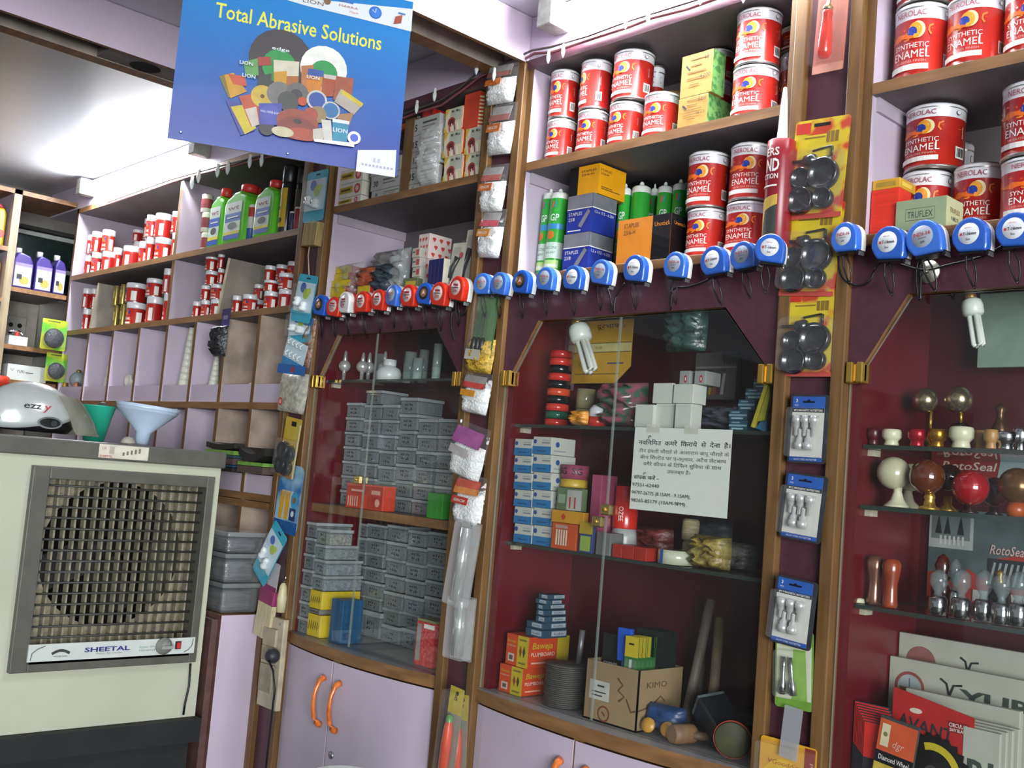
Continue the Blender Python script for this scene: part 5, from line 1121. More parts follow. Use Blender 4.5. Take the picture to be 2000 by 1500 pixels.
def scour(label, l, r, tp, b, xx, sd):
    y0, y1 = ypos(l, (tp+b)/2, xx), ypos(r, (tp+b)/2, xx); z1, z0 = PX((l+r)/2, tp, xx).z, PX((l+r)/2, b, xx).z; h = z1-z0; wd = y1-y0
    t = thing('scourer_pack', label, 'scourer pack', (xx, (y0+y1)/2, (z0+z1)/2), rz=PI/2, group='green scourer packs')
    mb, a = card_mb(wd, h, blend('#6ab83a', '#b8b83a', 14, .45, .55), .006); a.rect(-wd*.5, h*.36, wd*.4, h*.5, mat('#b9c83a', .4)).rect(-wd*.3, h*.41, wd*.2, h*.45, mat('#5a6a2a', .5)); mb.build('card', t)
    MB().lathe([(wd*.36, 0), (wd*.4, .010), (wd*.33, .018), (wd*.15, .022), (.001, .023)], mat('#44464a', .35, .5, noise=.7, ns=160, bump=1.), 20, TF((-wd*.02, -.002, -h*.12), (1, 0, 0), (0, 0, 1), (0, -1, 0))).build('steel_scourer', t)
    bubble(wd*.86, h*.6, .026, FILM, 0, -h*.12, .015).build('blister', t)
scour('green and yellow scourer pack, upper of two in the corner', 80, 130, 624, 684, -4.37, 1); scour('green scourer pack, lower of two in the corner', 88, 130, 690, 746, -4.40, 2)
y0, y1 = ypos(14, 725, XR), ypos(92, 725, XR); mb = MB().box(-4.70, XR, y0, min(y1, -.01), 1.6725, 1.735, mat('#d9dbd6', .5, noise=.03)); a = Art(mb, T_right(XR, y0, 1.6725)); a.text('YURI', .05, .03, .012, INK, .03).rect(.07, .032, .1, .035, INK).line([(.012, .045), (.018, .035), (.024, .045)], .0015, INK); tag(mb.build('sheet_carton', bev=.001), 'white carton with grey lettering behind the silver helmet', 'carton')
t = thing('red_tub', 'red tub with domed lid behind the top of the helmet', 'tub', (-4.33, -.27, 1.6)); MB().lathe([(.001, .07), (.05, .075), (.055, .07), (.055, .05), (.04, .02), (.001, .015)], mat('#c9402e', .4, noise=.05), 24).build('lid_dome', t)
MB().lathe([(.001, -.13), (.04, -.13), (.04, .02), (.001, .021)], mat('#b0342a', .4), 20).build('tub', t)
# ================================================================ air cooler on its stand, helmet, funnel, beaker
XF = -2.65                                                     # front face plane, facing the room (+x)
def cy(px, py): v = PX(px, py, XF); return v.y, v.z
yR = cy(436, 900)[0]; yL = yR-.60; zT = 1.452; zB = cy(384, 1398)[1]
CB = mat('#bcbda8', .42, noise=.06, ns=4); CG = mat('#57564e', .45, noise=.12, ns=20); CD = mat('#3a3a36', .5, noise=.15, ns=30)
t = thing('air_cooler', 'cream and grey air cooler with a dark grille, standing at the left', 'air cooler', (XF-.22, (yL+yR)/2, zB))
zl = cy(200, 900)[1]-.0; zl = 1.408
fy0, fz1 = cy(62, 908); fy1, _ = cy(415, 930); _, fz0 = cy(375, 1291)
iy0, iy1, iz1, iz0 = fy0+.04, fy1-.022, fz1-.03, cy(300, 1245)[1]
mb = MB().box(XF-.44, XF, fy1, yR-.004, zB, zl, CB).box(XF-.44, XF, yL, fy0, zB, zl, CB).box(XF-.44, XF, fy0, fy1, zB, fz0, CB).box(XF-.44, XF, fy0, fy1, fz1, zl, CB).box(XF-.44, XF-.42, fy0, fy1, fz0, fz1, CB)
mb.build('cabinet', t, True)
MB().box(XF-.45, XF+.012, yL, yR+.004, zl, zT, CG).build('top_lid', t, True, bev=.004)
mb = MB(); FD = .03
for q in ((fy0, iy0, fz0, fz1), (iy1, fy1, fz0, fz1), (iy0, iy1, iz1, fz1), (iy0, iy1, fz0, fz0+.028)): mb.box(XF-.05, XF+FD*.6, q[0], q[1], q[2], q[3], CG)
mb.box(XF-.05, XF+FD*.6, iy0, iy1, fz0+.028, iz0-.05, CG); mb.build('grille_frame', t, True, bev=.002)
# back plate with the round fan opening
cyy, czz, R = (iy0+iy1)/2+.005, (iz0+iz1)/2+.01, (iz1-iz0)*.47
mb = MB(); n = 40; vs = []; fs = []
for i in range(n):
    a = 2*PI*i/n; c, s = math.cos(a), math.sin(a); k = min((iy1-iy0)/2/max(abs(c), 1e-6), (iz1-iz0+.06)/2/max(abs(s), 1e-6))
    vs += [(XF-.07, cyy+c*R, czz+s*R), (XF-.07, cyy+c*max(k, R*1.0), czz+s*max(k, R*1.0))]
for i in range(n): j = (i+1) % n; fs.append((2*i, 2*i+1, 2*j+1, 2*j))
mb.add(vs, fs, mat('#c4ba9a', .6, noise=.15, ns=30)); mb.box(XF-.30, XF-.29, iy0, iy1, iz0-.05, iz1, mat('#1b1a18', .8, noise=.1)); mb.build('fan_plate', t, True)
mb = MB().lathe([(.001, .03), (.03, .03), (.035, 0), (.001, 0)], mat('#2c2b28', .6), 18, TF((XF-.17, cyy, czz), (0, 1, 0), (0, 0, 1), (1, 0, 0)))
for k in range(4):
    T = TF((XF-.15, cyy, czz), (0, 1, 0), (0, 0, 1), (1, 0, 0)) @ RZ(PI/2*k+.4) @ RX(.5); mb.box(.025, R*.92, -.045, .045, -.002, .002, mat('#33312d', .6, noise=.1), T)
mb.build('fan', t, True)
mb = MB()
for i in range(17):
    y = iy0+(iy1-iy0)*(i+.5)/17; mb.box(XF-.035, XF-.012, y-.0022, y+.0022, iz0-.02, iz1, mat('#8a8270', .6, noise=.25, ns=50))
mb.build('upright_louvres', t, True)
mb = MB()
for i in range(15):
    z = iz0+(iz1-iz0)*(i+.4)/15; mb.tube([(XF-.006, iy0-.002, z), (XF-.006, iy1+.002, z)], .003, CD, 6)
mb.build('cross_wires', t, True)
# control panel
(py0, pz0), (py1, pz1) = cy(40, 1293), cy(362, 1262)
pz0 = fz0+.026; pz1 = iz0-.0; mb = MB().box(XF+FD*.6, XF+FD*.6+.006, fy0+.036, fy1-.012, pz0, pz1, mat('#cdd2cc', .3, noise=.04, coat=.3)); W = fy1-.012-(fy0+.036); Hh = pz1-pz0
a = Art(mb, T_right(XF+FD*.6+.006, fy0+.036, pz0)); DB = mat('#2a2a74', .4, noise=0)
a.text('SHEETAL', W*.45, Hh*.42, Hh*.26, DB, W*.27, bold=.05).text('Water Air Cooler', W*.46, Hh*.25, Hh*.1, mat('#6a6a70', .5), W*.16, slant=.2).text('Super De', W*.69, Hh*.5, Hh*.12, mat('#5a8a80', .5), W*.1, slant=.25).text('Grand', W*.69, Hh*.3, Hh*.12, mat('#5a8a80', .5), W*.1, slant=.25)
a.line([(W*(.13+.10*i/8), Hh*(.42+.18*math.sin(PI*i/8))) for i in range(9)], Hh*.16, CD).text('WATER LEVEL', W*.18, Hh*.22, Hh*.08, INK, W*.08)
a.line([(W*.015, Hh*.1), (W*.02, Hh*.5), (W*.05, Hh*.75), (W*.09, Hh*.9)], Hh*.05, CG).line([(W*.985, Hh*.9), (W*.98, Hh*.5), (W*.96, Hh*.25), (W*.93, Hh*.1)], Hh*.05, CG)
p = mb.build('control_panel', t, True, bev=.001)
kx = XF+FD*.6+.006
ob = MB().lathe([(.022, 0), (.0215, .006), (.017, .008), (.016, .018), (.001, .019)], mat('#82827c', .4), 22, TF((kx, fy0+.036+W*.795, pz0+Hh*.55), (0, 1, 0), (0, 0, 1), (1, 0, 0))).box(kx+.018, kx+.026, fy0+.036+W*.795-.015, fy0+.036+W*.795+.015, pz0+Hh*.55-.004, pz0+Hh*.55+.004, mat('#9a9a94', .4))
o = ob.build('speed_knob', p); o.location = (-t.location.x, -t.location.y, -t.location.z)
o = MB().box(kx, kx+.004, fy0+.036+W*.87, fy0+.036+W*.905, pz0+Hh*.32, pz0+Hh*.8, BLACK).box(kx+.004, kx+.007, fy0+.036+W*.876, fy0+.036+W*.899, pz0+Hh*.38, pz0+Hh*.74, mat('#c8322a', .35)).build('red_switch', p); o.location = (-t.location.x, -t.location.y, -t.location.z)
sy0, sy1 = cy(190, 875)[0], cy(286, 885)[0]
mb = MB().box(XF+.012, XF+.0126, sy0, sy1, zl+.006, zT-.004, mat('#d3cdbc', .5)); W, Hh = sy1-sy0, zT-.01-zl; a = Art(mb, T_right(XF+.0126, sy0, zl+.006))
a.text('SHEETAL', W*.15, Hh*.05, Hh*.15, mat('#b03a34', .5), W*.26, bold=.03).text('GR', W*.1, Hh*.6, Hh*.2, mat('#a05a50', .5)).rect(W*.2, Hh*.3, W*.3, Hh*.85, mat('#b0a898', .5))
for i in range(5): a.rect(W*(.47+.08*i), Hh*(.25+.06*i), W*(.51+.08*i), Hh*(.5+.09*i), mat('#6f6a60', .5))
mb.build('sticker', t, True)
MB().tube([PX(372, 1296, XF+.006), PX(369, 1340, XF+.008), PX(361, 1375, XF+.008), PX(358, 1396, XF+.006)], .003, BLACK, 6).build('power_cable', t, True)
t = thing('cooler_stand', 'low black stand under the air cooler', 'stand', (XF-.22, (yL+yR)/2, 0)); SK = mat('#17191a', .7, noise=.25, ns=8)
MB().box(XF-.46, XF+.03, yL-.05, yR-.0, zB-.06, zB-.001, SK).build('stand_top', t, True); MB().box(XF-.44, XF+.01, yL-.03, yR-.02, .08, zB-.0605, SK).build('stand_body', t, True)
for sx in (XF-.44, XF-.03):
    for sy in (yL-.03, yR-.06): MB().box(sx, sx+.04, sy, sy+.04, 0, .08, SK).build('leg', t, True)
# helmet: visor to the right, ear side towards the room
hy, hz = cy(70, 800); hx = XF-.16; c0 = PX(58, 800, hx)
t = thing('helmet', 'silver open face helmet with black and red lettering on the air cooler', 'helmet', (hx, c0.y, zT+.003))
HS = mat('#ccd0ce', .22, .2, noise=.05, coat=.6); sc_ = 104*mpp(c0)/.168
def hp(th, ph):                                               # ellipsoid shell, y along its length
    return Vector((.092*math.sin(th)*math.cos(ph), .128*math.sin(th)*math.sin(ph), .05+.118*math.cos(th)))
vs = []; fs = []; NU, NV = 36, 12
for j in range(NV+1):
    for i in range(NU):
        ph = 2*PI*i/NU; front = math.sin(ph)
        mx = 1.62+.33*max(0, -front)+.12*math.cos(2*ph)-.18*max(0, front)**2
        vs.append(hp(max(1e-4, mx*j/NV), ph))
for j in range(NV):
    for i in range(NU): k = (i+1) % NU; fs.append((j*NU+i, (j+1)*NU+i, (j+1)*NU+k, j*NU+k))
o = MB().add(vs, fs, HS, True).build('shell', t); md = o.modifiers.new('thick', 'SOLIDIFY'); md.thickness = .008
MB().lathe([(.078, .012), (.088, .03), (.08, .06), (.05, .075), (.001, .08)], BLACK, 24, Matrix.Diagonal((1, 1.32, 1, 1)) @ TR((0, 0, .0))).build('lining', t)
# lettering and ear cover on the +x side
mb = MB()
class Wrap(Art):
    def mp(s, u, v):
        e = 1.012+.002*s.k; y, z = u, v; q = max(.02, 1-(y/.128)**2-((z-.05)/.118)**2); return Vector((.092*math.sqrt(q)*e, y*e, .05+(z-.05)*e))
a = Wrap(mb); a.text('ezz', -.018, .082, .019, INK, .044, bold=.03, slant=.15).text('y', .018, .080, .022, mat('#b83a3a', .4), .018, bold=.03, slant=.25); mb.build('lettering', t)
mb = MB(); a = Wrap(mb); a.disc(.03, .043, .034, mat('#8b918f', .3, .4), 20, .019).disc(.03, .043, .028, BLACK, 20, .014).disc(.04, .042, .009, mat('#3a3c3c', .4), 12); mb.build('ear_vent', t)
mb = MB().lathe([(.001, .003), (.005, .003), (.006, 0)], mat('#4a4c4c', .3), 12, TF((.062, -.093, .045), (.5, .86, 0), (0, 0, 1), (.86, -.5, 0))); mb.build('visor_screw', t)
vs = []; fs = []
for j in range(7):
    for i in range(13):
        ph = PI/2-1.25+2.5*i/12; th = .95+j*.17; p_ = hp(min(th, 1.9), ph)*1.05; vs.append((p_.x, p_.y+.012+.010*j, max(.012, p_.z-.012*j*.6+.006)))
for j in range(6):
    for i in range(12): fs.append((j*13+i, (j+1)*13+i, (j+1)*13+i+1, j*13+i+1))
MB().add(vs, fs, clear('#b7b6a4', .42, .12, '#d8d6c8'), True).build('visor', t)
for ch in t.children: ch.scale = (sc_, sc_*1.18, sc_)
# beaker and funnel
bx = XF-.33; c0 = PX(186, 830, bx); R = 35*mpp(c0)
t = thing('green_beaker', 'turquoise plastic beaker behind the helmet visor', 'beaker', (bx, c0.y, zT+.001)); GT_ = mat('#2fb596', .35, noise=.05); h = 70*mpp(c0)
MB().lathe([(R*.5, 0), (R*.56, .002), (R*.84, h*.72), (R*.86, h*.73), (R*.98, h*.97), (R*1.04, h), (R*.96, h), (R*.8, h*.7), (R*.5, .006), (.001, .005)], GT_, 26).build('beaker_cup', t)
MB().lathe([(.001, 0), (.012, 0), (.016, .01), (.012, .022), (.001, .026)], mat('#4c4a44', .5, noise=.3), 12, TR((R*.2, R*.2, h*.86))).build('cleaning_pad', t)
bx = XF-.08; c0 = PX(280, 830, bx); R = 60*mpp(c0); h = 76*mpp(c0)
t = thing('funnel', 'large pale blue plastic funnel standing on the air cooler', 'funnel', (bx, c0.y, zT+.004)); FB = mat('#bed0e6', .3, noise=.04, coat=.2)
o = MB().lathe([(R*.21, 0), (R*.24, h*.3), (R*.94, h*.84), (R*.96, h*.86), (R*.99, h), (R*1.02, h), (R*.93, h*.85), (R*.2, h*.3), (R*.16, .002)], FB, 32, RX(-.0) @ RY(.0)).build('cone', t); o.rotation_euler = (-.06, .04, 0)
MB().prism([(-.012, 0), (.012, 0), (.008, .022), (-.010, .022)], -.001, .001, FB, T=TF((.01, R*.98, h*.78), (1, 0, 0), (0, 0, 1), (0, -1, 0))).build('hanging_tab', t)
c = PX(250, 862, XF-.06); tag(MB().lathe([(.018, 0), (.02, .004), (.012, .016), (.001, .019)], mat('#a8a294', .6, noise=.2, ns=40), 14).build('pumice_lump', loc=(XF-.06, c.y, zT+.0015)), 'small pale grey lump beside the funnel foot', 'lump')
# ================================================================ left display: small clear boxes
GBX = 'small clear fastener boxes'
ZW = 1.335
def stackboxes(cell, l0, l1, r0, r1, top, bot, n, yf, z0, d=.1, skip=(), content='#5c6264', key='g', lab='clear box'):
    """a stack leaning with perspective: l0..r0 at its top, l1..r1 at its foot"""
    z = z0
    for i in range(n):
        u = (i+.5)/n; b = bot+(top-bot)*i/n; tp = bot+(top-bot)*(i+1)/n
        l, r = l1+(l0-l1)*u, r1+(r0-r1)*u
        z = clear_box(l, r, tp, b, yf+.006*((i*7+n) % 3), z, '%s, %s from the bottom, %s' % (lab, ORD[i], cell), GBX, key, d, content, rz=.04*((i*5+n) % 3-1))
C = ' stack on the wooden shelf'
stackboxes('leftmost'+C, 677, 661, 706, 692, 786, 985, 7, .09, ZW, .09)
stackboxes('second'+C, 715, 694, 747, 728, 762, 990, 8, .09, ZW, .09, key='h', content='#4d5254')
stackboxes('third'+C, 747, 730, 778, 764, 790, 1000, 7, .09, ZW, .09, key='i', content='#6a6a62')
stackboxes('fourth'+C, 782, 765, 817, 800, 776, 1003, 7, .09, ZW, .09)
stackboxes('fifth'+C, 818, 800, 853, 834, 818, 1008, 6, .085, ZW, .09, key='h', content='#4d5254')
stackboxes('sixth'+C, 856, 842, 894, 878, 818, 1015, 6, .085, ZW, .09, key='i', content='#6a6a62')
RP = mat('#c8442e', .4, noise=.08)
def rpk(a, w, h):
    a.rect(w*.06, h*.55, w*.94, h*.92, mat('#b03a2c', .4)).rect(w*.22, h*.68, w*.78, h*.76, mat('#d9a898', .5))
    for i in range(5): a.rect(w*(.1+.1*i), h*.08, w*(.14+.1*i), h*.48, mat('#d8c0b0', .4))
cpx('red_carton', 'red carton with printed nails at the wooden shelf edge, left of two', 'carton', 678, 716, 944, 992, .03, .045, RP, ZW, front=rpk, rz=.12, group='red printed cartons on the wooden shelf')
cpx('red_carton', 'red carton with orange border at the wooden shelf edge, right of two', 'carton', 719, 748, 948, 998, .03, .04, RP, ZW, front=lambda a, w, h: a.rect(w*.08, h*.06, w*.92, h*.94, mat('#b83a2c', .4)).rect(w*.2, h*.62, w*.8, h*.78, mat('#e0a890', .5)).disc(w*.65, h*.3, w*.16, mat('#e0a890', .5), 12), group='red printed cartons on the wooden shelf')
GG = mat('#2f8a2c', .4, noise=.06)
cpx('green_carton', 'plain green carton at the right end of the wooden shelf', 'carton', 834, 864, 963, 1021, .028, .07, GG, ZW, 889)
# front stack on the display floor
Z0 = BT
z = Z0
YL = mat('#d8bc28', .4, noise=.06)
for i, (l, r, tp, b, s, kind, lb) in enumerate(((585, 616, 1196, 1238, 680, 'y', 'yellow cardboard box at the foot of the front stack'), (593, 618, 1187, 1196, 690, 'g', 'thin grey box between the two yellow ones'), (589, 619, 1150, 1187, 703, 'y', 'upper yellow box under the boxes of screws'))):
    py = (tp+b)/2; x0, x1 = P(l, py, .012).x, P(r, py, .012).x; z1 = P((l+r)/2, tp, .012).z
    if x0 < -2.443: x0, x1 = -2.443, x1+(-2.443-x0)*.6
    carton('yellow_box' if kind == 'y' else 'grey_box', lb, 'box', x0, x1, .012, min(.13, PX(s, py, x1).y-.012), z, z1, YL if kind == 'y' else mat('#77736c', .5), front=lambda a, w, h: [a.line([(w*(.1+.17*k), h*.3), (w*(.16+.17*k), h*.7), (w*(.22+.17*k), h*.4)], .002, INK) for k in range(5)])
    z = z1+.0008
for i, (l, r, tp, b, s, cont, lb) in enumerate(((594, 625, 1120, 1150, 702, '#9a9eaa', 'large clear box of steel screws, lower of two'), (597, 630, 1090, 1120, 702, '#a0a4b0', 'large clear box of steel screws, upper of two'), (607, 632, 1062, 1090, 697, '#8fa298', 'large clear box of greenish anchors'), (617, 645, 1032, 1062, 691, '#b3aa8c', 'large clear box of beige plugs on top of the front stack'))):
    z = clear_box(l, r, tp, b, .012, z, lb, 'large clear fastener boxes', 'big%d' % i, .1, cont, s=s, xlo=-2.443)
z = Z0
for i in range(7):
    h = (P(600, 1018, .012).z-Z0)/7; u = (-2.4945, -2.4455)
    place(PR, 'cbh', lambda: make_clear_box('#4d5254'), ((u[0]+u[1])/2, .012+.06, z+.0008), 0, 'narrow clear box, %s from the bottom, beside the front stack' % ORD[i], GBX, (.49, 1, (h-.0008)/.06)); z += h
BBX = mat('#1f5276', .35, noise=.06)
cpx('blue_carton', 'plain dark blue carton at the front of the display floor', 'carton', 645, 668, 1170, 1248, .012, .06, BBX, Z0, 708)
C = ' stack in the back of the display floor'
for i, (l0, l1, r0, r1, tp, bt, k, c) in enumerate(((702, 690, 716, 708, 1022, 1215, 'g', '#5c6264'), (717, 706, 753, 742, 1024, 1222, 'h', '#4d5254'), (756, 742, 794, 778, 1026, 1254, 'i', '#6a6a62'), (796, 782, 832, 818, 1036, 1262, 'g', '#5c6264'), (836, 822, 878, 862, 1040, 1262, 'h', '#4d5254'))):
    stackboxes(ORD[i]+C, l0, l1, r0, r1, tp, bt, 7, .15, Z0, .085, key=k, content=c)
x = P(838, 1255, .05); t = thing('red_tube_box', 'red patterned carton with a silver stripe at the right of the display floor', 'carton', (x.x, .06, BT+.001)); h = P(838, 1215, .05).z-BT
mb = MB().box(-.035, .035, -.025, .03, 0, h, blend('#b8242c', '#d04a48', 120, .45, .55, .35)); a = Art(mb, T_front(-.035, -.025, 0)); a.rect(.006, .012, .022, h-.006, mat('#9a9a94', .35, .3)).rect(.03, h-.014, .07, h-.004, TXW); mb.build('carton_body', t, bev=.003)
MB().box(-.034, .034, -.024, .029, h, h+.006, mat('#8a8458', .5)).build('lid', t)
# top glass shelf: chrome taps, white jug, clear cups
for i, (px, hpx, lb) in enumerate(((666, 62, 'first from the left'), (690, 62, 'second from the left'), (701, 58, 'third, half behind the second'), (720, 64, 'fourth, nearest the door gap'))):
    c = P(px, 728, .06); h = hpx*mpp(c)
    t = thing('chrome_stand', 'slim chrome stand with round collar on the top glass shelf, %s' % lb, 'stand', (c.x, .07+.04*(i % 2), 1.6755), group='chrome stands on the glass shelf')
    MB().lathe([(.016, 0), (.016, .003), (.005, .006), (.006, h*.35), (.006, h*.6), (.007, h*.64), (.004, h*.95), (.001, h)], mat('#d6d6d2', .2, .7, noise=.03), 16).build('stem', t)
    MB().ball((0, 0, h*.5), .017, mat('#cfcfca', .2, .5, noise=.03), 14).build('round_collar', t)
def vessel(name, label, cat, px, py, y, zb, R, prof, m, parts=()):
    c = P(px, py, y); t = thing(name, label, cat, (c.x, y, zb+.0008)); MB().lathe([(r*R, z*R) for r, z in prof], m, 24).build(parts[0] if parts else 'vessel_body', t); return t
c = P(760, 725, .08); R = 25*mpp(c)
t = vessel('white_jar', 'squat white jar with a narrow neck on the top glass shelf', 'jar', 760, 725, .09, 1.675, R, [(.85, 0), (.98, .06), (1, .7), (.85, 1.05), (.55, 1.2), (.5, 1.25)], mat('#c8cfcc', .3, noise=.03), ('jar_body',))
MB().lathe([(.5*R, 1.25*R), (.53*R, 1.3*R), (.53*R, 1.75*R), (.001, 1.78*R)], mat('#c8cfcc', .35), 22).build('cap', t)
CLR = clear('#dfe8e6', .14, .08, '#e6efec')
for px, tp, lb, w_, yy in ((800, 688, 'clear plastic cup right of the white jar', 13, .12), (815, 700, 'short clear cup with white base on the top glass shelf', 11, .06), (826, 684, 'tall clear cylinder behind the short cup', 10, .13), (852, 672, 'tall clear tube holder near the slanted glass edge', 9, .06), (742, 692, 'clear cup behind the white jar', 12, .17)):
    c = P(px, 725, yy); R = w_*mpp(c); h = P(px, tp, yy).z-1.676
    t = thing('clear_cup', lb, 'cup', (c.x, yy, 1.6758)); MB().lathe([(R, 0), (R, h), (R*.92, h), (R*.92, .006), (.001, .006)], CLR, 20).build('cup_wall', t); MB().lathe([(R*.9, .001), (R*.9, h*.35), (.001, h*.36)], mat('#b9c0be', .4), 16).build('contents', t)
cpx('black_packet', 'black cloth bundle behind the slanted glass edge', 'packet', 820, 858, 652, 690, .2, .04, BLACK, 1.72)
# ================================================================ middle display
ZB1, ZB2 = 1.569, 1.308
TAPES_C = ['r', 'k', 'g', 'k', 'r', 'k', 'r', 'k', 'r', 'r']; TAPES_C = ['#b83028', '#1e5a46', '#c23a30', '#17181a', '#c84a2c', '#17181c', '#c43228', '#16171a', '#c8382c', '#b02c26']
z = ZB1+.001; c = P(1092, 750, .09); R = 23*mpp(c); hh = (P(1096, 682, .06).z-ZB1)/10
for i in range(10):
    t = thing('tape_roll', '%s insulation tape roll, %s from the bottom of the tall stack' % ('red' if TAPES_C[i][1] in 'bc' else 'dark', ORD[i]), 'tape roll', (c.x+.001*((i*3) % 3), .09, z), group='stacked insulation tape rolls')
    MB().lathe([(R, 0), (R, hh*.92), (R*.62, hh*.92), (R*.62, hh*.9)], mat(TAPES_C[i], .15, noise=.03, coat=.4), 30).build('tape', t); MB().lathe([(R*.62, hh*.02), (R*.62, hh*.93), (R*.55, hh*.93), (R*.55, hh*.02)], mat('#a09a8a', .5), 24).build('core', t); z += hh
z = ZB1+.001; c = P(1138, 780, .13); R = 19*mpp(c)
for i in range(2):
    h = .045; t = thing('clear_tape_roll', 'wide clear tape roll, %s of two beside the red and black stack' % ('lower', 'upper')[i], 'tape roll', (c.x, .14, z), group='wide clear tape rolls')
    MB().lathe([(R, 0), (R, h*.98), (R*.8, h*.98)], mat('#9a9670', .12, noise=.1, coat=.5), 26).build('tape', t); MB().lathe([(R*.8, 0), (R*.8, h*.98), (R*.74, h*.98), (R*.74, 0)], mat('#8a7a58', .6), 20).build('core', t); z += h
c = P(1160, 815, .05); t = thing('red_tape_roll', 'red tape roll lying flat with a white cap on it', 'tape roll', (c.x, .06, ZB1+.001)); R = 18*mpp(c)
MB().lathe([(R, 0), (R, .02), (R*.6, .02)], mat('#a83028', .2), 24).build('tape', t); MB().lathe([(R*.98, .0205), (R*.9, .036), (R*.5, .046), (.001, .048)], mat('#c9cdd0', .3), 22).build('white_cap', t)
c = P(1126, 822, .03); vs, fs = pillow(.05, .03, .03, 31, rough=.5); tag(MB().add(vs, fs, mat('#c8862a', .4, noise=.4, ns=60), True).build('orange_packet', loc=(c.x, .04, ZB1+.018)), 'crumpled orange packet at the front edge beside the tape stack', 'packet')
vs, fs = pillow(.11, .095, .1, 33, rough=.5); c = P(1212, 812, .07); tag(MB().add(vs, fs, blend('#3a5a4c', '#8a4a58', 45, .45, .6, .15), True).build('clear_bag', loc=(c.x, .09, ZB1+.05)), 'clear bag of green and pink bits behind the door gap', 'bag')
cen = (P(1112, 630, .18)+P(1239, 625, .18)+P(1225, 751, .18)+P(1114, 745, .18))/4; wd = P(1236, 690, .18).x-P(1113, 690, .18).x; h = P(1170, 628, .18).z-P(1170, 750, .18).z
t = thing('yellow_calendar', 'hanging yellow cardboard sheet with a pale stripe behind the bulb', 'calendar', cen)
mb = MB().prism([(-wd*.5, -h*.5), (wd*.28, -h*.5), (wd*.5, -h*.24), (wd*.5, h*.5), (-wd*.5, h*.5)], 0, .002, mat('#c49a36', .5, noise=.08), T=TFR); a = Art(mb, T_front(0, -.002, 0))
a.rect(-wd*.5, h*.0, wd*.5, h*.13, mat('#c9c080', .5)).rect(-wd*.5, h*.13, wd*.5, h*.145, mat('#7a6a3a', .5)).rect(-wd*.5, -h*.015, wd*.5, 0, mat('#7a6a3a', .5)).text('दूरभाष', wd*.12, h*.37, h*.07, INK, wd*.35).text('न.', wd*.38, h*.36, h*.05, INK).text('9:150', wd*.0, h*.04, h*.045, mat('#8a7a3a', .5)).text('CG', -wd*.22, -h*.24, h*.1, mat('#a8843a', .5)).rect(wd*.15, -h*.2, wd*.4, -h*.175, mat('#5a5a6a', .5)).rect(-wd*.35, -h*.36, wd*.35, -h*.345, mat('#7a6a3a', .5)); mb.build('sheet', t)
vs, fs = pillow(P(1112, 690, .1).x-P(1048, 690, .1).x, .17, .012, 35, rough=.4); c = P(1078, 690, .15); tag(MB().add(vs, fs, clear('#8f8a9a', .35, .12, noise=.3), True).build('film_packet', loc=(c.x, .18, c.z)), 'large grey film packet standing behind the tape stack', 'packet')
def cfl(px, py, y, L, label, lean):
    c = P(px, py, y); t = thing('energy_saving_bulb', label, 'bulb', c, rot=(lean[0], lean[1], 0)); WB = mat('#cfd6cc', .3, noise=.03); k = L/.15
    MB().lathe([(.012, .062), (.015, .06), (.0155, .035), (.015, .033)], BRASS, 16).build('screw_cap', t)
    MB().lathe([(.013, .034), (.026, .025), (.029, .01), (.028, -.012), (.022, -.018), (.001, -.019)], WB, 22).build('ballast_housing', t)
    for dx, dy in ((-.0095, -.008), (.0095, -.008), (-.0095, .008), (.0095, .008)): MB().tube([(dx, dy, -.018), (dx, dy, -.10), (dx*.6, dy, -.106)], .0068, mat('#d8ded2', .25, noise=.02), 10).build('glass_tube', t)
    for ch in t.children: ch.scale = (k, k, k)
cfl(1134, 655, .05, .125, 'white energy saving bulb hanging at an angle in the middle cabinet', (0, -.45))
cfl(1900, 605, .05, .085, 'white energy saving bulb hanging at the top of the right cabinet', (0, -.2))
WB_ = mat('#c3c8bc', .5, noise=.03)
_, zz = cpx('white_carton', 'plain white carton, lower left of the pile on the glass shelf', 'carton', 1240, 1276, 790, 832, .03, .06, WB_, ZB1, 1281, group='plain white cartons')
_, zz = cpx('white_carton', 'plain white carton, lower middle of the pile', 'carton', 1280, 1316, 788, 832, .04, .06, WB_, ZB1, 1322, group='plain white cartons')
_, zq = cpx('white_carton', 'plain white carton, lower right of the pile', 'carton', 1318, 1350, 788, 834, .03, .07, WB_, ZB1, 1371, group='plain white cartons')
cpx('white_carton', 'plain white carton, upper left of the pile', 'carton', 1275, 1313, 748, 788, .045, .06, WB_, max(zz, zq), 1318, group='plain white cartons')
_, z2 = cpx('white_carton', 'plain white carton, upper right and widest of the pile', 'carton', 1315, 1354, 750, 792, .04, .07, WB_, max(zz, zq), 1380, group='plain white cartons')
for l, r, lb in ((1327, 1347, 'left'), (1356, 1378, 'right')): cpx('red_mark_carton', 'small pale carton with a red oval, %s of two on the white pile' % lb, 'carton', l, r, 724, 750, .055, .05, mat('#8f938e', .5), z2, front=lambda a, w, h: a.disc(w*.62, h*.4, w*.14, mat('#a8242c', .5), 14, h*.28).disc(w*.62, h*.4, w*.07, WB_, 12, h*.14), group='small pale cartons with red ovals')
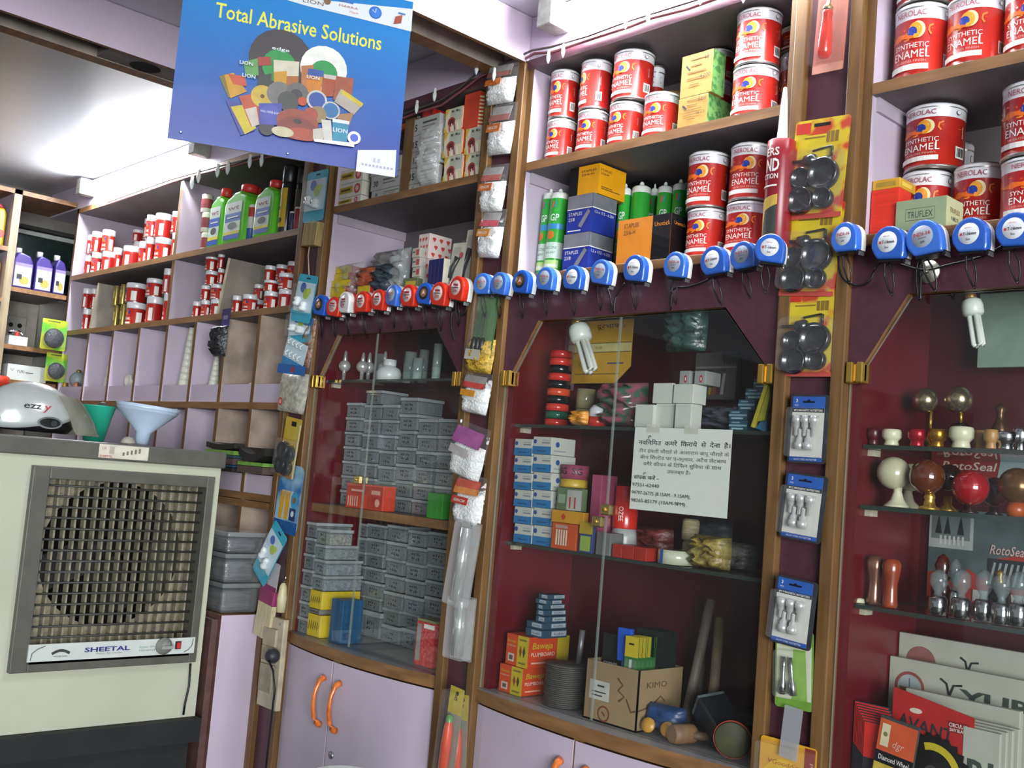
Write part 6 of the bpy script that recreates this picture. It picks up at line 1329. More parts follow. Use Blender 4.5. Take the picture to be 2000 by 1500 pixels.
# dark poster box, green bag, teal cartons, yellow and blue brush
c0, c1 = P(1356, 735, .22), P(1437, 735, .22); z1, z0 = P(1395, 688, .22).z, P(1395, 780, .22).z
mb = MB().box(c0.x, c1.x, .222, .235, z0, z1, mat('#5a5a56', .5, noise=.1)); a = Art(mb, T_front(c0.x, .222, z0)); wd, h = c1.x-c0.x, z1-z0
a.rect(wd*.02, h*.66, wd*.98, h*.7, mat('#8a8a80', .5)).text('ALUMINIUM COLORS', wd*.4, h*.58, h*.06, INK, wd*.75)
for i, m in enumerate(('#3a5a7a', '#a89030', '#8a5030', '#6a2a3a', '#a8a8a0')): a.poly([(wd*(.25+.1*i), h*.1), (wd*(.32+.1*i), h*.1), (wd*(.36+.1*i), h*.55), (wd*(.29+.1*i), h*.55)], mat(m, .5))
for i in range(5): a.line([(wd*(.66+.07*i), h*.98), (wd*(.72+.07*i), h*.75)], .004, mat('#2a2c3c', .5))
tag(mb.build('swatch_poster'), 'grey poster of coloured strips on the back of the middle cabinet', 'poster')
vs, fs = pillow(.10, .095, .06, 37, rough=.5); c = P(1343, 641, .08); t = thing('green_bag', 'dark green plastic bag hanging at the top of the middle cabinet', 'bag', (c.x, .08, c.z)); MB().add(vs, fs, mat('#2f4a42', .3, noise=.6, ns=40, bump=1.), True).build('bag_body', t)
TL_ = mat('#25505e', .4, noise=.1)
def teal(a, w, h): a.rect(0, h*.42, w, h*.6, mat('#7fa0a8', .5)).rect(w*.15, h*.72, w*.6, h*.86, mat('#7a9a9e', .5)).rect(w*.15, h*.12, w*.8, h*.28, mat('#9ab8bc', .5))
steps = [(1424, 1459, 821, 842), (1424, 1459, 801, 821), (1442, 1474, 780, 801), (1456, 1493, 758, 780), (1472, 1507, 738, 758), (1480, 1512, 720, 738)]
z = ZB1
for i, (l, r, tp, b) in enumerate(steps):
    _, z = cpx('teal_carton', 'small teal carton, %s step from the bottom of the staircase pile' % ORD[i], 'carton', l, r, tp, b, .05+.012*i, .06, TL_, z, front=teal, group='small teal cartons')
    if i in (2, 4):
        pass
c = P(1478, 800, .03); t = thing('yellow_brush', 'yellow and blue handled brush leaning on the teal cartons', 'brush', (c.x-.005, .03, ZB1+.006), rot=(0, .3, 0), )
MB().box(-.006, .006, -.006, .006, 0, .13, mat('#b8b030', .4)).build('handle', t, bev=.002); MB().prism([(.008, .02), (.03, .03), (.022, .10), (.010, .125)], -.006, .006, mat('#a8a832', .4, noise=.2), T=TFR).build('yellow_blade', t); MB().prism([(.004, .0), (.04, -.0), (.025, .05)], -.012, -.005, mat('#3a7fa8', .4), T=TFR).build('blue_wedge', t)
t.scale = (.66, .66, .66)
for px in (1232, 1342): pass
vs, fs = pillow(.14, .05, .08, 39, rough=.5); c = P(1400, 815, .09); tag(MB().add(vs, fs, mat('#3a3c46', .4, noise=.5, ns=60, bump=.6), True).build('dark_cloth', loc=(c.x, .12, ZB1+.028)), 'dark cloth bundle between white cartons and teal cartons', 'cloth')
# ---- second shelf of the middle display
WBX, BBX2, CB_ = mat('#b9bcb2', .5, noise=.03), mat('#2a6fa0', .45, noise=.05), None
def bw(a, w, h): a.rect(0, 0, w, h*.45, BBX2).disc(w*.12, h*.72, h*.13, mat('#2f4a8a', .5), 12).rect(w*.5, h*.62, w*.92, h*.7, mat('#7a7f86', .5)).rect(w*.5, h*.78, w*.92, h*.83, mat('#9a9f9a', .5)).rect(w*.25, h*.16, w*.75, h*.22, mat('#1d4a78', .5))
def bws(a, w, h): a.disc(w*.25, h*.6, h*.16, mat('#2f4a8a', .5), 12).rect(w*.1, h*.2, w*.6, h*.26, mat('#8a8f96', .5))
for k, (l, r, s, tp0, bt, nm) in enumerate(((1004, 1039, 1043, 857, 1057, 'left'), (1041, 1077, 1124, 853, 1062, 'right'))):
    z = ZB2
    for i in range(6):
        tp, b = bt+(tp0-bt)*(i+1)/6, bt+(tp0-bt)*i/6
        _, z = cpx('hinge_carton', 'blue and white carton, %s from the bottom of the %s stack' % (ORD[i], nm), 'carton', l, r, tp, b, .035, .06 if k == 0 else .1, [WBX, WBX, WBX, WBX, WBX, WBX], z, s if k else None, front=bw, right=bws, group='blue and white cartons in two stacks')
_, z = cpx('anchor_carton', 'orange carton with pale printed plugs, on the second glass shelf', 'carton', 1077, 1126, 1022, 1072, .02, .06, mat('#b84e22', .45, noise=.06), ZB2, front=lambda a, w, h: [a.rect(w*(.18+.1*i), h*.15, w*(.24+.1*i), h*.75, mat('#cfc6b0', .5)) for i in range(5)]+[a.rect(w*.15, h*.8, w*.65, h*.93, mat('#b08a7a', .5))])
_, z = cpx('yellow_carton', 'yellow carton with red diamond on the orange carton', 'carton', 1077, 1140, 998, 1022, .018, .07, mat('#c08a22', .45, noise=.06), z, 1150, front=lambda a, w, h: a.poly([(w*.3, h*.5), (w*.38, h*.8), (w*.46, h*.5), (w*.38, h*.2)], mat('#b83a24', .5)))
_, z = cpx('green_label_carton', 'green and grey carton with printed pegs, third in the mixed pile', 'carton', 1087, 1136, 953, 998, .03, .06, mat('#5d7050', .5, noise=.15), z, 1147, front=lambda a, w, h: a.rect(w*.42, h*.02, w, h*.92, mat('#a8aaa4', .5)).rect(w*.52, h*.1, w*.58, h*.6, mat('#a83a2c', .5)).rect(w*.72, h*.1, w*.78, h*.6, mat('#a83a2c', .5)).rect(w*.08, h*.3, w*.36, h*.7, mat('#8a9a84', .5)))
c = P(1118, 945, .07); R = 27*mpp(c); h1 = P(1118, 937, .05).z-z; h2 = P(1118, 909, .05).z-z
t = thing('round_tin', 'round tin with yellow base and pink lid lettered SG', 'tin', (c.x, .075, z+.001)); mb = MB().lathe([(R*.97, 0), (R, .002), (R, h1)], mat('#b89a34', .4), 26); mb.build('yellow_base', t)
mb = MB().lathe([(R*1.03, h1), (R*1.03, h2), (.001, h2+.001)], mat('#8f4258', .4, noise=.06), 26); a = Art(mb, cyl=R*1.03, z0=h1); a.text('SG', -.006, .010, .014, INK, bold=.03).text('SG', R*.95, .010, .014, INK, bold=.03).text('SG', -R*.95, .010, .014, INK, bold=.03); mb.build('pink_lid', t)
cpx('blue_label_carton', 'small yellow topped navy carton beside the orange one', 'carton', 1131, 1157, 1020, 1076, .015, .04, mat('#33406a', .45), ZB2, 1162, front=lambda a, w, h: a.rect(0, h*.62, w, h, mat('#a88e2a', .5)).rect(w*.12, h*.06, w*.9, h*.55, mat('#8aa04a', .5)))
cpx('pink_carton', 'tall pink carton behind the door clips', 'carton', 1153, 1172, 927, 1040, .06, .05, mat('#a04a68', .45, noise=.06), ZB2)
c = P(1207, 1040, .09); R = 24*mpp(c); t = thing('red_jar', 'bright red cylindrical jar on a white base behind the door clips', 'jar', (c.x+.008, .10, ZB2+.001)); hb = P(1207, 1033, .07).z-ZB2; ht = P(1207, 950, .07).z-ZB2
MB().lathe([(R*1.1, 0), (R*1.15, .008), (R*1.05, hb*.7), (R*.95, hb)], mat('#a8aaa8', .3), 24).build('white_base', t); mb = MB().lathe([(R, hb), (R*1.02, hb+.002), (R*1.02, hb+(ht-hb)*.5), (R*.9, hb+(ht-hb)*.55), (R*.9, ht), (.001, ht+.002)], mat('#c8281e', .25, noise=.06, coat=.4), 26); Art(mb, cyl=R*1.02, z0=hb).text('OZEE', .004, .03, .01, TXW, .03, rot=-PI/2); mb.build('red_body', t)
cpx('grey_carton', 'small grey carton between navy carton and red ones', 'carton', 1164, 1192, 1040, 1082, .02, .04, mat('#6a6c68', .5, noise=.1), ZB2)
for i, (l, r) in enumerate(((1195, 1214), (1215, 1237), (1238, 1262))): cpx('red_box', 'low red box at the shelf front, %s of three' % ('left', 'middle', 'right')[i], 'box', l, r, 1063+3*i, 1092+4*i, .02, .06, mat('#9a2a20', .4, noise=.1), ZB2, group='low red boxes')
c = P(1297, 1098, .03); R = 36*mpp(c); t = thing('tape_roll', 'wide white tape roll with a blue tab, lying flat', 'tape roll', (c.x, .03+R, ZB2+.001)); h = 27*mpp(c)
mb = MB().lathe([(R, 0), (R, h), (R*.82, h)], mat('#b9bca2', .18, noise=.04, coat=.5), 34); Art(mb, cyl=R).rect(-R*.35, 0, -R*.1, h, mat('#2a5aa0', .4)); mb.build('tape', t); MB().lathe([(R*.82, 0), (R*.82, h), (R*.78, h), (R*.78, 0)], mat('#c2c4ae', .5), 26).build('core', t)
YN = mat('#a89c78', .8, noise=.3, ns=40, stretch=(1, 1, 8), bump=.5); z = ZB2+.001
for i in range(2):
    c = P(1338, 1065-45*i, .13); R = 17*mpp(c); h = 42*mpp(c); t = thing('twine_roll', 'cream twine roll, %s of two behind the paper notice' % ('lower', 'upper')[i], 'twine', (c.x, .15, z), group='cream twine rolls'); MB().lathe([(R*.8, 0), (R, h*.1), (R, h*.9), (R*.8, h)], YN, 20).build('wound_twine', t); z += h+.0005
for px, py, w_, h_, m, lb, sd in ((1390, 1082, .09, .06, mat('#8a7a3c', .4, noise=.5, ns=60, bump=.8), 'clear bag of yellow bits on the second glass shelf', 41), (1440, 1092, .09, .05, mat('#6f716a', .4, noise=.5, ns=60, bump=.8), 'pale crumpled plastic bag at the right of the second shelf', 43), (1385, 1030, .12, .09, mat('#33383c', .5, noise=.4, ns=30, bump=.6), 'dark bundle behind the paper notice', 45), (1262, 1040, .11, .06, mat('#6a2c2c', .4, noise=.5, ns=50, bump=.8), 'dull red crumpled bag above the low red boxes', 47)):
    c = P(px, py, {41: .075, 43: .14, 45: .21, 47: .17}[sd]); vs, fs = pillow(w_, h_, .055, sd, rough=.5); zc = ZB2+h_/2+.002 if py > 1050 else ZB2+h_/2+.002; tag(MB().add(vs, fs, m, True).build('bag', loc=(c.x+(.02 if sd == 47 else 0), {41: .075, 43: .14, 45: .21, 47: .17}[sd], zc)), lb, 'bag')
# ---- paper notice taped to the door
def hi(s):
    """the short i sign is drawn before its consonant"""
    o = []
    for ch in s:
        if ch == 'ि':
            k = len(o)-1
            while k >= 2 and o[k-1] == '्': k -= 2
            o.insert(k, ch)
        else: o.append(ch)
    return ''.join(o)
def reph(a, u, v, k): a.line([(u-k*.5, v-k*.2), (u-k*.3, v+k*.5), (u+k*.15, v+k*.55), (u+k*.35, v+k*.2)], k*.22, INK)
cen = (P(1239, 833, -.001)+P(1432, 840, -.001)+P(1418, 1017, -.001)+P(1227, 990, -.001))/4; wd, h = .228, .160
t = thing('paper_notice', 'white paper notice in Hindi taped to the glass door', 'notice', (cen.x, .0015, cen.z), rot=(0, .0, 0))
mb = MB().box(-wd/2, wd/2, -.0008, 0, -h/2, h/2, mat('#c9cfc4', .6, noise=.03, ns=6)); a = Art(mb, T_front(0, -.0008, 0))
a.text(hi('नवनिमित  कमरे  किराये  से  देना  है।'), .005, h*.29, h*.052, INK, wd*.94, bold=.015)
for i, (s_, w_, u) in enumerate((('तीन इमली चौराहे से आसाराम बापू चौराहे के', .93, .005), ('बीच रिंगरोड पर ए-क्लास, अटैच लेटबाथ', .88, .005), ('वगैरे कीचन के टिफिन सुविधा के साथ', .80, .005), ('उपलब्ध है।', .24, .0))): a.text(hi(s_), u, h*(.195-.078*i), h*.04, mat('#55565a', .6, noise=0), wd*w_)
reph(a, -wd*.47+wd*.94*.155, h*.375, .007); reph(a, -wd*.47+wd*.118, h*-.068, .006)
a.text('संपक करें -', -wd*.47, h*-.13, h*.045, INK, wd*.27, al='l', bold=.01).text('97551-62440', -wd*.48, h*-.22, h*.042, INK, wd*.29, al='l').text('94797-26775 (8.15AM - 9.15AM),', -wd*.48, h*-.315, h*.042, INK, wd*.62, al='l').text('98265-85179 (10AM-9PM) .', -wd*.48, h*-.41, h*.042, INK, wd*.6, al='l'); mb.build('sheet', t)
for u in (-.3, .1): MB().box(wd*u-.016, wd*u+.016, -.0016, -.0011, h*.44, h*.54, clear('#d8d8c8', .3, .15)).build('sticky_tape', t)
# clear clips on the glass doors
for px, py, lb, y in ((1186, 996, 'upper brass clip on the middle door gap', -.002), (1169, 1019, 'lower brass clip on the middle door gap', -.004), (700, 937, 'brass clip on the left cabinet door gap', -.004)):
    c = P(px, py, y); t = thing('door_clip', lb, 'clip', (c.x, y, c.z)); MB().box(-.013, .013, -.007, .0055, -.011, .011, mat('#c9b47a', .25, .9, noise=.05)).build('clip_body', t, bev=.003); MB().lathe([(.001, 0), (.004, 0), (.004, .003), (.001, .0035)], BRASS, 12, TF((0, -.007, 0), (1, 0, 0), (0, 0, 1), (0, -1, 0))).build('screw', t)
# ---- floor of the middle display
OB, OY = mat('#c2441f', .4, noise=.06), mat('#b8a428', .4, noise=.05)
def baw(a, w, h):
    a.rect(w*.52, 0, w, h, OY).text('Baweja', w*.25, h*.74, h*.09, OY, w*.36, slant=.15).text('PLUMBOARD', w*.25, h*.6, h*.06, mat('#d8b0a0', .5), w*.38).rect(w*.12, h*.12, w*.4, h*.38, mat('#c9b8ac', .5)).rect(w*.18, h*.18, w*.34, h*.32, mat('#6a4a40', .5))
    for u in (.67, .83): a.poly([(w*u-w*.06, h*.5), (w*u, h*.7), (w*u+w*.06, h*.5), (w*u, h*.3)], mat('#8a3a1c' if u < .7 else '#3a342a', .5))
    a.rect(w*.6, h*.84, w*.92, h*.9, mat('#7a6a2a', .5)).rect(w*.6, h*.1, w*.92, h*.16, mat('#7a6a2a', .5))
def baw2(a, w, h): a.text('Baweja', w*.34, h*.62, h*.2, OY, w*.5, bold=.02, slant=.15).text('PLUMBOARD', w*.36, h*.38, h*.12, mat('#e0c0b0', .5), w*.58, bold=.02).rect(w*.7, 0, w, h, OY).rect(w*.08, h*.14, w*.5, h*.19, mat('#d8a890', .5))
_, z = cpx('plumbing_carton', 'orange and yellow carton, lower of the lettered pair on the display floor', 'carton', 974, 1020, 1300, 1365, .03, .1, OB, BT, 1090, front=baw, right=baw2, group='orange and yellow lettered cartons')
_, z = cpx('plumbing_carton', 'orange and yellow carton, upper of the lettered pair', 'carton', 988, 1032, 1240, 1302, .035, .1, OB, z, 1110, front=baw, right=baw2, group='orange and yellow lettered cartons')
KB = mat('#2a4658', .45, noise=.08)
def kd(a, w, h): a.rect(w*.35, h*.25, w*.95, h*.85, mat('#9aa6ac', .5)).text('kuddu', w*.65, h*.4, h*.28, INK, w*.4)
for i, (l, r, tp, b, s) in enumerate(((1026, 1060, 1228, 1243, 1108), (1028, 1060, 1214, 1228, 1107), (1046, 1064, 1203, 1214, 1106), (1047, 1062, 1191, 1203, 1106), (1048, 1060, 1180, 1191, 1104), (1046, 1068, 1170, 1180, 1098), (1052, 1070, 1160, 1170, 1104))):
    _, z = cpx('nail_packet', 'small navy and white packet, %s from the bottom of the leaning pile' % ORD[i], 'packet', l, r, tp, b, .05, .08, KB, z, s, front=kd, right=kd, group='small navy and white packets')
c = P(1085, 1390, .04); R = 43*mpp(c); n = 22; zt = P(1093, 1292, .06).z; h = (zt-BT-.002)/n
proto = None
for i in range(n):
    if not proto:
        proto = o = MB().lathe([(R*.94, 0), (R, h*.3), (R*.99, h*.75), (R*.3, h*.8), (R*.12, h*.6)], mat('#4b4844', .6, noise=.2, ns=40), 30).build('cutting_disc')
    else: o = proto.copy(); col.objects.link(o)
    o.location = (c.x+.0012*((i*5) % 3-1), .02+R+.001*((i*3) % 3), BT+.001+i*h); o.rotation_euler = (0, 0, i*1.3); tag(o, 'dark abrasive cutting disc in the pile between orange cartons and cardboard box', 'disc', 'pile of dark cutting discs')
t = thing('pole', 'short grey rod standing in the middle of the disc pile', 'rod', (c.x+.012, .02+R+.02, BT+.002+n*h)); MB().tube([(0, 0, 0), (.005, 0, .07)], .006, mat('#77767a', .4, .5), 10).build('rod_body', t)
# open cardboard box with cards standing in it
x0, x1 = P(1137, 1360, .015).x, P(1252, 1370, .03).x; yb = .02; d = PX(1334, 1330, x1).y-yb; d = min(max(d, .1), .2); zt = P(1140, 1285, .02).z
t = thing('cardboard_box', 'open cardboard box full of carded tools on the display floor', 'cardboard box', ((x0+x1)/2, yb+d/2, BT+.001)); wd = x1-x0; h = zt-BT; CBM = mat('#8f7a58', .7, noise=.1, ns=8)
mb = MB().box(-wd/2, wd/2, -d/2, -d/2+.003, 0, h, CBM).box(-wd/2, wd/2, d/2-.003, d/2, 0, h, CBM).box(-wd/2, -wd/2+.003, -d/2, d/2, 0, h, CBM).box(wd/2-.003, wd/2, -d/2, d/2, 0, h, CBM).box(-wd/2, wd/2, -d/2, d/2, 0, .003, CBM)
a = Art(mb, T_front(-wd/2, -d/2, 0)); BRN = mat('#5a4430', .6)
a.rect(wd*.1, h*.36, wd*.48, h*.68, mat('#b9b8ac', .5)).rect(wd*.25, h*.58, wd*.38, h*.61, INK).rect(wd*.15, h*.48, wd*.42, h*.5, INK).rect(wd*.15, h*.42, wd*.35, h*.44, INK)
a.line([(wd*.62, h*.8), (wd*.72, h*.7), (wd*.64, h*.6), (wd*.76, h*.52), (wd*.66, h*.42)], .004, BRN).line([(wd*.4+.014*math.cos(k*PI/8), h*.15+.014*math.sin(k*PI/8)) for k in range(17)], .003, mat('#7a3a28', .6)).line([(wd*.37, h*.18), (wd*.43, h*.12)], .003, mat('#7a3a28', .6)).line([(wd*.8, h*.5), (wd*.9, h*.3), (wd*.98, h*.34)], .003, BRN)
a = Art(mb, T_right(wd/2, -d/2, 0)); a.text('KIMO', d*.4, h*.7, h*.1, BRN, d*.45).line([(d*.02, h*.34), (d*.3, h*.4), (d*.5, h*.55), (d*.6, h*.45)], .003, BRN); mb.build('box_walls', t)
for i in range(7):
    xx = x1-.034; m = blend('#2f6a34', '#3a7a3a', 20); o = thing('tool_card', 'green and %s tool card standing in the cardboard box, %s from the front' % ('yellow' if i < 5 else 'black', ORD[i]), 'tool card', (xx+.0015*(i % 3), yb+.014+.0088*i, BT+h*.52), group='tool cards in the cardboard box')
    hh = h*1.0; mb = MB().box(-.016, .016, -.001, .0005, 0, hh, m); a = Art(mb, T_front(-.016, -.001, 0)); a.rect(0, hh*.66, .032, hh, OY if i < 5 else BLACK).rect(.009, hh*.86, .021, hh*.89, BLACK).rect(.012, hh*.3, .018, hh*.62, mat('#b9c0b4', .3)); mb.build('card', o); o.rotation_euler = (0, 0, .08)
    MB().box(-.013, .013, -.004, -.0015, hh*.08, hh*.62, FILM).build('blister', o)
for i in range(6):
    yy = yb+.078+.0085*i; o = thing('blade_card', 'black card with dark green foot in the cardboard box, %s from the front' % ORD[i], 'tool card', (x1-.042, yy, BT+h*.5), rz=.05, group='black cards in the cardboard box'); hh = h*1.1
    mb = MB().box(-.032, .032, -.001, .0005, 0, hh, mat('#1d2422', .4)); Art(mb, T_front(-.032, -.001, 0)).rect(0, 0, .064, hh*.45, mat('#2a5034', .4)).rect(.012, hh*.55, .02, hh*.9, mat('#5a605c', .3)); mb.build('card', o)
o = thing('black_green_card', 'black topped lime card at the left end of the cardboard box', 'tool card', (x0+.03, yb+.04, BT+h*.5), rz=.1); mb = MB().box(-.022, .022, -.001, .001, 0, h*.95, mat('#161a18', .4)); Art(mb, T_front(-.022, -.001, 0)).rect(0, 0, .044, h*.38, mat('#5a9a3a', .4)).text('CORNER', .022, h*.42, .006, TXW, .034).text('SCRAPER', .022, h*.39, .005, TXW, .03); mb.build('card', o)
o = thing('blue_scraper', 'blue bladed scraper with a clear shaft in the cardboard box', 'scraper', (x0+.072, yb+.03, BT+h*.62), rz=.15); MB().prism([(-.014, .05), (.014, .05), (.017, .115), (-.017, .115)], -.005, .005, mat('#1f4fb0', .35, noise=.06), T=TFR).build('blade_guard', o, bev=.002); MB().tube([(0, 0, 0), (0, 0, .052)], .005, mat('#4a5ab0', .3), 8).build('shaft', o)
# handles leaning in the right of the display, goggles, hammer, sanding bits
for i, (a0, a1, y0, y1, lb) in enumerate((((1340, 1390), (1388, 1172), .13, .2, 'grey brown wooden handle leaning at the left of the trio'), ((1362, 1388), (1372, 1240), .17, .22, 'dark handle leaning behind the other two'), ((1390, 1385), (1406, 1208), .13, .2, 'pale wooden handle leaning at the right of the trio'))):
    p0, p1 = P(*a0, y0), P(*a1, y1); p0.z = BT+.016; p1.y = y1
    t = thing('wooden_stick', lb, 'stick', p0, group='leaning wooden handles'); MB().tube([(0, 0, 0), (p1-p0)*.5, p1-p0], [.011, .010, .011], mat(('#5f564c', '#3c3834', '#6a5c46')[i], .6, noise=.25, ns=12, stretch=(6, 6, .6)), 12).build('shaft', t)
c = P(1287, 1415, .04); t = thing('safety_goggles', 'blue and yellow goggles lying at the foot of the cardboard box', 'goggles', (c.x, .048, BT+.001), rz=.2); t.scale = (.85, .85, .85)
for sx in (-.024, .024): MB().lathe([(.001, 0), (.012, .001), (.017, .006), (.016, .010), (.001, .012)], mat('#b8862a', .35, noise=.1), 18, TF((sx, -.012, .02), (1, 0, 0), (0, .3, .95), (0, -.95, .3))).build('yellow_lens', t)
vs, fs = pillow(.10, .055, .05, 51, rough=.3); MB().add(vs, fs, mat('#22406a', .4, noise=.25, ns=30), True, TR((0, .02, .038))).build('blue_frame', t)
c = P(1380, 1422, .05); t = thing('black_tool_box', 'black and silver boxed tool tilted on its corner', 'tool', (c.x, .088, BT+.048), rot=(.2, .6, -.3)); MB().box(-.04, .04, -.03, .03, -.025, .025, mat('#1c2226', .4, noise=.1)).build('black_body', t, bev=.004); MB().box(-.046, -.0402, -.028, .028, -.023, .023, mat('#7f8a8e', .3, .4, noise=.4, ns=60)).build('silver_end', t)
c = P(1292, 1468, .0); t = thing('mallet', 'round wooden mallet end lying at the front of the display floor', 'mallet', (c.x+.01, .02, BT+.019), rot=(0, 0, -.3)); MB().lathe([(.016, 0), (.018, .006), (.018, .04), (.016, .05)], mat('#7a5a3a', .6, noise=.25, ns=20), 16, TF((0, 0, 0), (1, 0, 0), (0, 0, 1), (0, -1, 0)) @ TR((0, 0, -.045))).build('mallet_head', t); MB().tube([(0, .02, 0), (.03, .06, .0)], .008, mat('#5a4632', .6), 10).build('handle', t)
c = P(1440, 1478, .03); t = thing('sanding_disc', 'orange and olive sanding disc leaning at the right front', 'disc', (c.x-.012, .03, BT+.036), rot=(.15, .5, .5)); MB().lathe([(.001, -.003), (.034, -.003), (.034, .001)], mat('#c0482a', .5, noise=.15), 26, RX(PI/2)).build('orange_face', t); MB().lathe([(.001, .0015), (.033, .0015), (.030, .005), (.001, .006)], mat('#4a4a30', .6, noise=.2), 26, RX(PI/2)).build('olive_back', t)
vs, fs = pillow(.12, .06, .07, 53, rough=.5); c = P(1440, 1440, .12); tag(MB().add(vs, fs, mat('#2b2c26', .5, noise=.5, ns=40, bump=.8), True).build('dark_bag', loc=(c.x, .17, BT+.035)), 'dark plastic bag in the back right of the display floor', 'bag')
# ================================================================ right display: knobs, finials, posters, sheets
K1, K2, K3 = 1.552, 1.452, 1.29
IV, MB_, WDK = mat('#c9c8a8', .35, noise=.03), mat('#5a0f1a', .2, noise=.1, coat=.5), mat('#a8743a', .4, noise=.2, ns=30)
def knob(px, b, w_, h_, y, zb, label, m, prof=None, ribs=0):
    c = P(px, b, y); k = mpp(c); R = w_/2*k; h = h_*k
    pr = prof or [(.72, 0), (.76, .06), (.66, .28), (.78, .36), (1, .5), (1, .82), (.92, .96), (.78, 1), (.001, 1.0)]
    t = thing('drawer_knob', label, 'knob', (c.x, y, zb+.0008), group='turned knobs on the upper glass shelf'); MB().lathe([(r*R, z*h) for r, z in pr], m, 24).build('knob_body', t); return t
GOLD = mat('#a87a24', .25, .8, noise=.15)
knob(1706, 862, 26, 32, .05, K1, 'dark red turned knob, first of the row', mat('#4a1218', .3, noise=.1))
knob(1741, 864, 37, 32, .05, K1, 'ivory turned knob, second of the row', IV)
knob(1791, 866, 36, 34, .05, K1, 'metallic red turned knob, third of the row', mat('#a81a28', .2, .5, noise=.05))
knob(1830, 868, 35, 36, .05, K1, 'gold ribbed knob, fourth of the row', GOLD)
knob(1877, 872, 47, 42, .05, K1, 'large ivory knob, fifth of the row', IV)
knob(1914, 874, 25, 38, .07, K1, 'pale wooden knob, sixth of the row', mat('#9c7440', .4, noise=.15)); knob(1935, 874, 27, 38, .04, K1, 'pale wooden knob, seventh of the row', mat('#a67c46', .4, noise=.15))
knob(1964, 878, 40, 36, .05, K1, 'chrome ribbed knob, eighth of the row', CHROME); knob(1992, 876, 30, 44, .07, K1, 'chrome knob cut by the picture edge', CHROME)
def finial(px, b, y, zb, label, parts, group='brass and steel finials'):
    c = P(px, b, y); k = mpp(c); t = thing('finial', label, 'finial', (c.x, y, zb+.0008), group=group)
    for nm, m, pr, off in parts: MB().lathe([(r*k, z*k) for r, z in pr], m, 24, TR((off[0]*k, off[1]*k, 0))).build(nm, t)
    return t
def ballp(z, r): return [(max(.01, r*math.sin(PI*i/12)), z-r*math.cos(PI*i/12)) for i in range(13)]
STB = mat('#a89a78', .2, .9, noise=.05)
finial(1816, 856, .15, K1, 'steel and brass ball finial on a gold stem, left of two', (('base', BRASS, [(12, 0), (12, 3), (5, 8), (4, 12), (.5, 13)], (0, 0)), ('gold_ball', BRASS, ballp(24, 12), (0, 0)), ('stem', BRASS, [(3, 34), (3, 78)], (0, 0)), ('ball', STB, ballp(98, 25), (-10, -6))))
finial(1875, 858, .15, K1, 'steel and brass ball finial above a black ball, right of two', (('base', IV, [(12, 0), (12, 3), (5, 8), (.5, 12)], (0, 0)), ('black_ball', mat('#141214', .12, coat=.6), ballp(34, 25), (0, 0)), ('stem', BRASS, [(3, 56), (3, 80)], (0, 0)), ('ball', STB, ballp(102, 27), (-4, -6))))
finial(1952, 860, .17, K1, 'bronze baluster finial in the dark at the back', (('baluster', mat('#5a4028', .3, .7, noise=.1), [(10, 0), (12, 4), (5, 10), (5, 16), (14, 34), (16, 50), (8, 66), (6, 80), (11, 90), (.5, 100)], (0, 0)),))
G2 = 'ball knobs on the middle glass shelf'
finial(1752, 986, .06, K2, 'ivory ball on a flared white foot', (('foot', IV, [(25, 0), (25, 3), (22, 5), (13, 14), (8, 30), (9, 42)], (0, 0)), ('ball', mat('#b9b796', .25, noise=.04, coat=.4), ballp(66, 32), (-8, -4))), G2)
finial(1772, 986, .14, K2, 'second ivory ball and foot behind the first', (('foot', IV, [(25, 0), (25, 3), (13, 14), (8, 30), (9, 40)], (0, 0)), ('ball', IV, ballp(60, 27), (6, -4))), G2)
finial(1815, 990, .05, K2, 'amber brown ball on a brass foot', (('foot', BRASS, [(20, 0), (20, 4), (12, 8), (9, 20), (11, 24), (8, 34)], (0, 0)), ('ball', mat('#5a2a10', .08, noise=.1, coat=.8), ballp(64, 34), (-6, -3))), G2)
finial(1850, 992, .12, K2, 'dark brown ball on brass in the second row', (('foot', BRASS, [(18, 0), (18, 4), (8, 12), (8, 30)], (0, 0)), ('ball', mat('#2a1210', .1, coat=.6), ballp(66, 26), (0, 0))), G2)
finial(1892, 994, .055, K2, 'glossy red ball on a dark foot', (('foot', mat('#2a1416', .3), [(18, 0), (18, 3), (8, 8), (10, 16)], (0, 0)), ('ball', mat('#a01018', .12, .2, noise=.05, coat=.8), ballp(50, 35), (4, -5))), G2)
finial(1942, 996, .13, K2, 'maroon ball in the dark right of the red one', (('foot', mat('#2a1416', .3), [(18, 0), (8, 8), (10, 16)], (0, 0)), ('ball', mat('#4a1018', .2, coat=.5), ballp(46, 28), (0, 0))), G2)
finial(1985, 1000, .06, K2, 'bronze and orange knob cut by the picture edge', (('foot', mat('#a04a1c', .3), [(16, 0), (20, 14), (16, 28)], (0, 0)), ('ball', mat('#6a4a28', .2, .5), ballp(60, 36), (0, 0))), G2)
G3 = 'handles and finials on the lower glass shelf'
CW, DRF = mat('#8a3c1e', .25, noise=.2, ns=30, coat=.5), mat('#4e1810', .2, noise=.1, coat=.6)
HG = [(13, 0), (15, 6), (13, 20), (12, 45), (17, 68), (18, 84), (13, 93), (.5, 95)]
finial(1706, 1183, .06, K3, 'copper brown bulging handle, left of two', (('handle', mat('#8a6250', .2, .6, noise=.1), HG, (0, 0)),), G3)
finial(1738, 1186, .05, K3, 'copper brown bulging handle with orange foot, right of two', (('handle', CW, HG, (0, 0)),), G3)
finial(1675, 1176, .05, K3, 'small pale round mount at the left shelf end', (('mount', IV, [(14, 0), (12, 8), (.5, 10)], (0, 0)),), G3)
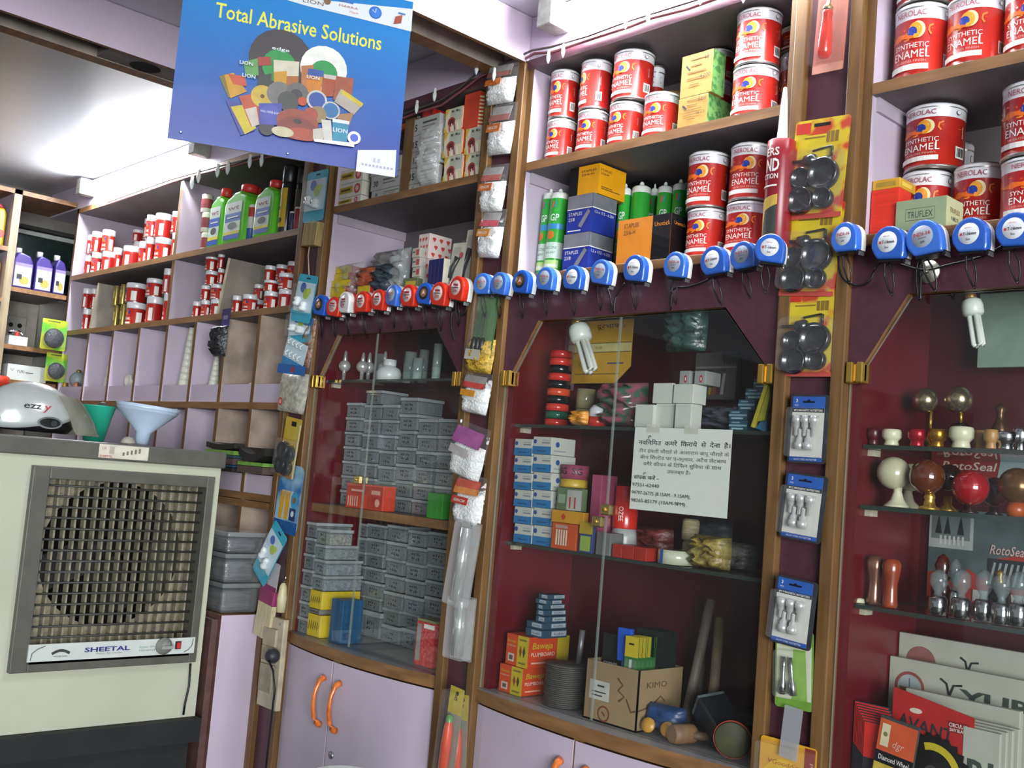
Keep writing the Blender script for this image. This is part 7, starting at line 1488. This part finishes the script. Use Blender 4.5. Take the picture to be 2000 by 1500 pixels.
finial(1838, 1192, .12, K3, 'dark red turned wooden finial', (('turning', DRF, [(14, 0), (12, 10), (20, 30), (21, 44), (12, 58), (19, 66), (12, 74), (16, 88), (10, 104), (.5, 112)], (0, 0)),), G3)
finial(1950, 1200, .12, K3, 'brass topped dark finial among the clear knobs', (('turning', mat('#1d1a16', .25), [(14, 0), (12, 10), (22, 36), (20, 58), (8, 66)], (0, 0)), ('brass_top', BRASS, [(8, 66), (9, 76), (5, 82), (8, 90), (.5, 98)], (0, 0))), G3)
for i, (px, w_, h_, y) in enumerate(((1830, 36, 46, .05), (1862, 22, 56, .11), (1876, 36, 50, .05), (1920, 36, 52, .06), (1955, 34, 52, .05), (1988, 40, 56, .06))):
    c = P(px, 1205, y); k = mpp(c)
    t = thing('crystal_knob', 'clear and chrome knob, %s from the left on the lower glass shelf' % ORD[i], 'knob', (c.x, y, K3+.0008), group='clear and chrome knobs'); R = w_/2*k; h = h_*k
    MB().lathe([(R*.9, 0), (R, h*.05), (R, h*.7), (R*.8, h*.8)], mat('#a8a8a6', .12, 1., noise=.05), 18).build('chrome_skirt', t); MB().lathe([(R*.5, h*.8), (R*.4, h*.95), (R*.95, h*1.3), (R*.9, h*1.7), (R*.3, h*1.9), (.001, h*1.9)], clear('#e0e8e8', .12, .05, '#d8e2e2'), 18).build('clear_top', t)
t = None
vs = None
# fastener posters behind
def poster(label, l, r, tp, b, y, f, base='#9c3a30'):
    p0, p1 = P(l, (tp+b)/2, y), P(r, (tp+b)/2, y); z1, z0 = P((l+r)/2, tp, y).z, P((l+r)/2, b, y).z
    mb = MB().box(p0.x, p1.x, y, y+.003, z0, z1, mat(base, .45, noise=.06)); f(Art(mb, T_front(p0.x, y, z0)), p1.x-p0.x, z1-z0); return tag(mb.build('poster'), label, 'poster')
PG, PD = mat('#4c5a5a', .5, noise=.2, ns=20), mat('#23282a', .5)
def po1(a, w, h): a.rect(0, 0, w, h, mat('#7f241f', .45)).text('RotoSeal', w*.36, h*.5, h*.2, mat('#c9b8b0', .5), w*.5, slant=.25, bold=.02).rect(w*.05, h*.75, w*.35, h*.9, mat('#b9a8a4', .5)).text('GripTite', w*.2, h*.78, h*.08, mat('#7f241f', .5), w*.24).poly([(w*.62, h*.1), (w, h*.1), (w, h*.8), (w*.66, h*.8)], mat('#8fa0a0', .5)).disc(w*.8, h*.4, h*.18, PG, 14)
poster('red poster lettered RotoSeal behind the ball knobs', 1818, 2030, 880, 960, .2508, po1)
def po2(a, w, h):
    a.rect(0, 0, w, h, PG).poly([(0, 0), (0, h*.28), (w*.12, h*.3), (w*.25, h*.16), (w*.36, h*.36), (w*.5, h*.26), (w*.6, h*.5), (w, h*.62), (w, 0)], mat('#9c3226', .45))
    a.rect(0, h*.56, w*.4, h*.96, mat('#a0a6a2', .5)).rect(w*.02, h*.66, w*.37, h*.93, mat('#66706e', .5))
    for i in range(6): a.rect(w*(.1+.04*i), h*.6, w*(.12+.04*i), h*.7, mat('#b9bdb8', .5))
    for u in (.06, .14, .26): a.poly([(w*u, h*.72), (w*(u+.06), h*.72), (w*(u+.03), h*.92)], PD)
    a.rect(w*.54, h*.2, w*.86, h*.5, PD).text('RotoSeal', w*.7, h*.55, h*.1, mat('#c9a8a0', .5), w*.3, slant=.2, bold=.02)
    for i in range(6): a.line([(w*(.56+.05*i), h*.22), (w*(.6+.05*i), h*.46)], .004, mat('#8a928e', .5))
    a.rect(w*.42, h*.02, w*.95, h*.14, mat('#a4a8a2', .5)).text('RotoSeal', w*.7, h*.05, h*.05, mat('#a83a30', .5), w*.3)
poster('large grey and red poster of screws lettered RotoSeal behind the finials', 1813, 2040, 1000, 1180, .2505, po2, '#55605e')
cpx('pale_panel', 'pale green sheet leaning in the top of the right cabinet', 'sheet', 1912, 2040, 570, 660, .2, .01, mat('#7f9484', .5, noise=.1), 1.70)
# carpenter sheets standing at the bottom
SHW = mat('#a9ab9c', .5, noise=.04)
LG_ = mat('#3c4640', .5)
def plant(a, u, v, k): a.line([(u-.6*k, v+k), (u-.2*k, v+.75*k), (u, v)], .0035, INK).line([(u, v), (u+.25*k, v+.7*k), (u+.8*k, v+.8*k)], .0035, INK)
def yuri(i, x0, y):
    def f(a, w, h):
        q = lambda px, py: (P(px, py, y).x-x0, P(px, py, y).z-BT-.0008)
        if i == 0: plant(a, *q(1885, 1312), .022); a.disc(*q(1794, 1292), .026, mat('#8a5a54', .5), 24)
        if i == 1:
            u, v = q(1775, 1342); a.disc(u, v, .026, mat('#8a4a44', .5), 26).disc(u, v, .021, mat('#9aa6a4', .5), 26).disc(u, v, .018, mat('#6a5a44', .5), 22, None, PI, 2*PI).line([(u, v-.004), (u, v+.015)], .002, mat('#5a6a8a', .5))
            plant(a, *q(1853, 1360), .026); u, v = q(1872, 1372); a.text('YURI', u, v, .022, LG_, .128, al='l', bold=.05)
        if i == 2: plant(a, *q(1862, 1418), .022)
    return f
for i, (l, tp, y, lb) in enumerate(((1752, 1233, .19, 'tall white lettered sheet at the back of the right cabinet floor'), (1737, 1280, .16, 'white lettered sheet with a round picture seal'), (1769, 1343, .115, 'shorter white lettered sheet in front of the sealed one'))):
    c0 = P(l, tp, y); x1 = -.205 if i < 2 else P(1992, 1420, y).x
    carton('laminate_sheet', lb, 'sheet', c0.x, x1, y, .012, BT, c0.z, SHW, front=yuri(i, c0.x, y), group='white lettered sheets')
for i in range(4):
    y = .095-.012*i; x1 = P(1990-12*i, 1450, y).x
    carton('laminate_sheet', 'narrow white lettered sheet, %s of the front bundle' % ('hindmost', 'third from the front', 'second from the front', 'foremost')[i], 'sheet', P(1880, 1450, y).x, x1, y, .008, BT, P(1960, 1418+6*i, y).z, SHW, front=(lambda a, w, h: a.text('RI', w*.5, h*.42, h*.26, mat('#3c4640', .5), w*.7, bold=.05).rect(w*.05, h*.05, w*.9, h*.25, mat('#8a8c80', .5))) if i == 3 else None, group='front bundle of white sheets')
# red saw blade card, red packs, orange card
x0, x1 = P(1738, 1420, .055).x, P(1898, 1450, .055).x; z1 = P(1800, 1372, .055).z
t = thing('saw_blade_card', 'red card holding a black circular saw blade with yellow trim', 'saw blade', ((x0+x1)/2, .058, BT+.001), rot=(-.03, 0, 0)); wd, h = x1-x0, z1-BT
mb = MB().prism([(-wd/2, h*.62), (wd/2, h*.5), (wd/2, h*.95), (-wd/2, h*1.08)], 0, .0015, mat('#a82420', .45, noise=.06), T=TFR); a = Art(mb, T_front(0, -.0015, 0))
a.text('VANT', -wd*.02, h*.7, h*.12, INK, wd*.56, bold=.03, rot=-.1).rect(wd*.2, h*.78, wd*.44, h*.88, mat('#7a1a18', .5)).text('CIRCULAR', wd*.32, h*.83, h*.035, TXW, wd*.22).text('SAW BLADE', wd*.32, h*.79, h*.03, TXW, wd*.2).disc(-wd*.2, h*.9, wd*.08, mat('#c9b8a8', .5), 16, h*.025).poly([(-wd*.46, h*.66), (-wd*.34, h*.86), (-wd*.26, h*.66)], INK); mb.build('red_card', t)
n = 48; pr = []
for i in range(n):
    a_ = 2*PI*i/n; rr = (.060 if i % 2 else .054); pr.append((rr*math.cos(a_), rr*math.sin(a_)))
mb = MB().prism(pr, .0, .003, mat('#1c1b1a', .4, .3, noise=.1), T=TF((wd*.05, -.004, .063), (1, 0, 0), (0, 0, 1), (0, -1, 0))); mb.build('blade', t)
mb = MB(); a = Art(mb, T_front(wd*.05, -.0075, .063)); a.line([(.040*math.cos(k*.2+.3), .040*math.sin(k*.2+.3)) for k in range(9)], .011, mat('#b8a82a', .4)).disc(0, 0, .012, mat('#3a3a38', .4)); mb.build('yellow_trim', t)
for i in range(8):
    y = .044-.0026*i
    x0 = -.876+.004*i; x1 = x0+.060; z1 = P(1690, 1372+5*i, y).z
    o = carton('blade_pack', 'red and black pack in the fanned row at the pilaster, %s from the back' % ORD[i], 'pack', x0, x1, y, .0018, BT, z1, mat('#33343a', .4, noise=.1), front=lambda a, w, h: a.rect(w*.02, h*.55, w*.98, h*.99, mat('#d0302a', .4)).line([(w*.6, h*.6), (w*.7, h*.8), (w*.9, h*.75)], .004, INK), group='red and black packs in a fanned row')
x0, x1 = P(1702, 1450, .016).x, P(1776, 1450, .016).x; z1 = P(1730, 1408, .016).z; wd, h = x1-x0, z1-BT
t = thing('sanding_card', 'orange and yellow card pack with a black stripe in front of the red packs', 'pack', ((x0+x1)/2, .016, BT+.006), rot=(.0, .12, 0)); mb = MB().box(-wd/2, wd/2, -.003, .003, 0, h, mat('#3c4440', .4)); a = Art(mb, T_front(-wd/2, -.003, 0))
a.rect(w_*0, h*.6, wd, h*.97, mat('#c2522c', .45)).rect(0, h*.46, wd, h*.6, BLACK).text('Diamond Wheel', wd*.5, h*.5, h*.06, TXW, wd*.8).rect(0, 0, wd, h*.46, mat('#b8a03a', .45, noise=.3, ns=30)).rect(wd*.08, h*.66, wd*.3, h*.92, mat('#d0c4a0', .5)).disc(wd*.19, h*.8, wd*.06, mat('#6a7a3a', .5), 12).text('dgr', wd*.55, h*.68, h*.08, mat('#d8a890', .5), wd*.3, slant=.2); mb.build('card', t)
# ================================================================ hanging sign
cs = P(565, 160, -.6); cs = CAM+(cs-CAM).normalized()*1.95
dirx = Vector((math.sin(math.radians(25.5)), math.cos(math.radians(25.5)), 0)); wd, h = .452, .335
t = thing('hanging_sign', 'large blue hanging board lettered Total Abrasive Solutions', 'sign', cs)
yaw = math.atan2(dirx.y, dirx.x); t.rotation_euler = (0, 0, yaw)
def U(px, py):                                                # read a point of the print off the board plane
    n = Vector((dirx.y, -dirx.x, 0)); r = ray(px, py); k = (cs-CAM).dot(n)/r.dot(n); q = CAM+r*k-cs; return q.dot(dirx), q.z
UL, UR = U(327, 265)[0], U(775, 348)[0]; VB = (U(327, 265)[1]+U(775, 348)[1])/2; VT = U(808, 4)[1]
mb = MB().box(UL, UR, 0, .004, VB, VT, [WHITE, WHITE, blend('#2b4090', '#1673b4', 1, .15, .8, .35, .2, grad=2), WHITE, mat('#c9c9c4', .5), WHITE]); a = Art(mb, T_front(0, 0, 0))  # printed blue ramp, with some of the light put into its colours
def quad(pts, m): return a.poly([U(*p) for p in pts], m)
def dsc(px, py, r, m, **k): u, v = U(px, py); return a.disc(u, v, r*mpp(cs), m, **k)
dim = lambda hx: '#'+''.join('%02x' % int(int(hx[i:i+2], 16)*.84) for i in (1, 3, 5))
S = lambda hx: mat(dim(hx), .4, noise=.1, ns=60)
YT = mat('#cfcd4a', .4, noise=0); WT = mat('#c9ced2', .4, noise=0)
u0, v0 = U(421, 21); u1, v1 = U(745, 88)
a.text('Total Abrasive Solutions', u0, (v0+v1)/2-.010, .026, YT, u1-u0, al='l', bold=.022)
a.poly([(-.09, h/2), (wd/2, h/2), (wd/2, h/2-.062+.018), (-.02, h/2-.048+.018), (-.09, h/2-.044+.02)], WT) if False else None
quad([(525, -10), (806, 18), (803, 62), (700, 36), (600, 12)], WT)
dsc(733, 25, 13, mat('#2a5fae', .4)); dsc(733, 25, 10, mat('#2f6fc0', .4)); u, v = U(733, 25); a.line([(u-.006, v+.004), (u, v), (u+.001, v+.008)], .0012, WT)
quad([(665, -2), (690, 4), (690, 9), (665, 3)], S('#3a78c0')); u, v = U(681, 12); a.text('MARRA', u, v-.004, .004, mat('#a8443a', .5), .034).text('Maple', u+.01, v-.012, .004, mat('#c9826a', .5), .016, slant=.2)
u, v = U(612, 2); a.text('LION', u, v-.006, .007, mat('#6a4a34', .5), .036); dsc(639, 3, 7, S('#8a6a48'))
quad([(778, 24), (792, 28), (791, 31), (777, 27)], S('#4a80c0')); quad([(772, 33), (786, 30), (783, 46), (768, 48)], S('#b0503c'))
dsc(548, 118, 61, mat('#3a3436', .5, noise=.1)); dsc(545, 130, 33, S('#2f9a4c')); dsc(632, 135, 46, mat('#d9d9d0', .4)); dsc(632, 145, 27, S('#2c9a50')); u, v = U(548, 100); a.text('edge', u, v, .006, WT, .03, bold=.02)
for pts, hx in (([(428, 150), (442, 145), (458, 188), (446, 192)], '#8a7a3a'), ([(438, 148), (456, 143), (482, 180), (450, 193)], '#d9a02c'), ([(445, 145), (478, 150), (482, 170), (455, 165)], '#d05a3a'), ([(475, 122), (503, 115), (505, 148), (480, 150)], '#6aa860'), ([(503, 113), (528, 112), (530, 128), (505, 130)], '#b0443c'),
        ([(534, 118), (584, 122), (582, 165), (535, 164)], '#e2d8c0'), ([(534, 142), (560, 140), (560, 165), (535, 165)], '#d8a030'), ([(560, 150), (583, 150), (582, 168), (558, 168)], '#b06a34'), ([(588, 130), (612, 128), (605, 180), (588, 172)], '#c07a48'), ([(602, 135), (632, 140), (625, 185), (596, 182)], '#d8862e'), ([(602, 135), (632, 140), (630, 152), (600, 148)], '#3a5aa8'),
        ([(632, 148), (656, 152), (650, 190), (625, 190)], '#b0502e'), ([(632, 146), (657, 150), (656, 158), (632, 154)], '#d8c8c0'), ([(656, 150), (690, 155), (685, 200), (650, 196)], '#a8583a'), ([(665, 175), (708, 206), (690, 226), (652, 200)], '#b9b0a4'), ([(668, 176), (709, 204), (705, 211), (665, 184)], '#d8c23a'), ([(505, 150), (530, 145), (528, 180), (500, 178)], '#3f3c3c'),
        ([(440, 196), (470, 205), (498, 256), (470, 266)], '#4a4a9a'), ([(450, 210), (478, 206), (500, 252), (478, 264)], '#e0c83a'), ([(466, 190), (500, 184), (510, 240), (490, 250)], '#c85a3a'), ([(478, 215), (500, 210), (506, 245), (492, 250)], '#e0d0c4'), ([(660, 225), (690, 222), (680, 250), (655, 245)], '#b08058')): quad(pts, S(hx))
for cx, cy_, r, hx in ((512, 190, 22, '#d8b84a'), (512, 190, 4, '#6a3a30'), (545, 185, 24, '#7f7a76'), (580, 185, 22, '#6f6c6c'), (578, 188, 12, '#3a3638'), (562, 200, 20, '#4a4846'), (590, 200, 9, '#c8502e'), (618, 198, 20, '#d8d4cc'), (618, 198, 16, '#3a58a8'), (645, 218, 18, '#d0d0c8'), (645, 218, 15, '#3f78b0'), (620, 226, 17, '#9a8660'), (606, 226, 14, '#b0503c'), (520, 252, 15, '#3a3436')): dsc(cx, cy_, r, S(hx))
quad([(505, 204), (550, 204), (548, 248), (506, 245)], S('#4a50a8')); dsc(527, 226, 19, S('#565cb4')); u, v = U(527, 224); a.text('WALL PAPER BOND', u, v, .004, WT, .034)
u, v = U(580, 240); a.disc(u, v, .036, S('#a04a38'), ry=.022).disc(u, v-.012, .034, S('#8a3c30'), ry=.02).disc(u, v, .008, S('#3a2420'), ry=.004); u, v = U(590, 265); a.disc(u, v, .028, S('#b85038'), ry=.011)
u, v = U(551, 260); a.disc(u, v, .019, S('#d9cfa8'), ry=.009)
quad([(610, 255), (632, 252), (630, 278), (610, 274)], S('#d8d0c4')); quad([(626, 236), (645, 238), (648, 280), (632, 280)], S('#e4ded4')); quad([(648, 234), (680, 240), (676, 282), (648, 278)], S('#3f98b8')); u, v = U(663, 258); a.text('LION', u, v-.003, .007, WT, .026, bold=.03); quad([(648, 234), (681, 240), (680, 246), (648, 241)], WT)
dsc(690, 272, 13, mat('#e4e0da', .4)); dsc(690, 272, 8, mat('#4a5ab8', .4)); quad([(612, 274), (690, 282), (690, 290), (612, 279)], mat('#e0dcd4', .4))
for (px, py) in ((485, 155), (480, 130), (610, 158)): u, v = U(px, py); a.text('LION', u, v, .006, WT, .022, bold=.03)
quad([(697, 296), (772, 296), (769, 349), (693, 337)], mat('#d4d4d8', .35, noise=0)); u, v = U(732, 330); [a.rect(u-.026+.0065*i, v, u-.022+.0065*i, v+.004, mat('#a4a4b4', .5)) for i in range(9)]; a.rect(u-.006, v+.009, u-.002, v+.016, mat('#b4b4c4', .5)); a.rect(u+.002, v+.009, u+.006, v+.016, mat('#b4b4c4', .5))
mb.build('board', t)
for px, py in ((353, 258), (562, 300)): u, v = U(px, py); MB().lathe([(.001, 0), (.003, .0), (.002, .003), (.001, .003)], mat('#9ab0d8', .3, .6), 10, TF((u, 0, v), (1, 0, 0), (0, 0, 1), (0, -1, 0))).build('screw', t)
for sx in (UL+.03, UR-.03): MB().tube([(sx, .002, VT-.004), (sx, .002, 2.508-cs.z)], .0015, BLACK, 6).build('hanging_wire', t)
# ================================================================ string of small bulbs along the top of the shelving
t = thing('fairy_light_string', 'string of small white bulbs along the top edge of the shelving', 'string lights', (-2.2, -.03, 2.4))
pts = [P(px, py, -.018) for px, py in ((210, 395), (330, 352), (380, 338), (440, 322), (500, 306), (560, 292), (640, 270), (720, 248), (812, 214), (860, 196), (900, 170), (935, 140), (965, 130), (1010, 112), (1040, 98), (1075, 92), (1150, 70), (1225, 42), (1270, 28), (1340, 6), (1400, -12), (1500, -45))]
MB().tube(pts, .0025, mat('#4a3c3c', .5), 6).build('wire', t, True)
MB().tube([p+Vector((0, .006, -.006-.004*(i % 2))) for i, p in enumerate(pts)], .003, mat('#7a4248', .5), 6).build('cable', t, True)
for px, py in ((375, 357), (388, 345), (425, 334), (445, 329), (488, 316), (511, 314), (814, 210), (849, 186), (931, 134), (965, 146), (1071, 112), (1100, 100), (1222, 45), (1266, 35), (1368, -2), (1452, -6)):
    c = P(px, py, -.05 if px in (931, 965) else -.022); k = 32*mpp(c)/.05*.85
    o = MB().lathe([(.003, .027), (.0055, .024), (.0055, .010), (.0075, .006), (.0075, -.004), (.005, -.016), (.001, -.024)], [mat('#cfcfcc', .4)]*3+[clear('#f0f4f4', .55, .1)]*3, 12).build('bulb', t); o.location = c-t.location; o.scale = (k, k, k)
# white round tub at the very bottom of the view, standing near the counter
c = P(672, 1500, -.45); t = thing('white_stool', 'white round stool top at the bottom edge of the picture', 'stool', (c.x, -.45, 0)); zt = c.z-.012
MB().lathe([(.04, zt-.03), (.06, zt-.02), (.063, zt-.004), (.06, zt), (.001, zt+.002)], mat('#e4e6e0', .4, noise=.03), 36).build('seat', t)
for k in range(4): MB().tube([(.05*math.cos(PI/2*k+.6), .05*math.sin(PI/2*k+.6), zt-.02), (.11*math.cos(PI/2*k+.6), .11*math.sin(PI/2*k+.6), .0)], .012, mat('#c9ccc4', .4, noise=.03), 10).build('leg', t)
